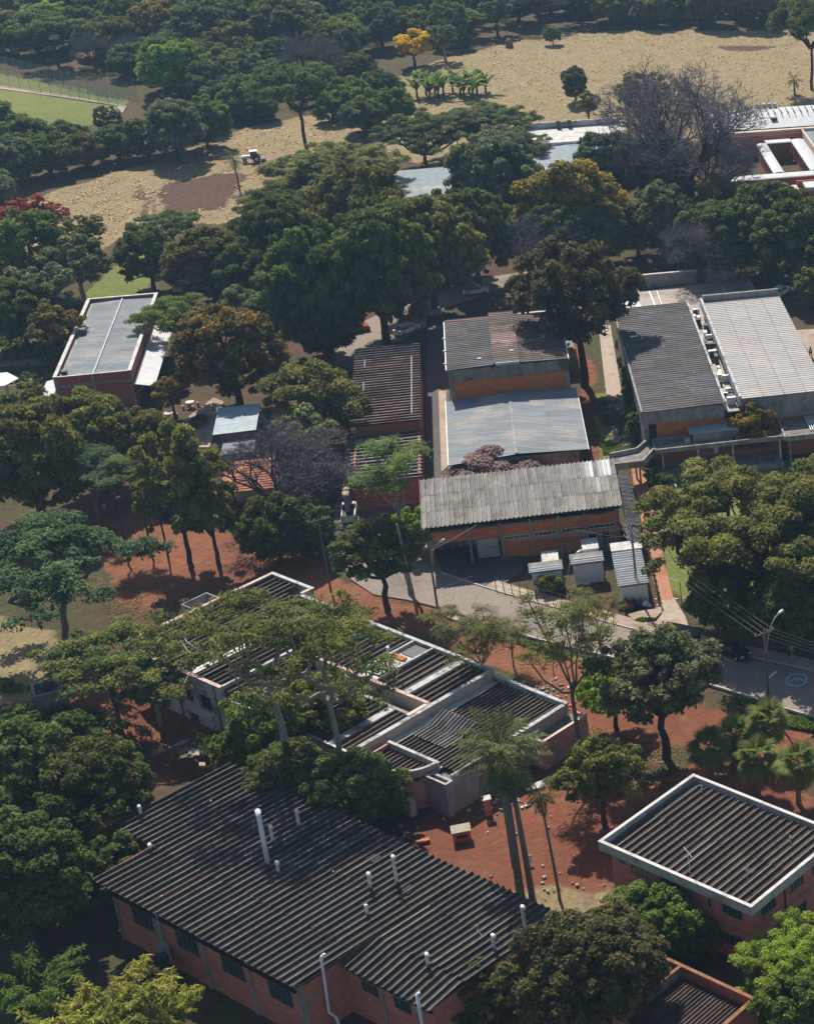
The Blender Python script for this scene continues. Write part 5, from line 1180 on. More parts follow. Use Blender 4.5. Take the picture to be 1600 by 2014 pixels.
def clump_cloud(r, cen, rad, n, size, elong=1.5, up=0.35, low=-0.35, flat=1.0, radial=False, droop=0.0, jitter=0.55, shell=0.72, crown_c=None):
    """leaves spread over the shells of many clumps"""
    w = rad ** 2; k = r.choice(len(cen), n, p=w / w.sum())
    d = unit(r.normal(size=(n, 3)))
    bad = d[:, 2] < low
    d[bad, 2] *= -1
    rr = r.uniform(shell, 1.08, (n, 1)) * rad[k][:, None]
    off = d * rr; off[:, 2] *= flat
    p = cen[k] + off
    nr = unit(d * 0.75 + np.array([0, 0, up]) + r.normal(size=(n, 3)) * jitter)
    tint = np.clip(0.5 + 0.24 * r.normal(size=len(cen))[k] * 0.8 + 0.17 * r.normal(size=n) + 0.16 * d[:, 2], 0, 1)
    tg = None
    if radial:
        tg = d * np.array([1, 1, 0.25]) + r.normal(size=(n, 3)) * 0.35
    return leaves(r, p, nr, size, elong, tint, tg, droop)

def limb(mb, r, a, c, r0, r1, sides=5, wob_=0.12, seg=4, sag=0.0):
    a = np.array(a, float); c = np.array(c, float); L_ = np.linalg.norm(c - a)
    pts = []; rad = []
    for i in range(seg + 1):
        t = i / seg
        p = a + (c - a) * t
        if 0 < i < seg: p = p + r.normal(size=3) * L_ * wob_ * 0.35
        p = p + np.array([0, 0, math.sin(t * PI) * sag * L_])
        pts.append(tuple(p)); rad.append(r0 + (r1 - r0) * t)
    mb.tube(pts, rad, sides, cap=False)
    return pts

TREES = {}
def store(kind, trunk_me, crown_me, R):
    TREES.setdefault(kind, []).append((trunk_me, crown_me, R))

def build_dome(seed, R, H, kz, trunk_h, nclump, clump_r, nleaf, leaf, kind, up=.35, elong=1.5, lean=0.0, open_=0.0, flat=.8, low=-.35, limbs=8):
    r = np.random.default_rng(seed)
    cen = []
    lob = r.uniform(0.66, 1.22, 9)
    tries = 0
    while len(cen) < nclump and tries < 20000:
        tries += 1
        d = unit(r.normal(size=3)); 
        if d[2] < -0.75: continue
        az = (math.atan2(d[1], d[0]) / (2 * PI) % 1) * 9; k0 = int(az) % 9; f = az % 1
        s = lob[k0] * (1 - f) + lob[(k0 + 1) % 9] * f
        t = r.uniform(0.35, 1.0) ** 0.45
        if r.random() < open_: t *= .6
        p = d * np.array([R * s, R * s, kz * R * (0.8 + 0.2 * s)]) * (t * (1 - clump_r / R * .75))
        p[2] += H
        if p[2] < trunk_h * 0.5 + clump_r * .5: continue
        cen.append(p)
    cen = np.array(cen); rad = clump_r * r.uniform(0.45, 1.4, len(cen))
    co, q, ti = clump_cloud(r, cen, rad, nleaf, leaf, elong, up, low, flat, jitter=.75, shell=.35)
    hz = (co[:, 2] - (H - kz * R)) / (2 * kz * R)
    crown = mesh_np('crown', co, q, ti)
    mb = MB()
    fork = np.array([lean * R * .3, 0, trunk_h])
    limb(mb, r, (0, 0, -.3), fork, R * .075, R * .05, 8, .05, 4)
    ends = cen[r.choice(len(cen), min(limbs, len(cen)), replace=False)]
    for e in ends:
        mid = fork + (e - fork) * .55 + np.array([0, 0, R * .05])
        limb(mb, r, fork, mid, R * .04, R * .022, 6, .1, 3); limb(mb, r, mid, e, R * .022, R * .007, 4, .12, 3)
        for _ in range(2):
            e2 = cen[np.argmin(np.linalg.norm(cen - (e + r.normal(size=3) * R * .3), axis=1))]
            limb(mb, r, mid, e2, R * .015, R * .005, 4, .12, 3)
    store(kind, mb.mesh('trunk', None, True), crown, R)

def build_umbrella(seed, R, trunk_h, H, thick, ntier, nleaf, leaf, kind, elong=2.6, nlimb=6, cr=(.10, .19), flat=.42):
    """flat spreading crown on fanning limbs, foliage in thin layered pads"""
    r = np.random.default_rng(seed); mb = MB(); cen = []; rad = []
    fork = np.array([r.normal() * .05 * R, r.normal() * .05 * R, trunk_h])
    limb(mb, r, (0, 0, -.3), fork, R * .042, R * .03, 8, .05, 5)
    for i in range(nlimb):
        a = 2 * PI * (i + r.uniform(-.3, .3)) / nlimb; l = R * r.uniform(.5, .72)
        e = np.array([math.cos(a) * l, math.sin(a) * l, H - thick * r.uniform(.3, .9)])
        limb(mb, r, fork, e, R * .032, R * .016, 6, .14, 5, sag=-.06)
        for j in range(5):
            a2 = a + r.uniform(-.75, .75); l2 = R * r.uniform(.25, 1.0)
            e2 = np.array([math.cos(a2) * l2, math.sin(a2) * l2, H + thick * (.55 * (1 - (l2 / R) ** 2) * 2 - .6) + r.normal() * thick * .25])
            limb(mb, r, e if l2 > l * .7 else fork + (e - fork) * .7, e2, R * .014, R * .005, 4, .12, 3)
            for k in range(ntier):
                cen.append(e2 + r.normal(size=3) * np.array([R * .14, R * .14, thick * .18])); rad.append(R * r.uniform(*cr))
    cen = np.array(cen); rad = np.array(rad)
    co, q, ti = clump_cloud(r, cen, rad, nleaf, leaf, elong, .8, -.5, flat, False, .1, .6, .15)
    store(kind, mb.mesh('trunk', None, True), mesh_np('crown', co, q, ti), R)

def build_tufts(seed, R, trunk_h, H, nleaf, leaf, kind, nlimb=6, multi=False, tuft=.2):
    """young feathery tree: steep bare limbs, each ending in a whorl of long compound leaves"""
    r = np.random.default_rng(seed); mb = MB(); P_, T_, N_, ti = [], [], [], []
    fork = np.array([0, 0, trunk_h]); limb(mb, r, (0, 0, -.3), fork, R * .05, R * .036, 7, .04, 5)
    tips = []
    for i in range(nlimb):
        a = 2 * PI * (i + r.uniform(-.3, .3)) / nlimb; l = R * r.uniform(.35, .9); z = H + R * r.uniform(-.35, .45)
        e = np.array([math.cos(a) * l, math.sin(a) * l, z]); f0 = fork - np.array([0, 0, trunk_h * r.uniform(0, .25)])
        limb(mb, r, f0, e, R * .024, R * .010, 5, .08, 5, sag=-.08)
        tips.append(e)
        for j in range(3):
            t = r.uniform(.5, .9); e2 = f0 + (e - f0) * t + np.array([r.normal() * R * .25, r.normal() * R * .25, R * r.uniform(.1, .35)])
            limb(mb, r, f0 + (e - f0) * (t - .2), e2, R * .011, R * .005, 4, .08, 3); tips.append(e2)
    per = max(8, nleaf // len(tips) // 5)
    for e in tips:
        for j in range(per):     # one compound leaf: a drooping rachis of paired leaflets
            a = r.uniform(0, 2 * PI); el = r.uniform(-.25, .75); Lr = R * tuft * r.uniform(.7, 1.3)
            d = np.array([math.cos(a) * math.cos(el), math.sin(a) * math.cos(el), math.sin(el)])
            side = unit(np.cross(d, [0, 0, 1]))
            tn = np.clip(.5 + .25 * r.normal(), 0, 1)
            for s in range(5):
                t = (s + .8) / 5; p = e + d * Lr * t + np.array([0, 0, -Lr * .45 * t * t])
                P_.append(p); T_.append(side); N_.append(unit(np.array([d[0] * .3, d[1] * .3, 1.0]) + r.normal(size=3) * .2)); ti.append(tn)
    co, q, tt = leaves(r, np.array(P_), np.array(N_), leaf, R * tuft * .42 / leaf, np.array(ti), np.array(T_), 0, -.05)
    store(kind, mb.mesh('trunk', None, True), mesh_np('crown', co, q, tt), R)

def build_bare(seed, R, trunk_h, kind, depth=5):
    r = np.random.default_rng(seed); mb = MB(); tw = MB()
    def grow(p, d, L_, rad, lev):
        e = p + d * L_; mid = (p + e) / 2 + r.normal(size=3) * L_ * .07
        tgt = mb if lev < 3 else tw
        tgt.tube([tuple(p), tuple(mid), tuple(e)], [rad, rad * .85, rad * .65], 6 if lev < 2 else (4 if lev < 3 else 3), cap=False)
        if lev >= depth: return
        for _ in range(4 if lev in (0, 3) else 3):
            nd = unit(d + unit(r.normal(size=3)) * (.75 if lev < 2 else .95) + np.array([0, 0, .10]))
            if nd[2] < -.05: nd[2] = abs(nd[2]) * .3
            grow(p + (e - p) * r.uniform(.55, 1.0), unit(nd), L_ * r.uniform(.62, .82), max(rad * .55, .014 * R / 7), lev + 1)
    fork = np.array([0, 0, trunk_h]); limb(mb, r, (0, 0, -.3), fork, R * .06, R * .05, 8, .05, 4)
    for i in range(5):
        a = 2 * PI * (i + r.uniform(-.3, .3)) / 5
        grow(fork, unit(np.array([math.cos(a), math.sin(a), r.uniform(.45, 1.2)])), R * .42, R * .034, 0)
    store(kind, mb.mesh('trunk', None, True), tw.mesh('crown', None, False), R)

def build_bamboo(seed, R, H, kind):
    r = np.random.default_rng(seed); mb = MB(); P_, T_, N_, ti = [], [], [], []
    for i in range(34):
        a = r.uniform(0, 2 * PI); b0 = r.uniform(0, .3) * R; l = R * r.uniform(.35, 1.0); h = H * r.uniform(.65, 1.0)
        base = np.array([math.cos(a) * b0, math.sin(a) * b0, -.2]); pts = []
        for k in range(7):
            t = k / 6; pts.append(base + np.array([math.cos(a) * l * t * t, math.sin(a) * l * t * t, h * (t - .28 * t ** 4)]))
        mb.tube([tuple(p) for p in pts], [.045 * (1 - .8 * k / 6) for k in range(7)], 4, cap=False)
        tc = r.normal() * .2
        for k in range(270):
            t = r.uniform(.3, 1.0) ; j = min(int(t * 6), 5); f = t * 6 - j; p = pts[j] * (1 - f) + pts[j + 1] * f
            d = unit(r.normal(size=3) * np.array([1, 1, .5])); P_.append(p + d * r.uniform(.1, .75) * R * .17 * (1.3 - .5 * t)); T_.append(d + np.array([0, 0, -.5]))
            N_.append(unit(np.array([0, 0, .9]) + r.normal(size=3) * .5)); ti.append(np.clip(.45 + tc + .2 * r.normal() + .2 * (t - .5), 0, 1))
    co, q, tt = leaves(r, np.array(P_), np.array(N_), .075 * R / 3, 4.5, np.array(ti), np.array(T_), .1)
    store(kind, mb.mesh('trunk', None, True), mesh_np('crown', co, q, tt), R)

# kind: crown radius, height of crown centre (matches RATIO in the placing table)
for s in range(4): build_dome(100 + s, 5.0, 5.2, .92, 1.9, 190, .72, 25000, .26, 'dome')
for s in range(4): build_dome(110 + s, 9.0, 8.2, .80, 3.0, 380, .98, 56000, .33, 'bigdome')
for s in range(2): build_dome(120 + s, 4.0, 6.4, 1.25, 2.6, 120, .62, 17000, .25, 'tall')
for s in range(2): build_dome(130 + s, 2.0, 1.35, .66, .4, 50, .42, 6000, .17, 'bush', limbs=4)
for s in range(2): build_dome(140 + s, 5.0, 6.0, .72, 3.0, 100, .62, 9500, .26, 'loose', open_=.3, limbs=16)
for s in range(2): build_dome(150 + s, 5.0, 5.6, .74, 2.4, 80, .95, 26000, .22, 'puffy', up=.6, flat=.75, low=-.2)
for s in range(2): build_dome(160 + s, 3.5, 3.8, 1.0, .8, 90, .62, 17000, .2, 'cone', limbs=6)
for s in range(3): build_dome(180 + s, 5.0, 3.4, .72, .5, 170, .78, 22000, .27, 'thicket', limbs=6)
for s in range(2): build_dome(170 + s, 5.0, 7.2, .82, 3.8, 150, .70, 17000, .26, 'high', open_=.15, limbs=16)
for s in range(3): build_umbrella(200 + s, 7.0, 4.6, 8.0, 1.7, 4, 26000, .17, 'umbrella', elong=2.0)
for s in range(2): build_umbrella(210 + s, 10.0, 4.0, 10.0, 3.6, 5, 84000, .19, 'canopy', nlimb=9, elong=1.8, cr=(.07, .14), flat=.6)
for s in range(3): build_umbrella(220 + s, 7.0, 8.5, 12.6, 1.9, 3, 10000, .115, 'airy', nlimb=6, elong=3.0, cr=(.10, .2), flat=.35)
for s in range(3): build_tufts(230 + s, 4.5, 5.0, 8.6, 5200, .085, 'tufted', nlimb=6, tuft=.26)
for s in range(2): build_tufts(240 + s, 3.6, 9.5, 12.6, 6500, .085, 'slender', nlimb=6, tuft=.32)
for s in range(2): build_bare(250 + s, 7.0, 2.8, 'bare', 6)
for s in range(2): build_bamboo(260 + s, 4.0, 7.5, 'bamboo')

TCOUNT = {}
def tree(kind, p, label, leaf='leaf_dark', bark='bark', name='tree', cat='tree', group=None, sz=1.0, rot=None, var=None, sc=1.0):
    lst = TREES[kind]; n = TCOUNT.get(kind, 0); TCOUNT[kind] = n + 1
    tm, cm, R = lst[(n if var is None else var) % len(lst)]
    e = empty(name, (p[0], p[1], -.05), random.uniform(0, 2 * PI) if rot is None else rot, label, cat, group)
    s = p[2] / R * sc; e.scale = (s, s, s * sz)
    for nm, me, mt in (('trunk', tm, bark), ('crown', cm, leaf)):
        if not me.materials: me.materials.append(None)
        o = link(nm, me, e); o.material_slots[0].link = 'OBJECT'; o.material_slots[0].material = MAT[mt]
    return e

# --- foreground and middle-ground trees, one by one
T = tree
T('bigdome', (-91.57, 151.38, 7.19), 'dark leafy tree at the left edge, upper of the dark group there', 'leaf_dark', 'bark_dark')
T('bigdome', (-85.26, 149.18, 6.61), 'dark green tree leaning over the left end of the workshop roof', 'leaf_dark', 'bark_dark')
T('bigdome', (-86.24, 136.25, 7.13), 'shaded dark tree at the left edge above the bamboo', 'leaf_dark', 'bark_dark')
T('dome', (-82.41, 145.40, 3.51), 'dark leafy tree over the notch of the workshop roof', 'leaf_olive', 'bark_dark', sz=1.1)
T('dome', (-80.76, 140.31, 3.66), 'dark tree in deep shade at the workshop corner', 'leaf_dark', 'bark_dark')
T('bamboo', (-72.28, 121.04, 4.86), 'large yellow-green bamboo clump in the bottom left corner', 'leaf_bamboo', 'bark_pale', 'bamboo_clump', 'bamboo')
T('bamboo', (-80.73, 125.30, 3.95), 'green bamboo clump at the left edge near the bottom', 'leaf_mid', 'bark_pale', 'bamboo_clump', 'bamboo')
T('bamboo', (-68.78, 122.92, 2.88), 'pale green bamboo clump against the workshop wall', 'leaf_bamboo', 'bark_pale', 'bamboo_clump', 'bamboo')
T('bamboo', (-74.79, 117.78, 4.38), 'shaded bamboo clump on the bottom edge at left', 'leaf_bamboo', 'bark_pale', 'bamboo_clump', 'bamboo')
T('bush', (-73.39, 129.27, 2.41), 'blue-green bush against the workshop wall', 'leaf_grey', name='bush', cat='bush')
T('airy', (-70.24, 156.12, 9.66), 'wide airy feathery tree spreading over the derelict roof, left one', 'leaf_feather', 'bark_pale', var=0, sz=1.12)
T('airy', (-65.20, 156.89, 7.61), 'airy feathery tree with pale trunk in front of the derelict building, right one', 'leaf_feather', 'bark_pale', var=1, sz=1.25)
T('loose', (-73.74, 161.52, 4.75), 'shaggy green tree in front of the derelict white wall', 'leaf_mid', 'bark', sz=1.1)
T('dome', (-69.79, 166.34, 4.43), 'leafy green tree against the derelict lower roof', 'leaf_olive', 'bark')
T('bigdome', (-69.54, 153.36, 5.74), 'broad dark bush-like tree behind the workshop vent pipes', 'leaf_dark', sz=.8)
T('bigdome', (-63.01, 152.53, 5.71), 'glossy dark green tree beside the pink curved wall', 'leaf_dark', sz=.8)
T('dome', (-76.33, 159.75, 3.23), 'bushy green tree at the derelict building corner', 'leaf_mid')
T('umbrella', (-93.45, 171.04, 7.03), 'flat feathery tree above the teal concrete box', 'leaf_feather', 'bark')
T('umbrella', (-105.81, 186.63, 9.87), 'wide layered blue-green tree at the left edge over red earth', 'leaf_blue', 'bark')
T('loose', (-89.10, 171.05, 3.96), 'thin leafy tree against the derelict white wall', 'leaf_grey', 'bark_pale')
T('bigdome', (-123.00, 218.74, 8.54), 'dense olive-green tree at the left edge below the brick hall', 'leaf_olive', 'bark_dark', sz=1.15)
T('bigdome', (-118.63, 227.02, 7.41), 'rounded olive-green tree in front of the brick hall', 'leaf_olive', 'bark_dark', sz=1.1)
T('tufted', (-114.96, 217.12, 4.39), 'slim blue-green feathery tree in front of the olive trees', 'leaf_blue', 'bark', sz=1.2)
T('dome', (-113.15, 228.27, 4.97), 'bushy olive tree above the row of bare trunks', 'leaf_olive', 'bark_dark', sz=1.2)
T('slender', (-108.38, 209.22, 3.04), 'slender tall-trunked tree in red earth, left of its row', 'leaf_blue', 'bark_dark')
T('slender', (-106.33, 211.22, 3.06), 'slender tall-trunked tree in red earth, middle of its row', 'leaf_mid', 'bark_dark')
T('slender', (-103.19, 208.63, 2.73), 'slender tall-trunked tree in red earth, right of its row', 'leaf_mid', 'bark_dark')
T('tall', (-99.37, 206.10, 4.86), 'tall leafy tree standing in the red earth clearing', 'leaf_olive', 'bark_dark', sz=1.4)
T('tall', (-96.10, 206.29, 4.03), 'dark leafy tree at the right of the red earth clearing', 'leaf_olive', 'bark_dark', sz=1.45)
T('bare', (-91.67, 217.03, 9.15), 'leafless grey tree in front of the red-tiled pavilion', 'twig_grey', 'bark_dark')
T('bare', (-87.36, 218.00, 6.50), 'leafless grey tree beside the ochre wall', 'twig_grey', 'bark_dark')
T('loose', (-92.12, 228.61, 5.69), 'thin grey-green tree among the leafless branches', 'leaf_grey', 'bark_dark')
T('dome', (-89.04, 207.33, 4.61), 'dark tree in shade below the leafless tree', 'leaf_dark', 'bark_dark')
T('dome', (-86.61, 208.58, 4.11), 'dark tree in shade beside the parked white pickup', 'leaf_dark', 'bark_dark')
T('puffy', (-93.66, 239.06, 7.36), 'rounded light green tree beside the rusty roof', 'leaf_olive', 'bark_pale')
T('dome', (-111.11, 255.22, 8.15), 'dense mango tree with brownish new leaves', 'leaf_mango', 'bark_dark')
T('umbrella', (-126.23, 274.13, 6.44), 'flat green tree overhanging the brick hall roof', 'leaf_mid', 'bark')
T('puffy', (-121.01, 284.93, 4.11), 'small grey-green tree above the mango tree', 'leaf_grey', 'bark')
T('puffy', (-122.45, 277.97, 3.78), 'small green tree between the mango and the brick hall', 'leaf_grey', 'bark')
T('loose', (-119.06, 251.41, 3.24), 'small crooked tree by the round stone tables', 'leaf_gold', 'bark_dark')
T('bigdome', (-131.09, 299.48, 8.92), 'broad umbrella tree with olive layered crown behind the brick hall', 'leaf_olive', 'bark_dark', sz=.85)
T('dome', (-143.86, 305.77, 5.27), 'dark round tree beside the lawn strip', 'leaf_dark', 'bark_dark', sz=1.1)
T('umbrella', (-146.21, 321.67, 5.88), 'dark flat-topped tree at the edge of the ploughed soil', 'leaf_dark', 'bark_dark')
T('umbrella', (-135.16, 314.21, 5.58), 'flat dark tree in front of the low white house', 'leaf_dark', 'bark_dark')
T('bigdome', (-104.85, 275.99, 9.09), 'huge dark shade tree, lowest of the central grove', 'leaf_dark', 'bark_dark', sz=1.35)
T('bigdome', (-97.45, 279.90, 10.02), 'huge dark shade tree in the middle of the central grove', 'leaf_dark', 'bark_dark', sz=1.35)
T('bigdome', (-93.78, 294.01, 8.73), 'dark olive tree at the right of the central grove', 'leaf_olive', 'bark_dark', sz=1.35)
T('bigdome', (-120.03, 303.88, 7.65), 'dark tree on the left flank of the central grove', 'leaf_dark', 'bark_dark', sz=1.3)
T('bigdome', (-111.20, 313.72, 8.78), 'dark olive tree at the top of the central grove', 'leaf_olive', 'bark_dark', sz=1.3)
T('bigdome', (-96.81, 311.61, 7.37), 'dark round tree below the pale blue-grey roof', 'leaf_dark', 'bark_dark', sz=1.2)
T('canopy', (-126.24, 349.63, 11.70), 'wide flat umbrella tree at the edge of the dry field', 'leaf_olive', 'bark_dark', sz=.75)
T('canopy', (-118.34, 336.95, 8.39), 'layered olive tree overhanging the pale blue-grey roof', 'leaf_olive', 'bark_dark', sz=.85)
T('bigdome', (-103.39, 271.79, 6.16), 'dark tree at the foot of the central grove, left of the parked cars', 'leaf_dark', 'bark_dark', sz=1.2)
T('bigdome', (-89.72, 306.05, 7.24), 'dark tree between the central grove and the golden-crowned tree', 'leaf_dark', 'bark_dark', sz=1.4)
T('bigdome', (-116.72, 292.64, 5.25), 'dark tree on the left slope of the central grove', 'leaf_dark', 'bark_dark', sz=1.2)
T('bigdome', (-103.49, 310.88, 6.90), 'dark rounded tree near the top of the central grove', 'leaf_dark', 'bark_dark', sz=1.2)
T('bigdome', (-77.93, 312.57, 6.94), 'dark tree below the golden-crowned tree', 'leaf_dark', 'bark_dark', sz=1.1)
T('bigdome', (-70.58, 316.46, 6.55), 'dark tree in front of the hidden red building', 'leaf_dark', 'bark_dark', sz=1.1)
T('dome', (-66.11, 322.51, 5.24), 'thin olive tree right of the hidden red building', 'leaf_olive', 'bark_dark')
T('bigdome', (-124.46, 296.34, 6.19), 'dark tree between the umbrella tree and the central grove', 'leaf_dark', 'bark_dark', sz=1.1)
T('canopy', (-128.90, 342.34, 8.01), 'flat olive tree on the upper left of the central grove', 'leaf_olive', 'bark_dark', sz=.8)
T('dome', (-130.31, 317.09, 5.16), 'dark tree above the umbrella tree', 'leaf_dark', 'bark_dark')
T('umbrella', (-131.06, 330.41, 6.79), 'dark feathery tree beside the ploughed soil', 'leaf_dark', 'bark_dark')
T('bigdome', (-93.42, 340.80, 9.44), 'grey-green dome-shaped tree behind the golden-crowned tree', 'leaf_grey', 'bark_dark', sz=1.1)
T('canopy', (-99.91, 372.79, 7.77), 'rounded umbrella tree left of the pale flat-roofed block', 'leaf_grey', 'bark_dark', sz=.85)
T('canopy', (-108.65, 388.13, 10.28), 'dark umbrella tree at the near edge of the dry field', 'leaf_dark', 'bark_dark', sz=.7)
T('canopy', (-118.10, 378.30, 10.05), 'dark umbrella tree with several leaning trunks by the dry field', 'leaf_dark', 'bark_dark', sz=.75)
T('bigdome', (-75.18, 350.75, 8.68), 'dark green dome tree in front of the pale flat-roofed block', 'leaf_dark', 'bark_dark')
T('puffy', (-76.83, 320.55, 10.16), 'golden-topped tree with clustered billowing crown', 'leaf_gold', 'bark_dark', sz=.95)
T('bare', (-60.15, 343.26, 16.37), 'very large leafless grey tree left of the white galleries', 'twig_grey', 'bark_dark', sc=1.15)
T('bare', (-67.83, 350.89, 11.19), 'leafless grey tree behind the dark green dome tree', 'twig_grey', 'bark_dark')
T('bare', (-56.58, 344.66, 11.02), 'leafless grey tree in front of the courtyard gallery', 'twig_grey', 'bark_dark')
T('loose', (-79.01, 403.92, 7.17), 'thin pale green tree at the edge of the dry field behind the leafless tree', 'leaf_olive', 'bark')
T('puffy', (-54.56, 340.99, 5.19), 'bright yellow-green tree below the leafless trees', 'leaf_gold', 'bark_dark')
T('dome', (-64.29, 343.74, 5.23), 'greenish tree under the leafless branches', 'leaf_mid', 'bark_dark')
T('loose', (-61.41, 322.14, 7.11), 'grey sparse tree beside the hidden red building', 'leaf_grey', 'bark_pale')
T('bare', (-53.22, 308.31, 8.21), 'leafless tree in shade behind the paved court', 'twig_grey', 'bark_dark')
T('bigdome', (-42.73, 312.69, 9.69), 'dark green tree at the right edge above the white roof', 'leaf_dark', 'bark_dark')
T('bigdome', (-35.27, 306.14, 9.07), 'dark tree at the right edge behind the parked white car', 'leaf_dark', 'bark_dark')
T('bigdome', (-49.58, 312.01, 7.85), 'dark bushy tree behind the paved court', 'leaf_dark', 'bark_dark')
T('dome', (-32.89, 296.83, 4.00), 'olive tree at the right edge beside the white roof', 'leaf_olive', 'bark_dark')
T('high', (-63.71, 263.59, 8.86), 'tall olive tree standing between the two dark roofs', 'leaf_khaki', 'bark_dark', sz=1.15)
T('bare', (-81.09, 308.31, 8.21), 'leafless tree in shade below the hidden red building', 'twig_grey', 'bark_dark')
T('canopy', (-29.65, 194.10, 12.62), 'huge spreading green tree on the lawn at the right edge', 'leaf_olive', 'bark_dark', sz=1.0)
T('canopy', (-23.50, 193.88, 9.29), 'second spreading green tree at the right edge behind the lawn', 'leaf_mid', 'bark_dark')
T('bigdome', (-32.95, 189.62, 5.21), 'shaded tree at the near side of the lawn by the road', 'leaf_dark', 'bark_dark')
T('bigdome', (-25.03, 184.92, 6.01), 'dark shaded tree over the road at the right edge', 'leaf_dark', 'bark_dark')
T('cone', (-35.70, 238.33, 3.84), 'yellow-green bamboo-like shrub beside the concrete canopy', 'leaf_gold', 'bark', cat='shrub')
T('high', (-72.66, 195.56, 5.31), 'dark glossy tree at the bend of the road', 'leaf_dark', 'bark_dark', sz=1.0)
T('dome', (-73.72, 209.60, 2.80), 'bright green small tree at the shed corner', 'leaf_bright', 'bark_dark', sz=1.1)
T('slender', (-71.58, 200.72, 4.53), 'slim tall tree with feathery top in front of the rusty building', 'leaf_mid', 'bark_pale')
T('tufted', (-56.25, 174.81, 4.49), 'feathery young tree with yellowing tips behind the derelict roof', 'leaf_tips', 'bark')
T('tufted', (-63.63, 186.51, 2.35), 'small feathery tree on the verge near the derelict roof', 'leaf_tips', 'bark')
T('tufted', (-54.96, 182.14, 2.64), 'feathery sapling on the road verge', 'leaf_tips', 'bark')
T('tufted', (-44.21, 164.61, 5.22), 'tall forked tree with feathery tufts beside the road', 'leaf_tips', 'bark', sz=1.5)
T('tufted', (-46.25, 185.79, 3.07), 'feathery treetop against the road surface', 'leaf_tips', 'bark')
T('high', (-41.42, 169.76, 3.71), 'bright green leafy tree by the pink annex', 'leaf_bright', 'bark_dark', sz=.9)
T('high', (-35.50, 164.44, 6.53), 'round dark broad-leaved tree beside the road', 'leaf_grey', 'bark_dark', sz=1.0)
T('high', (-39.30, 152.62, 4.14), 'dark tree with two trunks left of the two-storey building', 'leaf_olive', 'bark_dark', sz=1.0)
T('bush', (-42.22, 160.74, 2.99), 'olive bush beside the pink annex wall', 'leaf_olive', name='bush', cat='bush')
T('bigdome', (-31.24, 133.67, 4.72), 'green flat-crowned tree against the two-storey building', 'leaf_mid', 'bark_dark', sz=.85)
T('bigdome', (-34.50, 123.65, 6.65), 'large olive tree at the bottom edge', 'leaf_khaki', 'bark_dark')
T('dome', (-44.39, 124.97, 3.06), 'dark green tree at the right end of the workshop', 'leaf_dark', 'bark_dark')
T('canopy', (-17.32, 128.05, 5.25), 'bright lime-green tree in the bottom right corner', 'leaf_bright', 'bark_dark', sz=.9)
T('dome', (-18.04, 122.25, 3.54), 'bright green bush-like tree on the bottom right edge', 'leaf_mid', 'bark_dark')
T('dome', (-27.52, 132.96, 2.12), 'dark small tree by the ground-floor windows', 'leaf_dark', 'bark_dark')
T('puffy', (-66.61, 224.67, 7.04), 'mauve-blossomed tree behind the long pale-roofed shed', 'leaf_pink', 'bark_dark', sz=.5)
T('loose', (-171.81, 322.11, 5.88), 'red-flowering tree at the left edge by the dry field', 'leaf_red', 'bark_dark')
T('loose', (-172.79, 334.62, 3.55), 'small red-flowering tree right of the larger one', 'leaf_red', 'bark_dark', sz=.9)
T('loose', (-151.22, 282.93, 6.36), 'grey-brown thin tree with a few red flowers by the brick hall', 'leaf_grey', 'bark_dark')
T('dome', (-161.01, 301.82, 7.62), 'green tree below the red-flowering trees', 'leaf_mid', 'bark_dark')
T('loose', (-151.95, 297.99, 6.21), 'sparse grey tree beside the lawn strip', 'leaf_grey', 'bark_pale')
T('loose', (-161.14, 321.98, 4.28), 'small sparse tree on the dry field edge', 'leaf_olive', 'bark')
T('dome', (-151.90, 277.77, 5.86), 'dark thicket tree left of the brick hall', 'leaf_dark', 'bark_dark')
T('loose', (-143.78, 271.65, 4.93), 'brownish thin tree left of the brick hall', 'leaf_mango', 'bark_dark')
T('bush', (-135.39, 257.47, 2.37), 'green bush under the brick hall awning', 'leaf_mid', name='bush', cat='bush')
T('bush', (-102.34, 167.72, 2.52), 'bright bush at the left edge beside the teal box', 'leaf_mid', name='bush', cat='bush')
T('bush', (-64.65, 175.60, 1.63), 'small weed bush growing on the derelict building edge', 'leaf_olive', name='bush', cat='bush', sc=.8)
T('umbrella', (-145.46, 388.16, 9.42), 'tall dark tree standing in the dry field strip', 'leaf_dark', 'bark_dark', sz=1.45)
T('puffy', (-145.54, 466.90, 5.28), 'bright yellow-flowering tree at the far field edge', 'leaf_yellow', 'bark_dark', sz=.9)
T('loose', (-139.59, 472.30, 4.80), 'bare greyish tree right of the yellow-flowering tree', 'leaf_grey', 'bark_pale')
T('dome', (-99.29, 430.82, 3.93), 'compact dark tree alone in the dry field', 'leaf_dark', 'bark_dark', sz=1.1)
T('loose', (-92.76, 413.42, 3.56), 'small olive tree at the near edge of the dry field', 'leaf_olive', 'bark')
T('dome', (-117.15, 489.92, 2.49), 'small round tree near the far edge of the dry field', 'leaf_mid', 'bark_dark')
T('umbrella', (-47.33, 443.10, 8.73), 'tall dark tree at the far right of the dry field', 'leaf_dark', 'bark_dark', sz=1.7)
T('tall', (-189.53, 397.61, 2.98), 'dark round-topped tree by the sports field fence', 'leaf_dark', 'bark_dark', sz=.95)
T('bigdome', (-169.97, 383.39, 7.52), 'broad grey-green tree beside the sports field', 'leaf_grey', 'bark_dark')
T('dome', (-167.89, 393.59, 5.44), 'round green tree right of the sports field', 'leaf_mid', 'bark_dark')
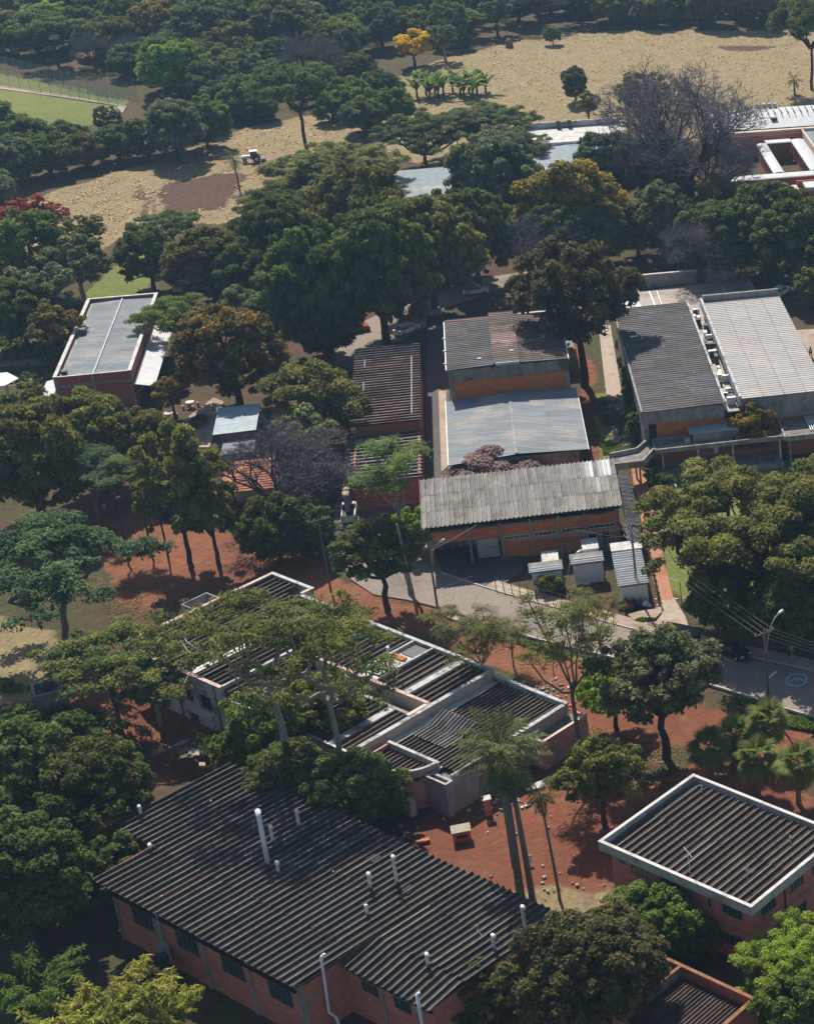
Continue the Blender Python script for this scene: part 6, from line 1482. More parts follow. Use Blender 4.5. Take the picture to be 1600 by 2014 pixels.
for i, (p, m_, l) in enumerate((((-211.99, 393.18, 7.05), 'leaf_mid', 'green tree at the left end of the belt below the sports field'), ((-201.44, 384.90, 6.35), 'leaf_dark', 'dark tree in the belt below the sports field, left of centre'), ((-195.83, 367.50, 6.65), 'leaf_grey', 'grey-green bushy tree at the left edge above the dry field'), ((-190.93, 372.86, 5.84), 'leaf_mid', 'mid-green bushy tree along the dry field edge at left'), ((-194.32, 388.17, 4.89), 'leaf_dark', 'dark bushy tree below the near corner of the sports field'), ((-186.29, 378.12, 5.12), 'leaf_olive', 'olive bushy tree along the dry field edge'), ((-182.00, 383.65, 5.18), 'leaf_dark', 'dark bushy tree under the round-topped tree by the fence'), ((-177.05, 385.65, 6.01), 'leaf_dark', 'dark bushy tree left of the broad grey-green tree'), ((-172.45, 389.83, 6.42), 'leaf_mid', 'bushy green tree at the foot of the broad grey-green tree'), ((-191.33, 347.72, 6.33), 'leaf_grey', 'grey thicket tree at the left edge beside the dry field'), ((-171.91, 404.51, 4.83), 'leaf_dark', 'dark bushy tree at the upper end of the belt'))):
    T('thicket', p, l, m_, 'bark_dark', group='tree belt below the sports field')
for i, p in enumerate(((-169.78, 416.57, 5.20), (-163.66, 414.58, 4.20), (-145.63, 419.17, 5.98), (-141.47, 425.80, 6.06), (-148.57, 414.01, 4.44), (-138.74, 405.47, 5.32), (-134.69, 413.85, 5.42), (-175.21, 423.74, 5.03))):
    T('thicket', p, 'dark tree in the thicket between the two dry field strips', 'leaf_dark' if i % 2 else 'leaf_mid', 'bark_dark', group='thicket between the field strips')
# --- palms
def frond_mesh(name, L_, n, leaflet, seed, droop=.9, wid=.05):
    r = np.random.default_rng(seed); P_, N_, T_, ti = [], [], [], []
    for i in range(n):
        t = .12 + .88 * i / (n - 1); x = L_ * (t - .12 * t * t); z = L_ * (.28 * t - droop * .55 * t * t)
        for s in (-1, 1):
            l = leaflet * math.sin(PI * min(1, .18 + .8 * t)) * r.uniform(.85, 1.1)
            tg = np.array([.55, s * 1.0, -.45 + r.normal() * .15]); tg /= np.linalg.norm(tg)
            P_.append(np.array([x, 0, z]) + tg * l * .5); T_.append(tg * l); N_.append(unit(np.array([0, -s * .3, 1.0]))); ti.append(np.clip(.5 + .25 * r.normal(), 0, 1))
    P_ = np.array(P_); T_ = np.array(T_); N_ = np.array(N_); ln = np.linalg.norm(T_, axis=1, keepdims=True); tu = T_ / ln
    N_ = unit(N_ - (N_ * tu).sum(1, keepdims=True) * tu); bi = np.cross(N_, tu)
    co = np.stack([P_ + T_ * .5, P_ + bi * wid, P_ - T_ * .5, P_ - bi * wid], 1).reshape(-1, 3)
    rq = []; rc = []
    for i in range(6):
        t = i / 5; x = L_ * (t - .12 * t * t); z = L_ * (.28 * t - droop * .55 * t * t); rc += [(x, -.035, z), (x, .035, z)]
    k = len(co); co = np.vstack([co, np.array(rc)]); q = np.arange(k).reshape(-1, 4)
    rq = np.array([[k + 2 * i, k + 2 * i + 2, k + 2 * i + 3, k + 2 * i + 1] for i in range(5)])
    me = mesh_np(name, co, np.vstack([q, rq]), np.concatenate([np.repeat(np.array(ti), 4), np.full(len(rc), .4)])); me.materials.append(None)
    return me
def fan_mesh(name, L_, seed):
    r = np.random.default_rng(seed); co, q, ti = [], [], []
    n = 19
    for i in range(n):
        a = -1.35 + 2.7 * i / (n - 1); l = L_ * (.62 + .38 * math.cos(a * .9)) * r.uniform(.92, 1.05); k = len(co); w = .06 * L_
        d = np.array([math.cos(a), math.sin(a)]); s = np.array([-d[1], d[0]])
        b0 = np.array([L_ * .75, 0, .12 * L_])
        m_ = b0 + np.array([*(d * l * .55), -.03 * L_]); e = b0 + np.array([*(d * l), -.32 * L_])
        co += [b0, m_ + np.array([*(s * w), .03]), e, m_ - np.array([*(s * w), -.03])]; q.append([k, k + 1, k + 2, k + 3]); ti += [.3 + .4 * r.random()] * 4
    k = len(co); co += [np.array([0, -.03, 0]), np.array([L_ * .78, -.03, .13 * L_]), np.array([L_ * .78, .03, .13 * L_]), np.array([0, .03, 0])]; q.append([k, k + 1, k + 2, k + 3]); ti += [.5] * 4
    me = mesh_np(name, np.array(co), np.array(q), np.array(ti)); me.materials.append(None)
    return me
def palm(p, h, top, label, frond, nf, leaf='leaf_palm', r0=.28, bark='palm_trunk', skirt=False, cat='palm', elev=(-1.2, 1.0), sc=1.0, name='palm_tree', group=None):
    r = np.random.default_rng(int(abs(p[0] * 13 + p[1] * 7)) % 9999)
    e = empty(name, (p[0], p[1], -.05), 0, label, cat, group)
    if h > .3:
        mb = MB(); k = 9
        mb.tube([(top[0] * (i / k) ** 1.3, top[1] * (i / k) ** 1.3, h * i / k - (.2 if i == 0 else 0)) for i in range(k + 1)], [r0 * (1.15 - .45 * i / k) for i in range(k + 1)], 9)
        mb.obj('trunk', bark, e, True)
    for i in range(nf):
        o = link('frond', frond[i % len(frond)], e); o.material_slots[0].link = 'OBJECT'; o.material_slots[0].material = MAT['leaf_dry' if skirt and i > nf * .84 else leaf]
        t = i / nf; el = elev[1] + (elev[0] - elev[1]) * t
        o.location = (top[0], top[1], h - .05 - .35 * t); o.rotation_euler = (r.normal() * .15, -el + r.normal() * .12, i * 2.39996 + r.normal() * .2); s = sc * r.uniform(.85, 1.1); o.scale = (s, s, s)
    if skirt:
        mb = MB(); mb.tube([(top[0] * .8, top[1] * .8, h * .35), (top[0], top[1], h * .6), (top[0], top[1], h * .93)], [r0 * 1.3, r0 * 2.6, r0 * 2.4], 9); mb.obj('dead_leaf_skirt', 'thatch', e, True)
    return e
fr = [frond_mesh('frond', 3.6, 26, 1.0, s) for s in (1, 2, 3)]
fr_small = [frond_mesh('frond', 2.2, 18, .6, s, .7) for s in (4, 5)]
fan = [fan_mesh('frond', 1.5, s) for s in (6, 7, 8)]
palm((-44.81, 141.42), 15.5, (-.3, .9), 'tall palm with drooping dark crown between the derelict building and the workshop', fr, 38, r0=.34, sc=1.35)
palm((-43.85, 141.64), 12.2, (-.6, .5), 'second tall palm trunk just right of the tallest palm', fr, 12, r0=.27, sc=.6)
palm((-46.76, 146.60), 11.0, (-.3, .4), 'thin-trunked palm just left of the tallest palm', fr_small, 9, r0=.13)
palm((-41.32, 141.42), 11.2, (-.8, .6), 'slim queen palm with small crown in the dirt yard', fr_small, 13, r0=.13, sc=1.05)
for i, (p, h, l) in enumerate((((-30.11, 159.50), 4.4, 'leftmost of the fan palms behind the two-storey building'), ((-25.44, 158.18), 4.2, 'front fan palm with bright fan leaves, second from the left'), ((-25.17, 164.49), 4.4, 'rear fan palm of the group behind the two-storey building'), ((-21.27, 156.44), 4.6, 'rightmost fan palm with drooping dead leaf skirt'), ((-28.13, 163.57), 3.2, 'low fan palm in the middle of the fan palm group'))):
    palm(p, h, (.1, .1), l, fan, 40, 'leaf_fan', .26, 'thatch', True, elev=(-1.2, 1.3), sc=1.0, name='fan_palm', group='fan palms behind the two-storey building')
palm((-150.41, 363.27), 6.2, (-.3, .3), 'small feather palm beside the ploughed soil', fr, 14, r0=.16, sc=.75)
palm((-50.87, 438.44), 3.6, (0, .1), 'short palm in the dry field at right', fr, 14, r0=.22, sc=.75)
palm((-100.58, 174.70), 5.0, (0, 0), 'palm stump trunk beside the teal concrete box', fr_small, 6, r0=.35, sc=.7)
bl = []
for s in (1, 2):
    r_ = np.random.default_rng(s + 50); co = []; q = []; ti = []
    for i in range(7):
        t = i / 6; w = .33 * math.sin(PI * min(1, .12 + .88 * t)) ** .7; x = 2.6 * t; z = 1.6 * t - 1.7 * t ** 2.4
        co += [(x, -w, z - .06), (x, 0, z), (x, w, z - .06)]; ti += [.35 + .3 * r_.random()] * 3
    for i in range(6):
        for j in range(2): q.append([3 * i + j, 3 * i + 3 + j, 3 * i + 4 + j, 3 * i + 1 + j])
    me = mesh_np('leaf', np.array(co), np.array(q), np.array(ti)); me.materials.append(None); bl.append(me)
def banana(p, label, n=9, sc=1.0, group=None, leaf='leaf_mid'):
    r = np.random.default_rng(int(abs(p[0] * 31 + p[1] * 17)) % 9999); e = empty('banana_plant', (p[0], p[1], -.05), 0, label, 'banana plant', group)
    mb = MB(); mb.tube([(0, 0, 0), (.05, .03, .6 * sc), (.05, .05, 1.1 * sc)], [.16 * sc, .13 * sc, .08 * sc], 7); mb.obj('stem', 'leaf_dry', e, True)
    for i in range(n):
        o = link('leaf', bl[i % 2], e); o.material_slots[0].link = 'OBJECT'; o.material_slots[0].material = MAT[leaf]
        o.location = (.05, .05, .95 * sc); o.rotation_euler = (r.normal() * .15, -r.uniform(.3, 1.1), i * 2.4 + r.normal() * .2); s = sc * r.uniform(.8, 1.15); o.scale = (s, s, s)
for i, p in enumerate(((-136.39, 436.08), (-134.83, 437.96), (-133.37, 439.87), (-130.88, 437.96), (-129.54, 440.82), (-127.30, 438.91), (-125.81, 440.82), (-123.46, 438.91), (-121.72, 439.87), (-131.28, 435.14), (-125.51, 435.14), (-132.99, 434.20), (-123.44, 435.14))):
    banana(p, 'banana plant in the leafy row at the near edge of the dry field', 10, 1.75, 'banana row by the dry field', 'leaf_mid' if i % 3 else 'leaf_bright')
for i, (p, l) in enumerate((((-33.99, 253.12), 'pale-leaved banana plant in front of the white-roofed hall, left'), ((-32.52, 254.23), 'banana plant in front of the white-roofed hall, second'), ((-30.38, 253.12), 'banana plant in front of the white-roofed hall, third'), ((-101.23, 244.54), 'banana-like plant under the leafless tree'), ((-99.70, 246.29), 'dark banana-like plant beside the brown-roofed annex'))):
    banana(p, l, 9, 1.0)
# --- creeper along the dark-roofed hall and low hedges
for i, (p, s) in enumerate((((-56.87, 262.03), 1.0), ((-55.39, 256.29), 1.1), ((-54.27, 251.66), 1.2), ((-53.05, 247.17), 1.2), ((-52.42, 242.81), 1.2), ((-58.89, 269.00), .8), ((-60.34, 275.23), .8))):
    tree('cone', (p[0], p[1], 1.25 * s), 'climbing shrub along the left wall of the dark-roofed hall', 'leaf_mid', 'bark', 'shrub', 'shrub', 'shrubs along the dark-roofed hall', sz=1.5)
for i, p in enumerate(((-48.42, 232.84), (-47.41, 229.67), (-45.86, 224.28), (-44.31, 222.04), (-46.16, 228.11))):
    tree('bush', (p[0], p[1], 1.6), 'green shrub beside the terracotta path', 'leaf_mid', 'bark', 'shrub', 'shrub', 'shrubs beside the terracotta path')
tree('bush', (*(-54.58, 199.53), 1.9), 'orange-tipped bush in front of the left white hut', 'leaf_tips', name='bush', cat='bush')
for i, p in enumerate(((-115.65, 243.67), (-115.61, 246.29), (-115.09, 247.70), (-114.92, 249.49))):
    tree('bush', (p[0], p[1], 1.3), 'pale silvery shrub in the bed beside the paved path', 'leaf_grey', 'bark', 'shrub', 'shrub', 'silvery shrubs by the path', sz=.7)
# --- far woodland: trees one by one, clear of the fields
wood = [(-297.24, 563.47), (-52.45, 563.47), (-47.55, 505.91), (-93.29, 510.87), (-122.06, 508.38), (-140.67, 488.08), (-146.44, 463.37), (-150.26, 436.08), (-153.50, 424.60), (-162.53, 424.60), (-167.63, 413.65), (-175.05, 415.80), (-193.02, 436.08), (-205.90, 450.60), (-224.63, 460.77), (-249.91, 475.71), (-256.78, 479.59)]
KEEP = [(*(-142.80, 455.63), 15), (*(-137.20, 460.77), 11), (*(-146.85, 471.35), 13), (*(-149.20, 393.19), 14)]
rw = random.Random(11); placed = []
xs = [p[0] for p in wood]; ys = [p[1] for p in wood]
cand = np.random.default_rng(11).uniform((min(xs), min(ys)), (max(xs), max(ys)), (12000, 2))
ok = in_poly(cand[:, 0], cand[:, 1], wood) > 1
for poly in REG['straw'][:2] + REG['lawn'][:1]:
    ok &= in_poly(cand[:, 0], cand[:, 1], poly) < -3
for x, y in cand[ok]:
    if len(placed) >= 200: break
    if any(math.hypot(x - a, y - c) < d for a, c, d in KEEP): continue
    R_ = rw.uniform(5.0, 9.5)
    if any((x - a) ** 2 + (y - c) ** 2 < (.64 * (R_ + d)) ** 2 for a, c, d in placed): continue
    placed.append((float(x), float(y), R_))
MIX = ['leaf_dark'] * 5 + ['leaf_mid'] * 5 + ['leaf_grey'] * 3 + ['leaf_olive'] * 4 + ['leaf_mango', 'leaf_gold', 'leaf_bright']
for x, y, R_ in placed:
    lf = rw.choice(MIX); kd = rw.choice(['thicket', 'thicket', 'thicket', 'bigdome', 'bigdome', 'puffy', 'loose', 'dome', 'umbrella'])
    if rw.random() < .07: kd, lf = 'bare', 'twig_grey'
    desc = {'leaf_dark': 'dark green', 'leaf_mid': 'green', 'leaf_grey': 'grey-green', 'leaf_olive': 'olive', 'leaf_mango': 'brownish', 'leaf_gold': 'golden', 'leaf_bright': 'bright green', 'twig_grey': 'leafless grey'}[lf]
    az = x / y
    zone = ('behind the sports field fence' if az < -.492 else 'above the left dry field strip' if az < -.41 else 'left of the yellow-flowering tree' if az < -.335 else 'right of the yellow-flowering tree' if az < -.25 else 'along the far side of the dry field')
    lab = ('large ' if R_ > 7.6 else 'smaller ') + desc + ' woodland tree ' + zone
    tree(kd, (x, y, R_), lab, lf, 'bark_dark', group=lab.replace(' tree ', ' trees '), sz=rw.uniform(.85, 1.15))
# --- undergrowth and grass: too many to count
def scatter(name, label, cat, polys, n, size, leafm, zmin, zmax, seed, elong=2.2, up=.3, avoid=None):
    r = np.random.default_rng(seed); pts = []
    for poly, k in polys:
        q = np.array(poly); lo = q.min(0); hi = q.max(0); a = r.uniform(lo, hi, (k * 4, 2))
        a = a[in_poly(a[:, 0], a[:, 1], poly) > 0][:k]; pts.append(a)
    p = np.vstack(pts)
    for poly in (avoid or []): p = p[in_poly(p[:, 0], p[:, 1], poly) < 1.5 * r.random(len(p))]
    cl = wob(p[:, 0], p[:, 1], 1.2, seed) > -.15
    p = p[cl]; n_ = len(p); z = r.uniform(zmin, zmax, n_)
    P3 = np.column_stack([p, z]); nr = unit(np.column_stack([r.normal(size=(n_, 2)), np.full(n_, up) * r.uniform(.3, 2, n_)]))
    co, qd, ti = leaves(r, P3, nr, size, elong, np.clip(.5 + .25 * r.normal(size=n_), 0, 1), None)
    me = mesh_np(name, co, qd, ti); me.materials.append(MAT[leafm]); o = link(name, me); tag(o, label, cat, kind='stuff')
yard = [(-55.62, 146.60), (-50.21, 151.40), (-42.93, 148.97), (-37.86, 147.38), (-35.74, 139.80), (-40.82, 136.93), (-45.25, 140.53), (-50.51, 145.05)]
scatter('dry_grass', 'dry straw-coloured grass tufts over the open field and the yards', 'grass', [(REG['straw'][1], 40000), (REG['straw'][0], 16000)], 0, .30, 'leaf_straw', -.14, -.04, 3, 1.5, 5.0, avoid=REG['soil'][:3])
scatter('dead_leaves', 'dead leaves strewn on the red earth under the trees', 'leaf litter', [([(-112.31, 203.99), (-94.49, 200.16), (-91.15, 188.17), (-99.70, 188.17)], 7000), ([(-46.07, 171.19), (-34.20, 166.36), (-33.42, 158.18), (-41.24, 159.95)], 6000)], 0, .11, 'leaf_dry', -.12, -.02, 4, 1.6, 2.5)
scatter('undergrowth', 'dark green undergrowth in the shade of the trees', 'undergrowth', [([(-111.38, 180.44), (-89.24, 169.23), (-81.08, 146.60), (-91.63, 139.07)], 9000), ([(-163.55, 293.08), (-151.71, 297.85), (-140.24, 261.05), (-149.32, 263.00)], 7000), ([(-85.04, 169.23), (-63.97, 165.42), (-60.35, 153.06), (-76.54, 154.74)], 6000), ([(-102.66, 222.04), (-88.02, 225.04), (-84.08, 210.65), (-94.67, 210.65)], 5000), ([(-56.46, 332.38), (-35.62, 323.82), (-34.10, 307.80), (-60.54, 312.98)], 6000), ([(-117.75, 293.08), (-110.83, 307.80), (-104.98, 286.16), (-109.28, 277.36)], 4000)], 0, .42, 'leaf_dark', -.05, .5, 5, 1.6, .6)
scatter('verge_grass', 'short green grass on the road verge and the island', 'grass', [([(-66.68, 194.62), (-63.90, 194.02), (-50.67, 185.35), (-44.62, 183.14), (-45.47, 181.73), (-53.00, 185.69)], 5000), ([(-30.29, 176.03), (-24.55, 172.98), (-18.96, 170.01), (-18.83, 168.46), (-26.48, 171.19)], 4000), ([(-44.65, 193.78), (-43.19, 194.74), (-41.01, 195.71), (-40.89, 194.26), (-41.48, 192.59), (-42.73, 192.12), (-43.74, 192.59)], 4000), ([(-60.40, 257.23), (-56.80, 257.23), (-52.66, 240.25), (-55.98, 237.74)], 4000)], 0, .16, 'leaf_mid', 0.02, .28, 6, 2.4, .5)

# ------------------------------------------------------------------ street furniture, vehicles and small things
def pole(p, h, label, arm=None, r0=.16, mat='pole_concrete', lean=(0, 0), arm_dir=0.0, levels=2, name='utility_pole'):
    e = empty(name, (p[0], p[1], 0), 0, label, 'pole')
    mb = MB(); mb.tube([(0, 0, -.3), (lean[0] * .5, lean[1] * .5, h * .5), (lean[0], lean[1], h)], [r0, r0 * .85, r0 * .65], 8); mb.obj('shaft', mat, e, True)
    if arm:
        for k in range(levels):
            z = h - .35 - .75 * k; dx, dy = math.cos(arm_dir) * arm, math.sin(arm_dir) * arm
            mb = MB(); mb.tube([(-dx, -dy, z), (dx, dy, z)], .07, 4); c = mb.obj('crossarm', 'timber', e)
            for t in (-.9, -.35, .35, .9):
                mb = MB(); mb.tube([(dx * t, dy * t, z + .05), (dx * t, dy * t, z + .14), (dx * t, dy * t, z + .26)], [.05, .075, .04], 6); mb.obj('insulator', 'concrete_pale', c, True)
    return e
def lamp_arm(e, h, reach, rise, ang, z0):
    mb = MB(); pts = []
    for i in range(7):
        t = i / 6; pts.append((math.cos(ang) * reach * (t ** 1.6), math.sin(ang) * reach * (t ** 1.6), z0 + rise * math.sin(t * PI / 2)))
    mb.tube(pts, .05, 6); a = mb.obj('lamp_arm', 'metal_grey', e, True)
    x, y, z = pts[-1]; mb = MB(); ca, sa = math.cos(ang), math.sin(ang)
    mb.tube([(x, y, z), (x + ca * .25, y + sa * .25, z + .04), (x + ca * .75, y + sa * .75, z + .05), (x + ca * .95, y + sa * .95, z)], [.06, .15, .17, .08], 8); mb.obj('lamp_head', 'lamp_glass', a, True)
ARM = math.radians(35)
p_road = [(-80.74, 200.16), (-67.23, 196.44), (-44.22, 197.92), (-26.16, 173.99)]
pole(p_road[0], 9.5, 'dark utility pole with crossarm beside the parked white pickup', 1.3, .14, 'wood_dark', arm_dir=ARM, levels=1)
e = pole(p_road[1], 8.6, 'dark utility pole with crossarms and curved street lamp at the shed corner', 1.4, .15, 'wood_dark', arm_dir=ARM); lamp_arm(e, 8, 1.6, 2.4, math.radians(60), 5.0)
pole(p_road[2], 9.6, 'concrete utility pole with white crossarms beside the right-hand hut', 1.5, .17, 'pole_concrete', arm_dir=math.radians(-40), levels=3)
e = pole(p_road[3], 9.4, 'dark utility pole with long curved street lamp over the shaded road', 1.2, .15, 'wood_dark', arm_dir=math.radians(40), levels=1); lamp_arm(e, 9, 2.6, 4.4, math.radians(62), 5.6)
pole((-68.67, 193.78), 11.5, 'bare pale concrete pole leaning beside the round dark tree', None, .2, 'pole_concrete', (-1.0, .6))
e = pole((-52.25, 198.91), 2.6, 'curved street lamp rising behind the feathery treetops', None, .07, 'metal_grey', name='street_lamp'); lamp_arm(e, 4, 1.5, 2.2, math.radians(55), 2.6)
e = pole((-217.68, 409.41), 11, 'grey floodlight pole beside the sports field', None, .18, 'pole_concrete', (-.6, 0))
# overhead wires
def wire(name, pts, r=.018, sag=.5, label=None):
    mb = MB()
    for a, c in zip(pts, pts[1:]):
        q = []
        for i in range(9):
            t = i / 8; q.append((a[0] + (c[0] - a[0]) * t, a[1] + (c[1] - a[1]) * t, a[2] + (c[2] - a[2]) * t - sag * 4 * t * (1 - t)))
        mb.tube(q, r, 3, cap=False)
    o = mb.obj(name, 'wire'); tag(o, label, 'wire', 'overhead wires along the road')
far_r = (-5.12, 163.57)
for k, (d, nm) in enumerate(((-1.0, 'rear'), (-.3, 'second'), (.4, 'third'), (1.0, 'front'))):
    def off(p, z, d=d): return (p[0] + math.cos(ARM) * d, p[1] + math.sin(ARM) * d, z)
    wire('overhead_wire', [off(p_road[0], 9.2), off(p_road[1], 8.4), off(p_road[2], 9.3), off(p_road[3], 9.2), (far_r[0] + d, far_r[1], 9.2)], label=f'{nm} of the four overhead wires strung between the poles along the road')
wire('service_wire', [(p_road[1][0], p_road[1][1], 7.0), (*(-62.31, 213.40), 5.0)], sag=.3, label='service wire from the corner pole down to the brick shed')
wire('service_wire', [(p_road[2][0], p_road[2][1], 8.0), (*(-56.20, 211.33), 3.0)], sag=.3, label='service wire from the concrete pole down to the hut yard')
# wire fence of posts along the terracotta path
def post_fence(name, a, c, n, h, label, mat='timber', rails=(0.45, .95), cat='fence', pr=.06):
    e = empty(name, (a[0], a[1], 0), 0, label, cat)
    for i in range(n):
        t = i / (n - 1); mb = MB(); x, y = (c[0] - a[0]) * t, (c[1] - a[1]) * t
        mb.tube([(x, y, -.2), (x, y, h)], pr, 5); mb.obj('post', mat, e)
    for f in rails:
        mb = MB(); mb.tube([(0, 0, h * f), (c[0] - a[0], c[1] - a[1], h * f)], .022, 4); mb.obj('rail', mat, e)
    return e
post_fence('post_fence', (-45.70, 212.02), (-41.38, 196.20), 12, 1.9, 'row of old wooden fence posts between the huts and the terracotta path', 'wood_dark', (.2, .5, .9), pr=.09)
post_fence('mesh_fence', (-56.10, 207.94), (-48.95, 209.97), 9, 1.9, 'pale metal mesh fence in front of the brick shed', 'metal_grey', (.1, .25, .4, .55, .7, .85, 1.0), pr=.04)
post_fence('yard_fence', (-61.30, 200.16), (-51.68, 195.59), 10, 1.6, 'thin wire fence along the hut yard by the road', 'wood_dark', (.35, .7, 1.0), pr=.05)
# sports field fence: green mesh panels on posts, and an inner railing
def mesh_panel_fence(pts, h, label, mat, name, sp=3.0):
    e = empty(name, (*pts[0], 0), 0, label, 'fence'); x0, y0 = pts[0]; n = 0
    for a, c in zip(pts, pts[1:]):
        L_ = math.hypot(c[0] - a[0], c[1] - a[1]); k = max(1, int(L_ / sp))
        for i in range(k):
            t0, t1 = i / k, (i + 1) / k; xa, ya = a[0] + (c[0] - a[0]) * t0 - x0, a[1] + (c[1] - a[1]) * t0 - y0; xb, yb = a[0] + (c[0] - a[0]) * t1 - x0, a[1] + (c[1] - a[1]) * t1 - y0
            mb = MB(); mb.tube([(xa, ya, -.2), (xa, ya, h)], .07, 5); mb.obj('post', 'metal_grey', e)
            mb = MB()
            for j in range(7): z = .15 + (h - .2) * j / 6; mb.tube([(xa, ya, z), (xb, yb, z)], .03, 3, cap=False)
            for j in range(1, 7): t = j / 7; mb.tube([(xa + (xb - xa) * t, ya + (yb - ya) * t, .1), (xa + (xb - xa) * t, ya + (yb - ya) * t, h - .05)], .03, 3, cap=False)
            mb.obj('mesh_panel', mat, e)
mesh_panel_fence([(-262.18, 470.28), (-243.33, 461.81), (-229.42, 452.60), (-219.20, 445.66), (-211.03, 440.34), (-198.24, 433.27)], 3.6, 'tall green mesh fence behind the sports field', 'teal_paint', 'sports_fence')
mesh_panel_fence([(-254.33, 454.62), (-236.63, 447.62), (-218.56, 438.91), (-198.83, 427.76)], 3.0, 'lower grey mesh fence nearer the sports field', 'metal_grey', 'sports_fence')
# low path lights: short posts with a slanted arm
for i, (u, l) in enumerate((((-47.43, 227.80), 'nearest the shed roof'), ((-45.29, 220.85), 'second'), ((-42.55, 209.97), 'third'), ((-38.99, 197.05), 'nearest the road'))):
    e = empty('path_light', (*u, 0), 0, f'thin bent path light beside the terracotta path, {l}', 'path light', 'path lights beside the terracotta path')
    mb = MB(); mb.tube([(0, 0, -.1), (0, 0, 2.6), (-.25, .1, 2.75)], .05, 5); mb.obj('post', 'metal_dark', e)
    mb = MB(); mb.tube([(-.2, .08, 2.74), (-1.3, .3, 3.0)], .05, 5); mb.obj('arm', 'pipe_white', e)
# vehicles
def car(p, rz, label, paint, kind='car', name='parked_car', cat='car', group=None):
    e = empty(name, (p[0], p[1], .06), rz, label, cat, group)
    Lc, Wc = (5.1, 1.8) if kind == 'pickup' else (4.2, 1.72); hl, hw = Lc / 2, Wc / 2
    prof = [(-hl, .35), (hl, .35), (hl + .03, .62), (hl - .15, .88), (hl - 1.2, .98), (-hl + .2, 1.0), (-hl, .9)]
    mb = MB(); n = len(prof)
    for s in (-1, 1):
        ys = s * hw; pts = [(x, ys * (1 if z < .9 else .95), z) for x, z in prof]
        mb.poly(pts if s < 0 else pts[::-1])
    for i in range(n):
        (xa, za), (xb, zb_) = prof[i], prof[(i + 1) % n]; fa, fb = hw * (1 if za < .9 else .95), hw * (1 if zb_ < .9 else .95)
        mb.quad((xa, fa, za), (xb, fb, zb_), (xb, -fb, zb_), (xa, -fa, za))
    body = mb.obj('body', paint, e)
    cab = ((-.4, 1.05, .15, .75) if kind == 'pickup' else (-1.75, 1.05, -1.2, .45)); top = 1.5 if kind == 'car' else 1.66
    def frus(x0, x1, X0, X1, w0, w1, z0, z1):
        m_ = MB(); v = [(x0, -w0, z0), (x1, -w0, z0), (x1, w0, z0), (x0, w0, z0), (X0, -w1, z1), (X1, -w1, z1), (X1, w1, z1), (X0, w1, z1)]
        m_.v = v; m_.f = [(4, 5, 6, 7), (0, 1, 5, 4), (1, 2, 6, 5), (2, 3, 7, 6), (3, 0, 4, 7)]; return m_
    frus(cab[0], cab[1], cab[2], cab[3], hw * .93, hw * .76, .97, top - .05).obj('windows', 'glass_dark', e)
    m_ = MB(); m_.box(cab[2] - .05, cab[3] + .08, -hw * .78, hw * .78, top - .06, top); m_.obj('roof', paint, e)
    for s in (-1, 1):
        m_ = MB(); m_.tube([(cab[1] - .02, s * hw * .93, .97), (cab[3] + .03, s * hw * .77, top - .04)], .035, 4); m_.tube([(cab[0] + .02, s * hw * .93, .97), (cab[2] - .02, s * hw * .77, top - .04)], .04, 4); m_.obj('pillar', paint, e)
    if kind == 'pickup':
        m_ = MB(); m_.box(-hl + .1, -.5, -hw * .8, hw * .8, 1.005, 1.03); m_.obj('load_bed', 'metal_dark', e)
        m_ = MB(); m_.box(-hl, -.45, hw * .82, hw * .96, 1.0, 1.18); m_.box(-hl, -.45, -hw * .96, -hw * .82, 1.0, 1.18); m_.box(-hl - .02, -hl + .08, -hw * .82, hw * .82, 1.0, 1.18); m_.obj('bed_side', paint, e)
    for x in (-hl + .8, hl - .8):
        for s in (-1, 1):
            m_ = MB(); m_.tube([(x, s * (hw - .18), .32), (x, s * (hw + .02), .32)], .32, 14); w = m_.obj('wheel', 'rubber', e, True)
            m_ = MB(); m_.tube([(x, s * (hw - .02), .32), (x, s * (hw + .035), .32)], .2, 12); m_.obj('rim', 'metal_grey', w, True)
    for s in (-1, 1):
        m_ = MB(); m_.box(hl - .08, hl + .045, s * hw * .72 - .2, s * hw * .72 + .2, .66, .8); m_.obj('headlight', 'lamp_glass', e)
        m_ = MB(); m_.box(-hl - .03, -hl + .02, s * hw * .8 - .14, s * hw * .8 + .14, .66, .86); m_.obj('tail_light', 'car_red', e)
        m_ = MB(); m_.box(cab[1] - .3, cab[1] - .1, s * (hw + .1) - .1, s * (hw + .1) + .1, .98, 1.12); m_.obj('mirror', paint, e)
    return e
g2 = math.radians(90 + 15.8)
car((-84.52, 219.68), g2, 'white pickup truck parked beside the rusty-roofed building', 'car_white', 'pickup')
car((-86.56, 226.26), g2, 'silver car parked behind the white pickup', 'car_silver')
car((-31.46, 184.80), math.radians(-35), 'black car in deep shade on the road below the big tree', 'car_black')
car((-95.85, 285.04), math.radians(60), 'white car parked under the trees behind the rusty roof', 'car_white')
car((-94.56, 292.61), math.radians(20), 'silver car parked in the shade by the tall hall', 'car_silver')
car((-104.04, 285.71), math.radians(25), 'red car parked under the central grove', 'car_red')
car((-39.09, 302.75), math.radians(70), 'white car parked in shade beyond the white roof', 'car_white')
car((-89.65, 303.25), math.radians(20), 'white car parked behind the tall orange brick hall', 'car_white')
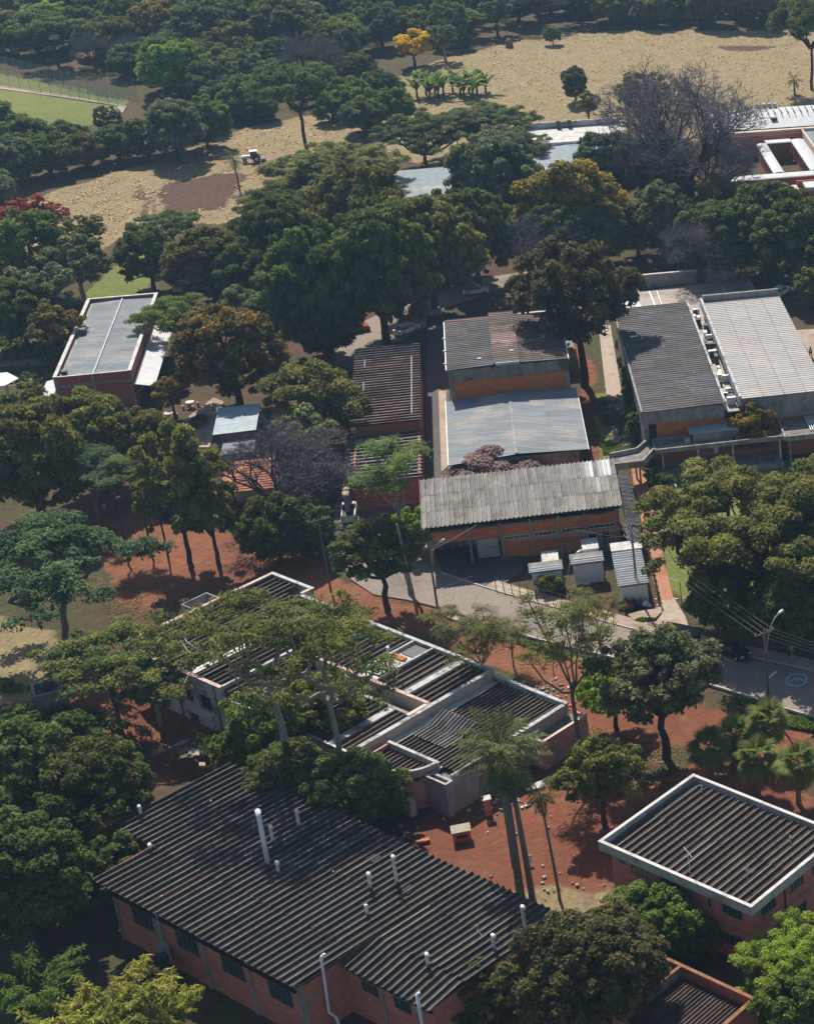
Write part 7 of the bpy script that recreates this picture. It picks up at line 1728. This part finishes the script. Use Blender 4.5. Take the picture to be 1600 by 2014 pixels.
# tractor in the field
e = empty('tractor', (*(-154.68, 382.50), 0), math.radians(200), 'white cab tractor with red frame working on the dry field', 'tractor'); e.scale = (.85, .85, .85)
mb = MB(); mb.box(.2, 2.2, -.42, .42, .9, 1.65); mb.box(2.0, 2.35, -.38, .38, .8, 1.5); mb.obj('bonnet', 'paint_white', e)
mb = MB(); mb.box(-1.3, .35, -.75, .75, .75, 1.5); mb.obj('chassis', 'car_red', e)
mb = MB(); mb.box(-1.2, .3, -.72, .72, 1.5, 2.55); mb.obj('cab_windows', 'glass_dark', e)
mb = MB(); mb.box(-1.35, .45, -.85, .85, 2.55, 2.72); mb.obj('cab_roof', 'paint_white', e)
for x, s, r_, w in ((-1.0, 1, .85, .45), (-1.0, -1, .85, .45), (1.7, 1, .5, .32), (1.7, -1, .5, .32)):
    mb = MB(); mb.tube([(x, s * .8, r_), (x, s * (.8 + w), r_)], r_, 16); wv = mb.obj('wheel', 'rubber', e, True)
    mb = MB(); mb.tube([(x, s * (.8 + w * .5), r_), (x, s * (.84 + w), r_)], r_ * .5, 12); mb.obj('rim', 'paint_white', wv, True)
mb = MB(); mb.box(-3.0, -1.9, -1.2, 1.2, .3, .8); mb.tube([(-1.9, 0, .6), (-1.2, 0, .8)], .08, 5); mb.obj('implement', 'metal_dark', e)
# dumpsters at the kerb
def dumpster(p, rz, label, lid, body='metal_rust'):
    e = empty('dumpster', (p[0], p[1], .17), rz, label, 'dumpster')
    mb = MB(); v = [(-1.1, -.6, .2), (1.1, -.6, .2), (1.1, .6, .2), (-1.1, .6, .2), (-1.35, -.8, 1.25), (1.35, -.8, 1.25), (1.35, .8, 1.25), (-1.35, .8, 1.25)]
    mb.v = v; mb.f = [(3, 2, 1, 0), (0, 1, 5, 4), (1, 2, 6, 5), (2, 3, 7, 6), (3, 0, 4, 7)]; mb.obj('bin_body', body, e)
    mb = MB(); mb.v = [(-1.4, -.85, 1.26), (1.4, -.85, 1.26), (1.4, .85, 1.42), (-1.4, .85, 1.42), (-1.4, -.85, 1.3), (1.4, -.85, 1.3), (1.4, .85, 1.46), (-1.4, .85, 1.46)]
    mb.f = [(3, 2, 1, 0), (4, 5, 6, 7), (0, 1, 5, 4), (1, 2, 6, 5), (2, 3, 7, 6), (3, 0, 4, 7)]; mb.obj('lid', lid, e)
    for x in (-.9, .9):
        for y in (-.45, .45): mb = MB(); mb.tube([(x, y - .05, .1), (x, y + .05, .1)], .1, 8); mb.obj('wheel', 'rubber', e)
dumpster((-38.32, 188.40), math.radians(-20), 'rust-lidded dumpster at the kerb, left of two', 'metal_rust', 'metal_dark')
dumpster((-36.73, 187.72), math.radians(-20), 'black-lidded dumpster at the kerb, right of two', 'metal_dark', 'metal_dark')
# road sign
e = empty('road_sign', (*(-24.70, 183.03), 0), math.radians(-35), 'small red square road sign on a thin post across the shaded road', 'sign')
mb = MB(); mb.tube([(0, 0, 0), (0, 0, 2.5)], .045, 6); mb.obj('post', 'metal_grey', e)
mb = MB(); mb.box(-.36, .36, -.03, 0, 1.75, 2.5); pl = mb.obj('plate', 'sign_red', e)
mb = MB(); mb.box(-.24, .24, -.04, -.031, 1.86, 2.39); mb.obj('plate_face', 'wall_cream', pl)
mb = MB(); mb.box(-.17, .17, -.048, -.041, 2.2, 2.3); mb.box(-.17, .17, -.048, -.041, 1.95, 2.05); mb.obj('symbol', 'sign_red', pl)
# round stone tables with stools
def stone_table(p, label, sc=1.0, top='stone_table'):
    e = empty('stone_table', (*p, 0), .3, label, 'table', 'round stone tables with stools'); e.scale = (sc, sc, sc)
    mb = MB(); mb.prism([(.62 * math.cos(t * PI / 8), .62 * math.sin(t * PI / 8)) for t in range(16)], .72, .80); mb.obj('table_top', top, e)
    mb = MB(); mb.tube([(0, 0, -.1), (0, 0, .4), (0, 0, .72)], [.2, .14, .2], 10); mb.obj('pedestal', 'wall_cream', e, True)
    for k in range(4):
        a = k * PI / 2 + .4; x, y = 1.05 * math.cos(a), 1.05 * math.sin(a); mb = MB(); mb.tube([(x, y, -.1), (x, y, .36), (x, y, .44)], [.16, .17, .2], 10); mb.obj('stool', 'wall_cream', e, True)
for u, l in (((-118.38, 255.35), 'round stone table with stools nearest the small shed'), ((-119.85, 251.29), 'round stone table with stools under the crooked tree'), ((-100.04, 219.68), 'round stone table with stools on the lawn below the pavilion'), ((-94.07, 216.79), 'round stone table with stools beside the dark trunk')):
    stone_table(u, l, 1.0)
# teal concrete box at left
e = empty('water_box', (*(-102.03, 174.70), 0), .5, 'open teal-lined concrete box on dry grass at left', 'box')
mb = MB()
for a in ((-1.5, 1.5, -1.4, -1.2), (-1.5, 1.5, 1.2, 1.4), (-1.5, -1.3, -1.2, 1.2), (1.3, 1.5, -1.2, 1.2)): mb.box(*a, -.1, 2.1)
mb.obj('walls', 'concrete', e)
mb = MB(); mb.box(-1.29, 1.29, -1.19, 1.19, 1.2, 1.3); mb.obj('inner_floor', 'teal_paint', e)
mb = MB(); mb.tube([(-.2, .2, 1.3), (-.2, .2, 2.3), (-.2, .2, 2.7)], [.5, .5, .3], 10); mb.obj('drum', 'metal_dark', e, True)
mb = MB(); mb.box(-1.62, 1.62, -1.52, -1.41, 2.0, 2.1); mb.box(-1.62, 1.62, 1.41, 1.52, 2.0, 2.1); mb.obj('rim', 'concrete', e)
# orange block, loose slab, pillar, fridge, board in the yard
e = empty('orange_kiosk', (*(-52.55, 150.75), 0), .35, 'broken orange brick block with pale top in the dirt yard', 'block')
mb = MB(); mb.box(-.8, .8, -.6, .6, -.1, 1.0); mb.box(-.8, .8, -.62, -.6, .1, .2); mb.obj('block', 'orange_brick', e)
mb = MB(); mb.box(-.9, .9, -.7, .7, 1.0, 1.1); mb.obj('top_slab', 'timber', e)
mb = MB(); mb.box(-.5, .5, -.63, -.601, .35, .7); mb.obj('opening', 'void_dark', e)
e = empty('loose_slab', (*(-55.98, 150.10), 0), .5, 'small orange slab lying on the sandy earth', 'slab'); mb = MB(); mb.box(-.55, .55, -.25, .25, 0, .22); mb.obj('slab', 'orange_brick', e)
e = empty('brick_pillar', (*(-51.03, 154.74), 0), .4, 'short brick pillar with pale cap among the rubble', 'pillar')
mb = MB(); mb.box(-.32, .32, -.32, .32, -.1, 1.7); mb.obj('shaft', 'brick_red', e); mb = MB(); mb.box(-.42, .42, -.42, .42, 1.7, 1.82); mb.obj('cap', 'concrete_pale', e)
e = empty('discarded_fridge', (*(-58.44, 154.57), 0), -.55, 'discarded pale fridge standing by the pink curved wall', 'fridge')
mb = MB(); mb.box(-.5, .5, -.35, .35, 0, 1.9); mb.obj('cabinet', 'wall_white', e); mb = MB(); mb.box(-.47, .47, -.4, -.352, .05, 1.2); mb.obj('door', 'wall_white', e); mb = MB(); mb.box(-.47, .47, -.4, -.352, 1.25, 1.87); mb.obj('door', 'wall_white', e)
mb = MB(); mb.prism([(.16 * math.cos(t * PI / 5), .16 * math.sin(t * PI / 5)) for t in range(10)], -.02, .02); o = mb.obj('badge', 'glass_dark', e); o.rotation_euler = (PI / 2, 0, 0); o.location = (0, -.42, .6)
e = empty('leaning_board', (*(-45.22, 146.44), 0), .2, 'white square board leaning against the second palm trunk', 'board'); mb = MB(); mb.box(-.33, .33, -.04, .04, .2, .95); o = mb.obj('board', 'paint_white', e); o.rotation_euler = (-.35, 0, 0)
e = empty('barrel', (*(-58.51, 151.40), 0), 0, 'rusty barrel with orange rim in the shade by the workshop', 'barrel'); mb = MB(); mb.tube([(0, 0, 0), (0, 0, .9)], .34, 12); mb.obj('drum', 'metal_dark', e, True); mb = MB(); mb.tube([(0, 0, .86), (0, 0, .95)], .37, 12); mb.obj('rim', 'metal_rust', e, True)
e = empty('white_sheet', (*(-47.62, 159.24), 0), .5, 'white panel lying on the rubble right of the palms', 'panel'); mb = MB(); mb.box(-1.0, 1.0, -.5, .5, .12, .17); o = mb.obj('panel', 'concrete_pale', e); o.rotation_euler = (.12, .05, 0)
e = empty('water_tank', (*(-77.52, 215.51), 0), 0, 'small blue water drum glimpsed between the bright leaves', 'drum'); mb = MB(); mb.tube([(0, 0, 0), (0, 0, 1.2)], .45, 12); mb.obj('drum', 'tank_blue', e, True)
e = empty('termite_mound', (*(-127.48, 486.93), 0), 0, 'small red-brown mound alone in the dry field', 'mound'); mb = MB(); mb.tube([(0, 0, -.2), (.1, 0, .8), (0, .1, 1.6), (0, 0, 2.1)], [1.0, .95, .75, .3], 9); mb.obj('mound', 'metal_rust', e, True)
# rubble: countable slabs as things, the rest as stuff
rr = random.Random(3)
def bits(name, label, cat, cen, n, spread, smin, smax, mats, group=None, stuff=True):
    mb = {m_: MB() for m_ in mats}
    for k in range(n):
        x = cen[0] + rr.gauss(0, spread[0]); y = cen[1] + rr.gauss(0, spread[1]); s = rr.uniform(smin, smax); a = rr.uniform(0, PI); t = rr.uniform(.02, .12)
        c_, s_ = math.cos(a), math.sin(a); w = s * rr.uniform(.35, .9)
        mb[rr.choice(mats)].prism(ccw([(x + c_ * s, y + s_ * s), (x - s_ * w, y + c_ * w), (x - c_ * s * .9, y - s_ * s), (x + s_ * w * .8, y - c_ * w * .8)]), -.12, -.06 + t * .6 + s * rr.random() * .25)
    e = empty(name, (0, 0, 0), 0, label, cat, group); e['kind'] = 'stuff'
    for m_, b_ in mb.items():
        if b_.f: o = b_.obj('bits', m_, e); o['kind'] = 'stuff'
bits('rubble', 'scattered rubble and white scraps beside the pink building', 'rubble', (-50.31, 156.88), 90, (2.6, 2.2), .08, .28, ['concrete_pale', 'paint_white', 'concrete', 'timber'])
bits('rubble', 'grey branches and scraps around the palm bases', 'rubble', (-43.01, 143.90), 20, (2.6, 1.2), .06, .3, ['timber', 'concrete'])
bits('rubble', 'white rubble heap on the terracotta path', 'rubble', (-40.82, 198.16), 30, (.7, .6), .1, .3, ['paint_white', 'concrete_pale'])
bits('rubble', 'rubble along the back wall of the derelict building', 'rubble', (-50.70, 177.79), 60, (2.2, 1.2), .08, .3, ['concrete_pale', 'concrete', 'sheet_grey'])
bits('rubble', 'pale stones beside the path along the dark-roofed hall', 'rubble', (-59.27, 266.98), 60, (1.0, 6.0), .1, .3, ['concrete_pale', 'concrete', 'paint_white'])
bits('rubble', 'grey debris in the shade at the workshop back corner', 'rubble', (-60.22, 150.18), 70, (2.0, 1.2), .12, .4, ['concrete', 'concrete_dirty', 'sheet_grey'])
bits('rubble', 'orange broken bricks at the pink annex corner', 'rubble', (-47.07, 173.99), 40, (.9, .9), .08, .22, ['orange_brick'])
bits('rubble', 'stones along the terracotta path edge', 'rubble', (-44.21, 211.33), 40, (1.2, 8.0), .1, .3, ['brick_red', 'concrete'])
bits('fallen_timber', 'broken beams in front of the derelict white wall', 'timber', (-83.83, 165.42), 26, (2.2, 1.2), .2, 1.1, ['timber', 'wood_dark', 'concrete'])
for k, (u, s, m_, l) in enumerate((((-45.77, 195.71), .55, 'trash_blue', 'dark blue refuse bag, leftmost of the heap by the right-hand hut'), ((-45.21, 196.20), .6, 'trash_red', 'dark red refuse bag in the heap by the right-hand hut'), ((-44.59, 195.35), .55, 'trash_red', 'front red refuse bag in the heap by the right-hand hut'), ((-44.41, 196.32), .5, 'trash_blue', 'blue-black refuse bag behind the red ones'), ((-43.66, 196.08), .5, 'metal_dark', 'black refuse bag at the right of the heap'), ((-42.95, 196.08), .45, 'paint_white', 'white refuse bag right of the heap'), ((-42.54, 195.71), .35, 'concrete_pale', 'small pale refuse bag at the end of the heap'))):
    e = empty('refuse_bag', (*u, .16), rr.uniform(0, 3), l, 'refuse bag', 'refuse heap by the hut'); mb = MB()
    mb.tube([(0, 0, 0), (.05, 0, s * .35), (0, .04, s * .8), (.02, 0, s * 1.15), (0, 0, s * 1.35)], [s * .8, s * .98, s * .75, s * .22, s * .3], 9); mb.obj('bag', m_, e, True)
# person on the paved yard
def skin_mesh(name, joints, edges, radii, mat, parent):
    me = bpy.data.meshes.new(name); me.from_pydata(joints, edges, []); o = link(name, me, parent)
    md = o.modifiers.new('skin', 'SKIN'); o.modifiers.new('sub', 'SUBSURF').levels = 1
    for i, r_ in enumerate(radii): me.skin_vertices[0].data[i].radius = (r_, r_) if not isinstance(r_, tuple) else r_
    me.skin_vertices[0].data[0].use_root = True
    dg = bpy.context.evaluated_depsgraph_get(); em = bpy.data.meshes.new_from_object(o.evaluated_get(dg)); o.modifiers.clear(); o.data = em
    em.materials.clear(); em.materials.append(MAT[mat]); em.polygons.foreach_set('use_smooth', [True] * len(em.polygons)); return o
e = empty('person', (*(-31.41, 274.38), .06), math.radians(150), 'person in pale shirt and dark trousers walking on the paved yard', 'person')
J = [(0, 0, .95), (0, 0, 1.2), (0, 0, 1.42), (0, .01, 1.52), (0, .03, 1.64), (0, .02, 1.74), (.19, 0, 1.40), (.25, -.05, 1.14), (.26, .08, .90), (.27, .13, .80), (-.19, 0, 1.40), (-.25, .06, 1.14), (-.27, .0, .90), (-.27, -.02, .80), (.1, 0, .90), (.11, .14, .50), (.11, .10, .10), (.11, .24, .05), (-.1, 0, .90), (-.11, -.06, .50), (-.11, -.26, .14), (-.11, -.16, .05)]
E_ = [(0, 1), (1, 2), (2, 3), (3, 4), (4, 5), (2, 6), (6, 7), (7, 8), (8, 9), (2, 10), (10, 11), (11, 12), (12, 13), (0, 14), (14, 15), (15, 16), (16, 17), (0, 18), (18, 19), (19, 20), (20, 21)]
skin_mesh('body', J, E_, [.13, .14, .13, .055, .10, .085, .06, .045, .035, .03, .06, .045, .035, .03, .085, .06, .04, .04, .085, .06, .04, .04], 'skin', e)
skin_mesh('shirt', [J[0], J[1], J[2], J[6], (.22, -.03, 1.2), J[10], (-.22, .03, 1.2)], [(0, 1), (1, 2), (2, 3), (3, 4), (2, 5), (5, 6)], [.155, .165, .15, .08, .065, .08, .065], 'cloth_light', e)
skin_mesh('trousers', [J[0], J[14], J[15], J[16], J[18], J[19], J[20]], [(0, 1), (1, 2), (2, 3), (0, 4), (4, 5), (5, 6)], [.15, .105, .08, .07, .105, .08, .07], 'cloth_dark', e)
mb = MB(); mb.tube([(0, .0, 1.62), (0, .0, 1.70), (0, .01, 1.79), (0, .01, 1.83)], [.105, .115, .09, .03], 10); mb.obj('hair', 'hair', e, True)

# ------------------------------------------------------------------ haze
mb = MB(); mb.box(-900, 500, -60, 1100, -3, 112)
hz = mb.obj('haze', None); hz['kind'] = 'stuff'
m = bpy.data.materials.new('haze'); m.use_nodes = True; N = m.node_tree.nodes; N.clear()
out = N.new('ShaderNodeOutputMaterial'); pv = N.new('ShaderNodeVolumePrincipled')
pv.inputs['Color'].default_value = (0.42, 0.68, 1.0, 1); pv.inputs['Density'].default_value = 0.00015; pv.inputs['Anisotropy'].default_value = 0.2
m.node_tree.links.new(pv.outputs[0], out.inputs['Volume']); hz.data.materials.append(m)
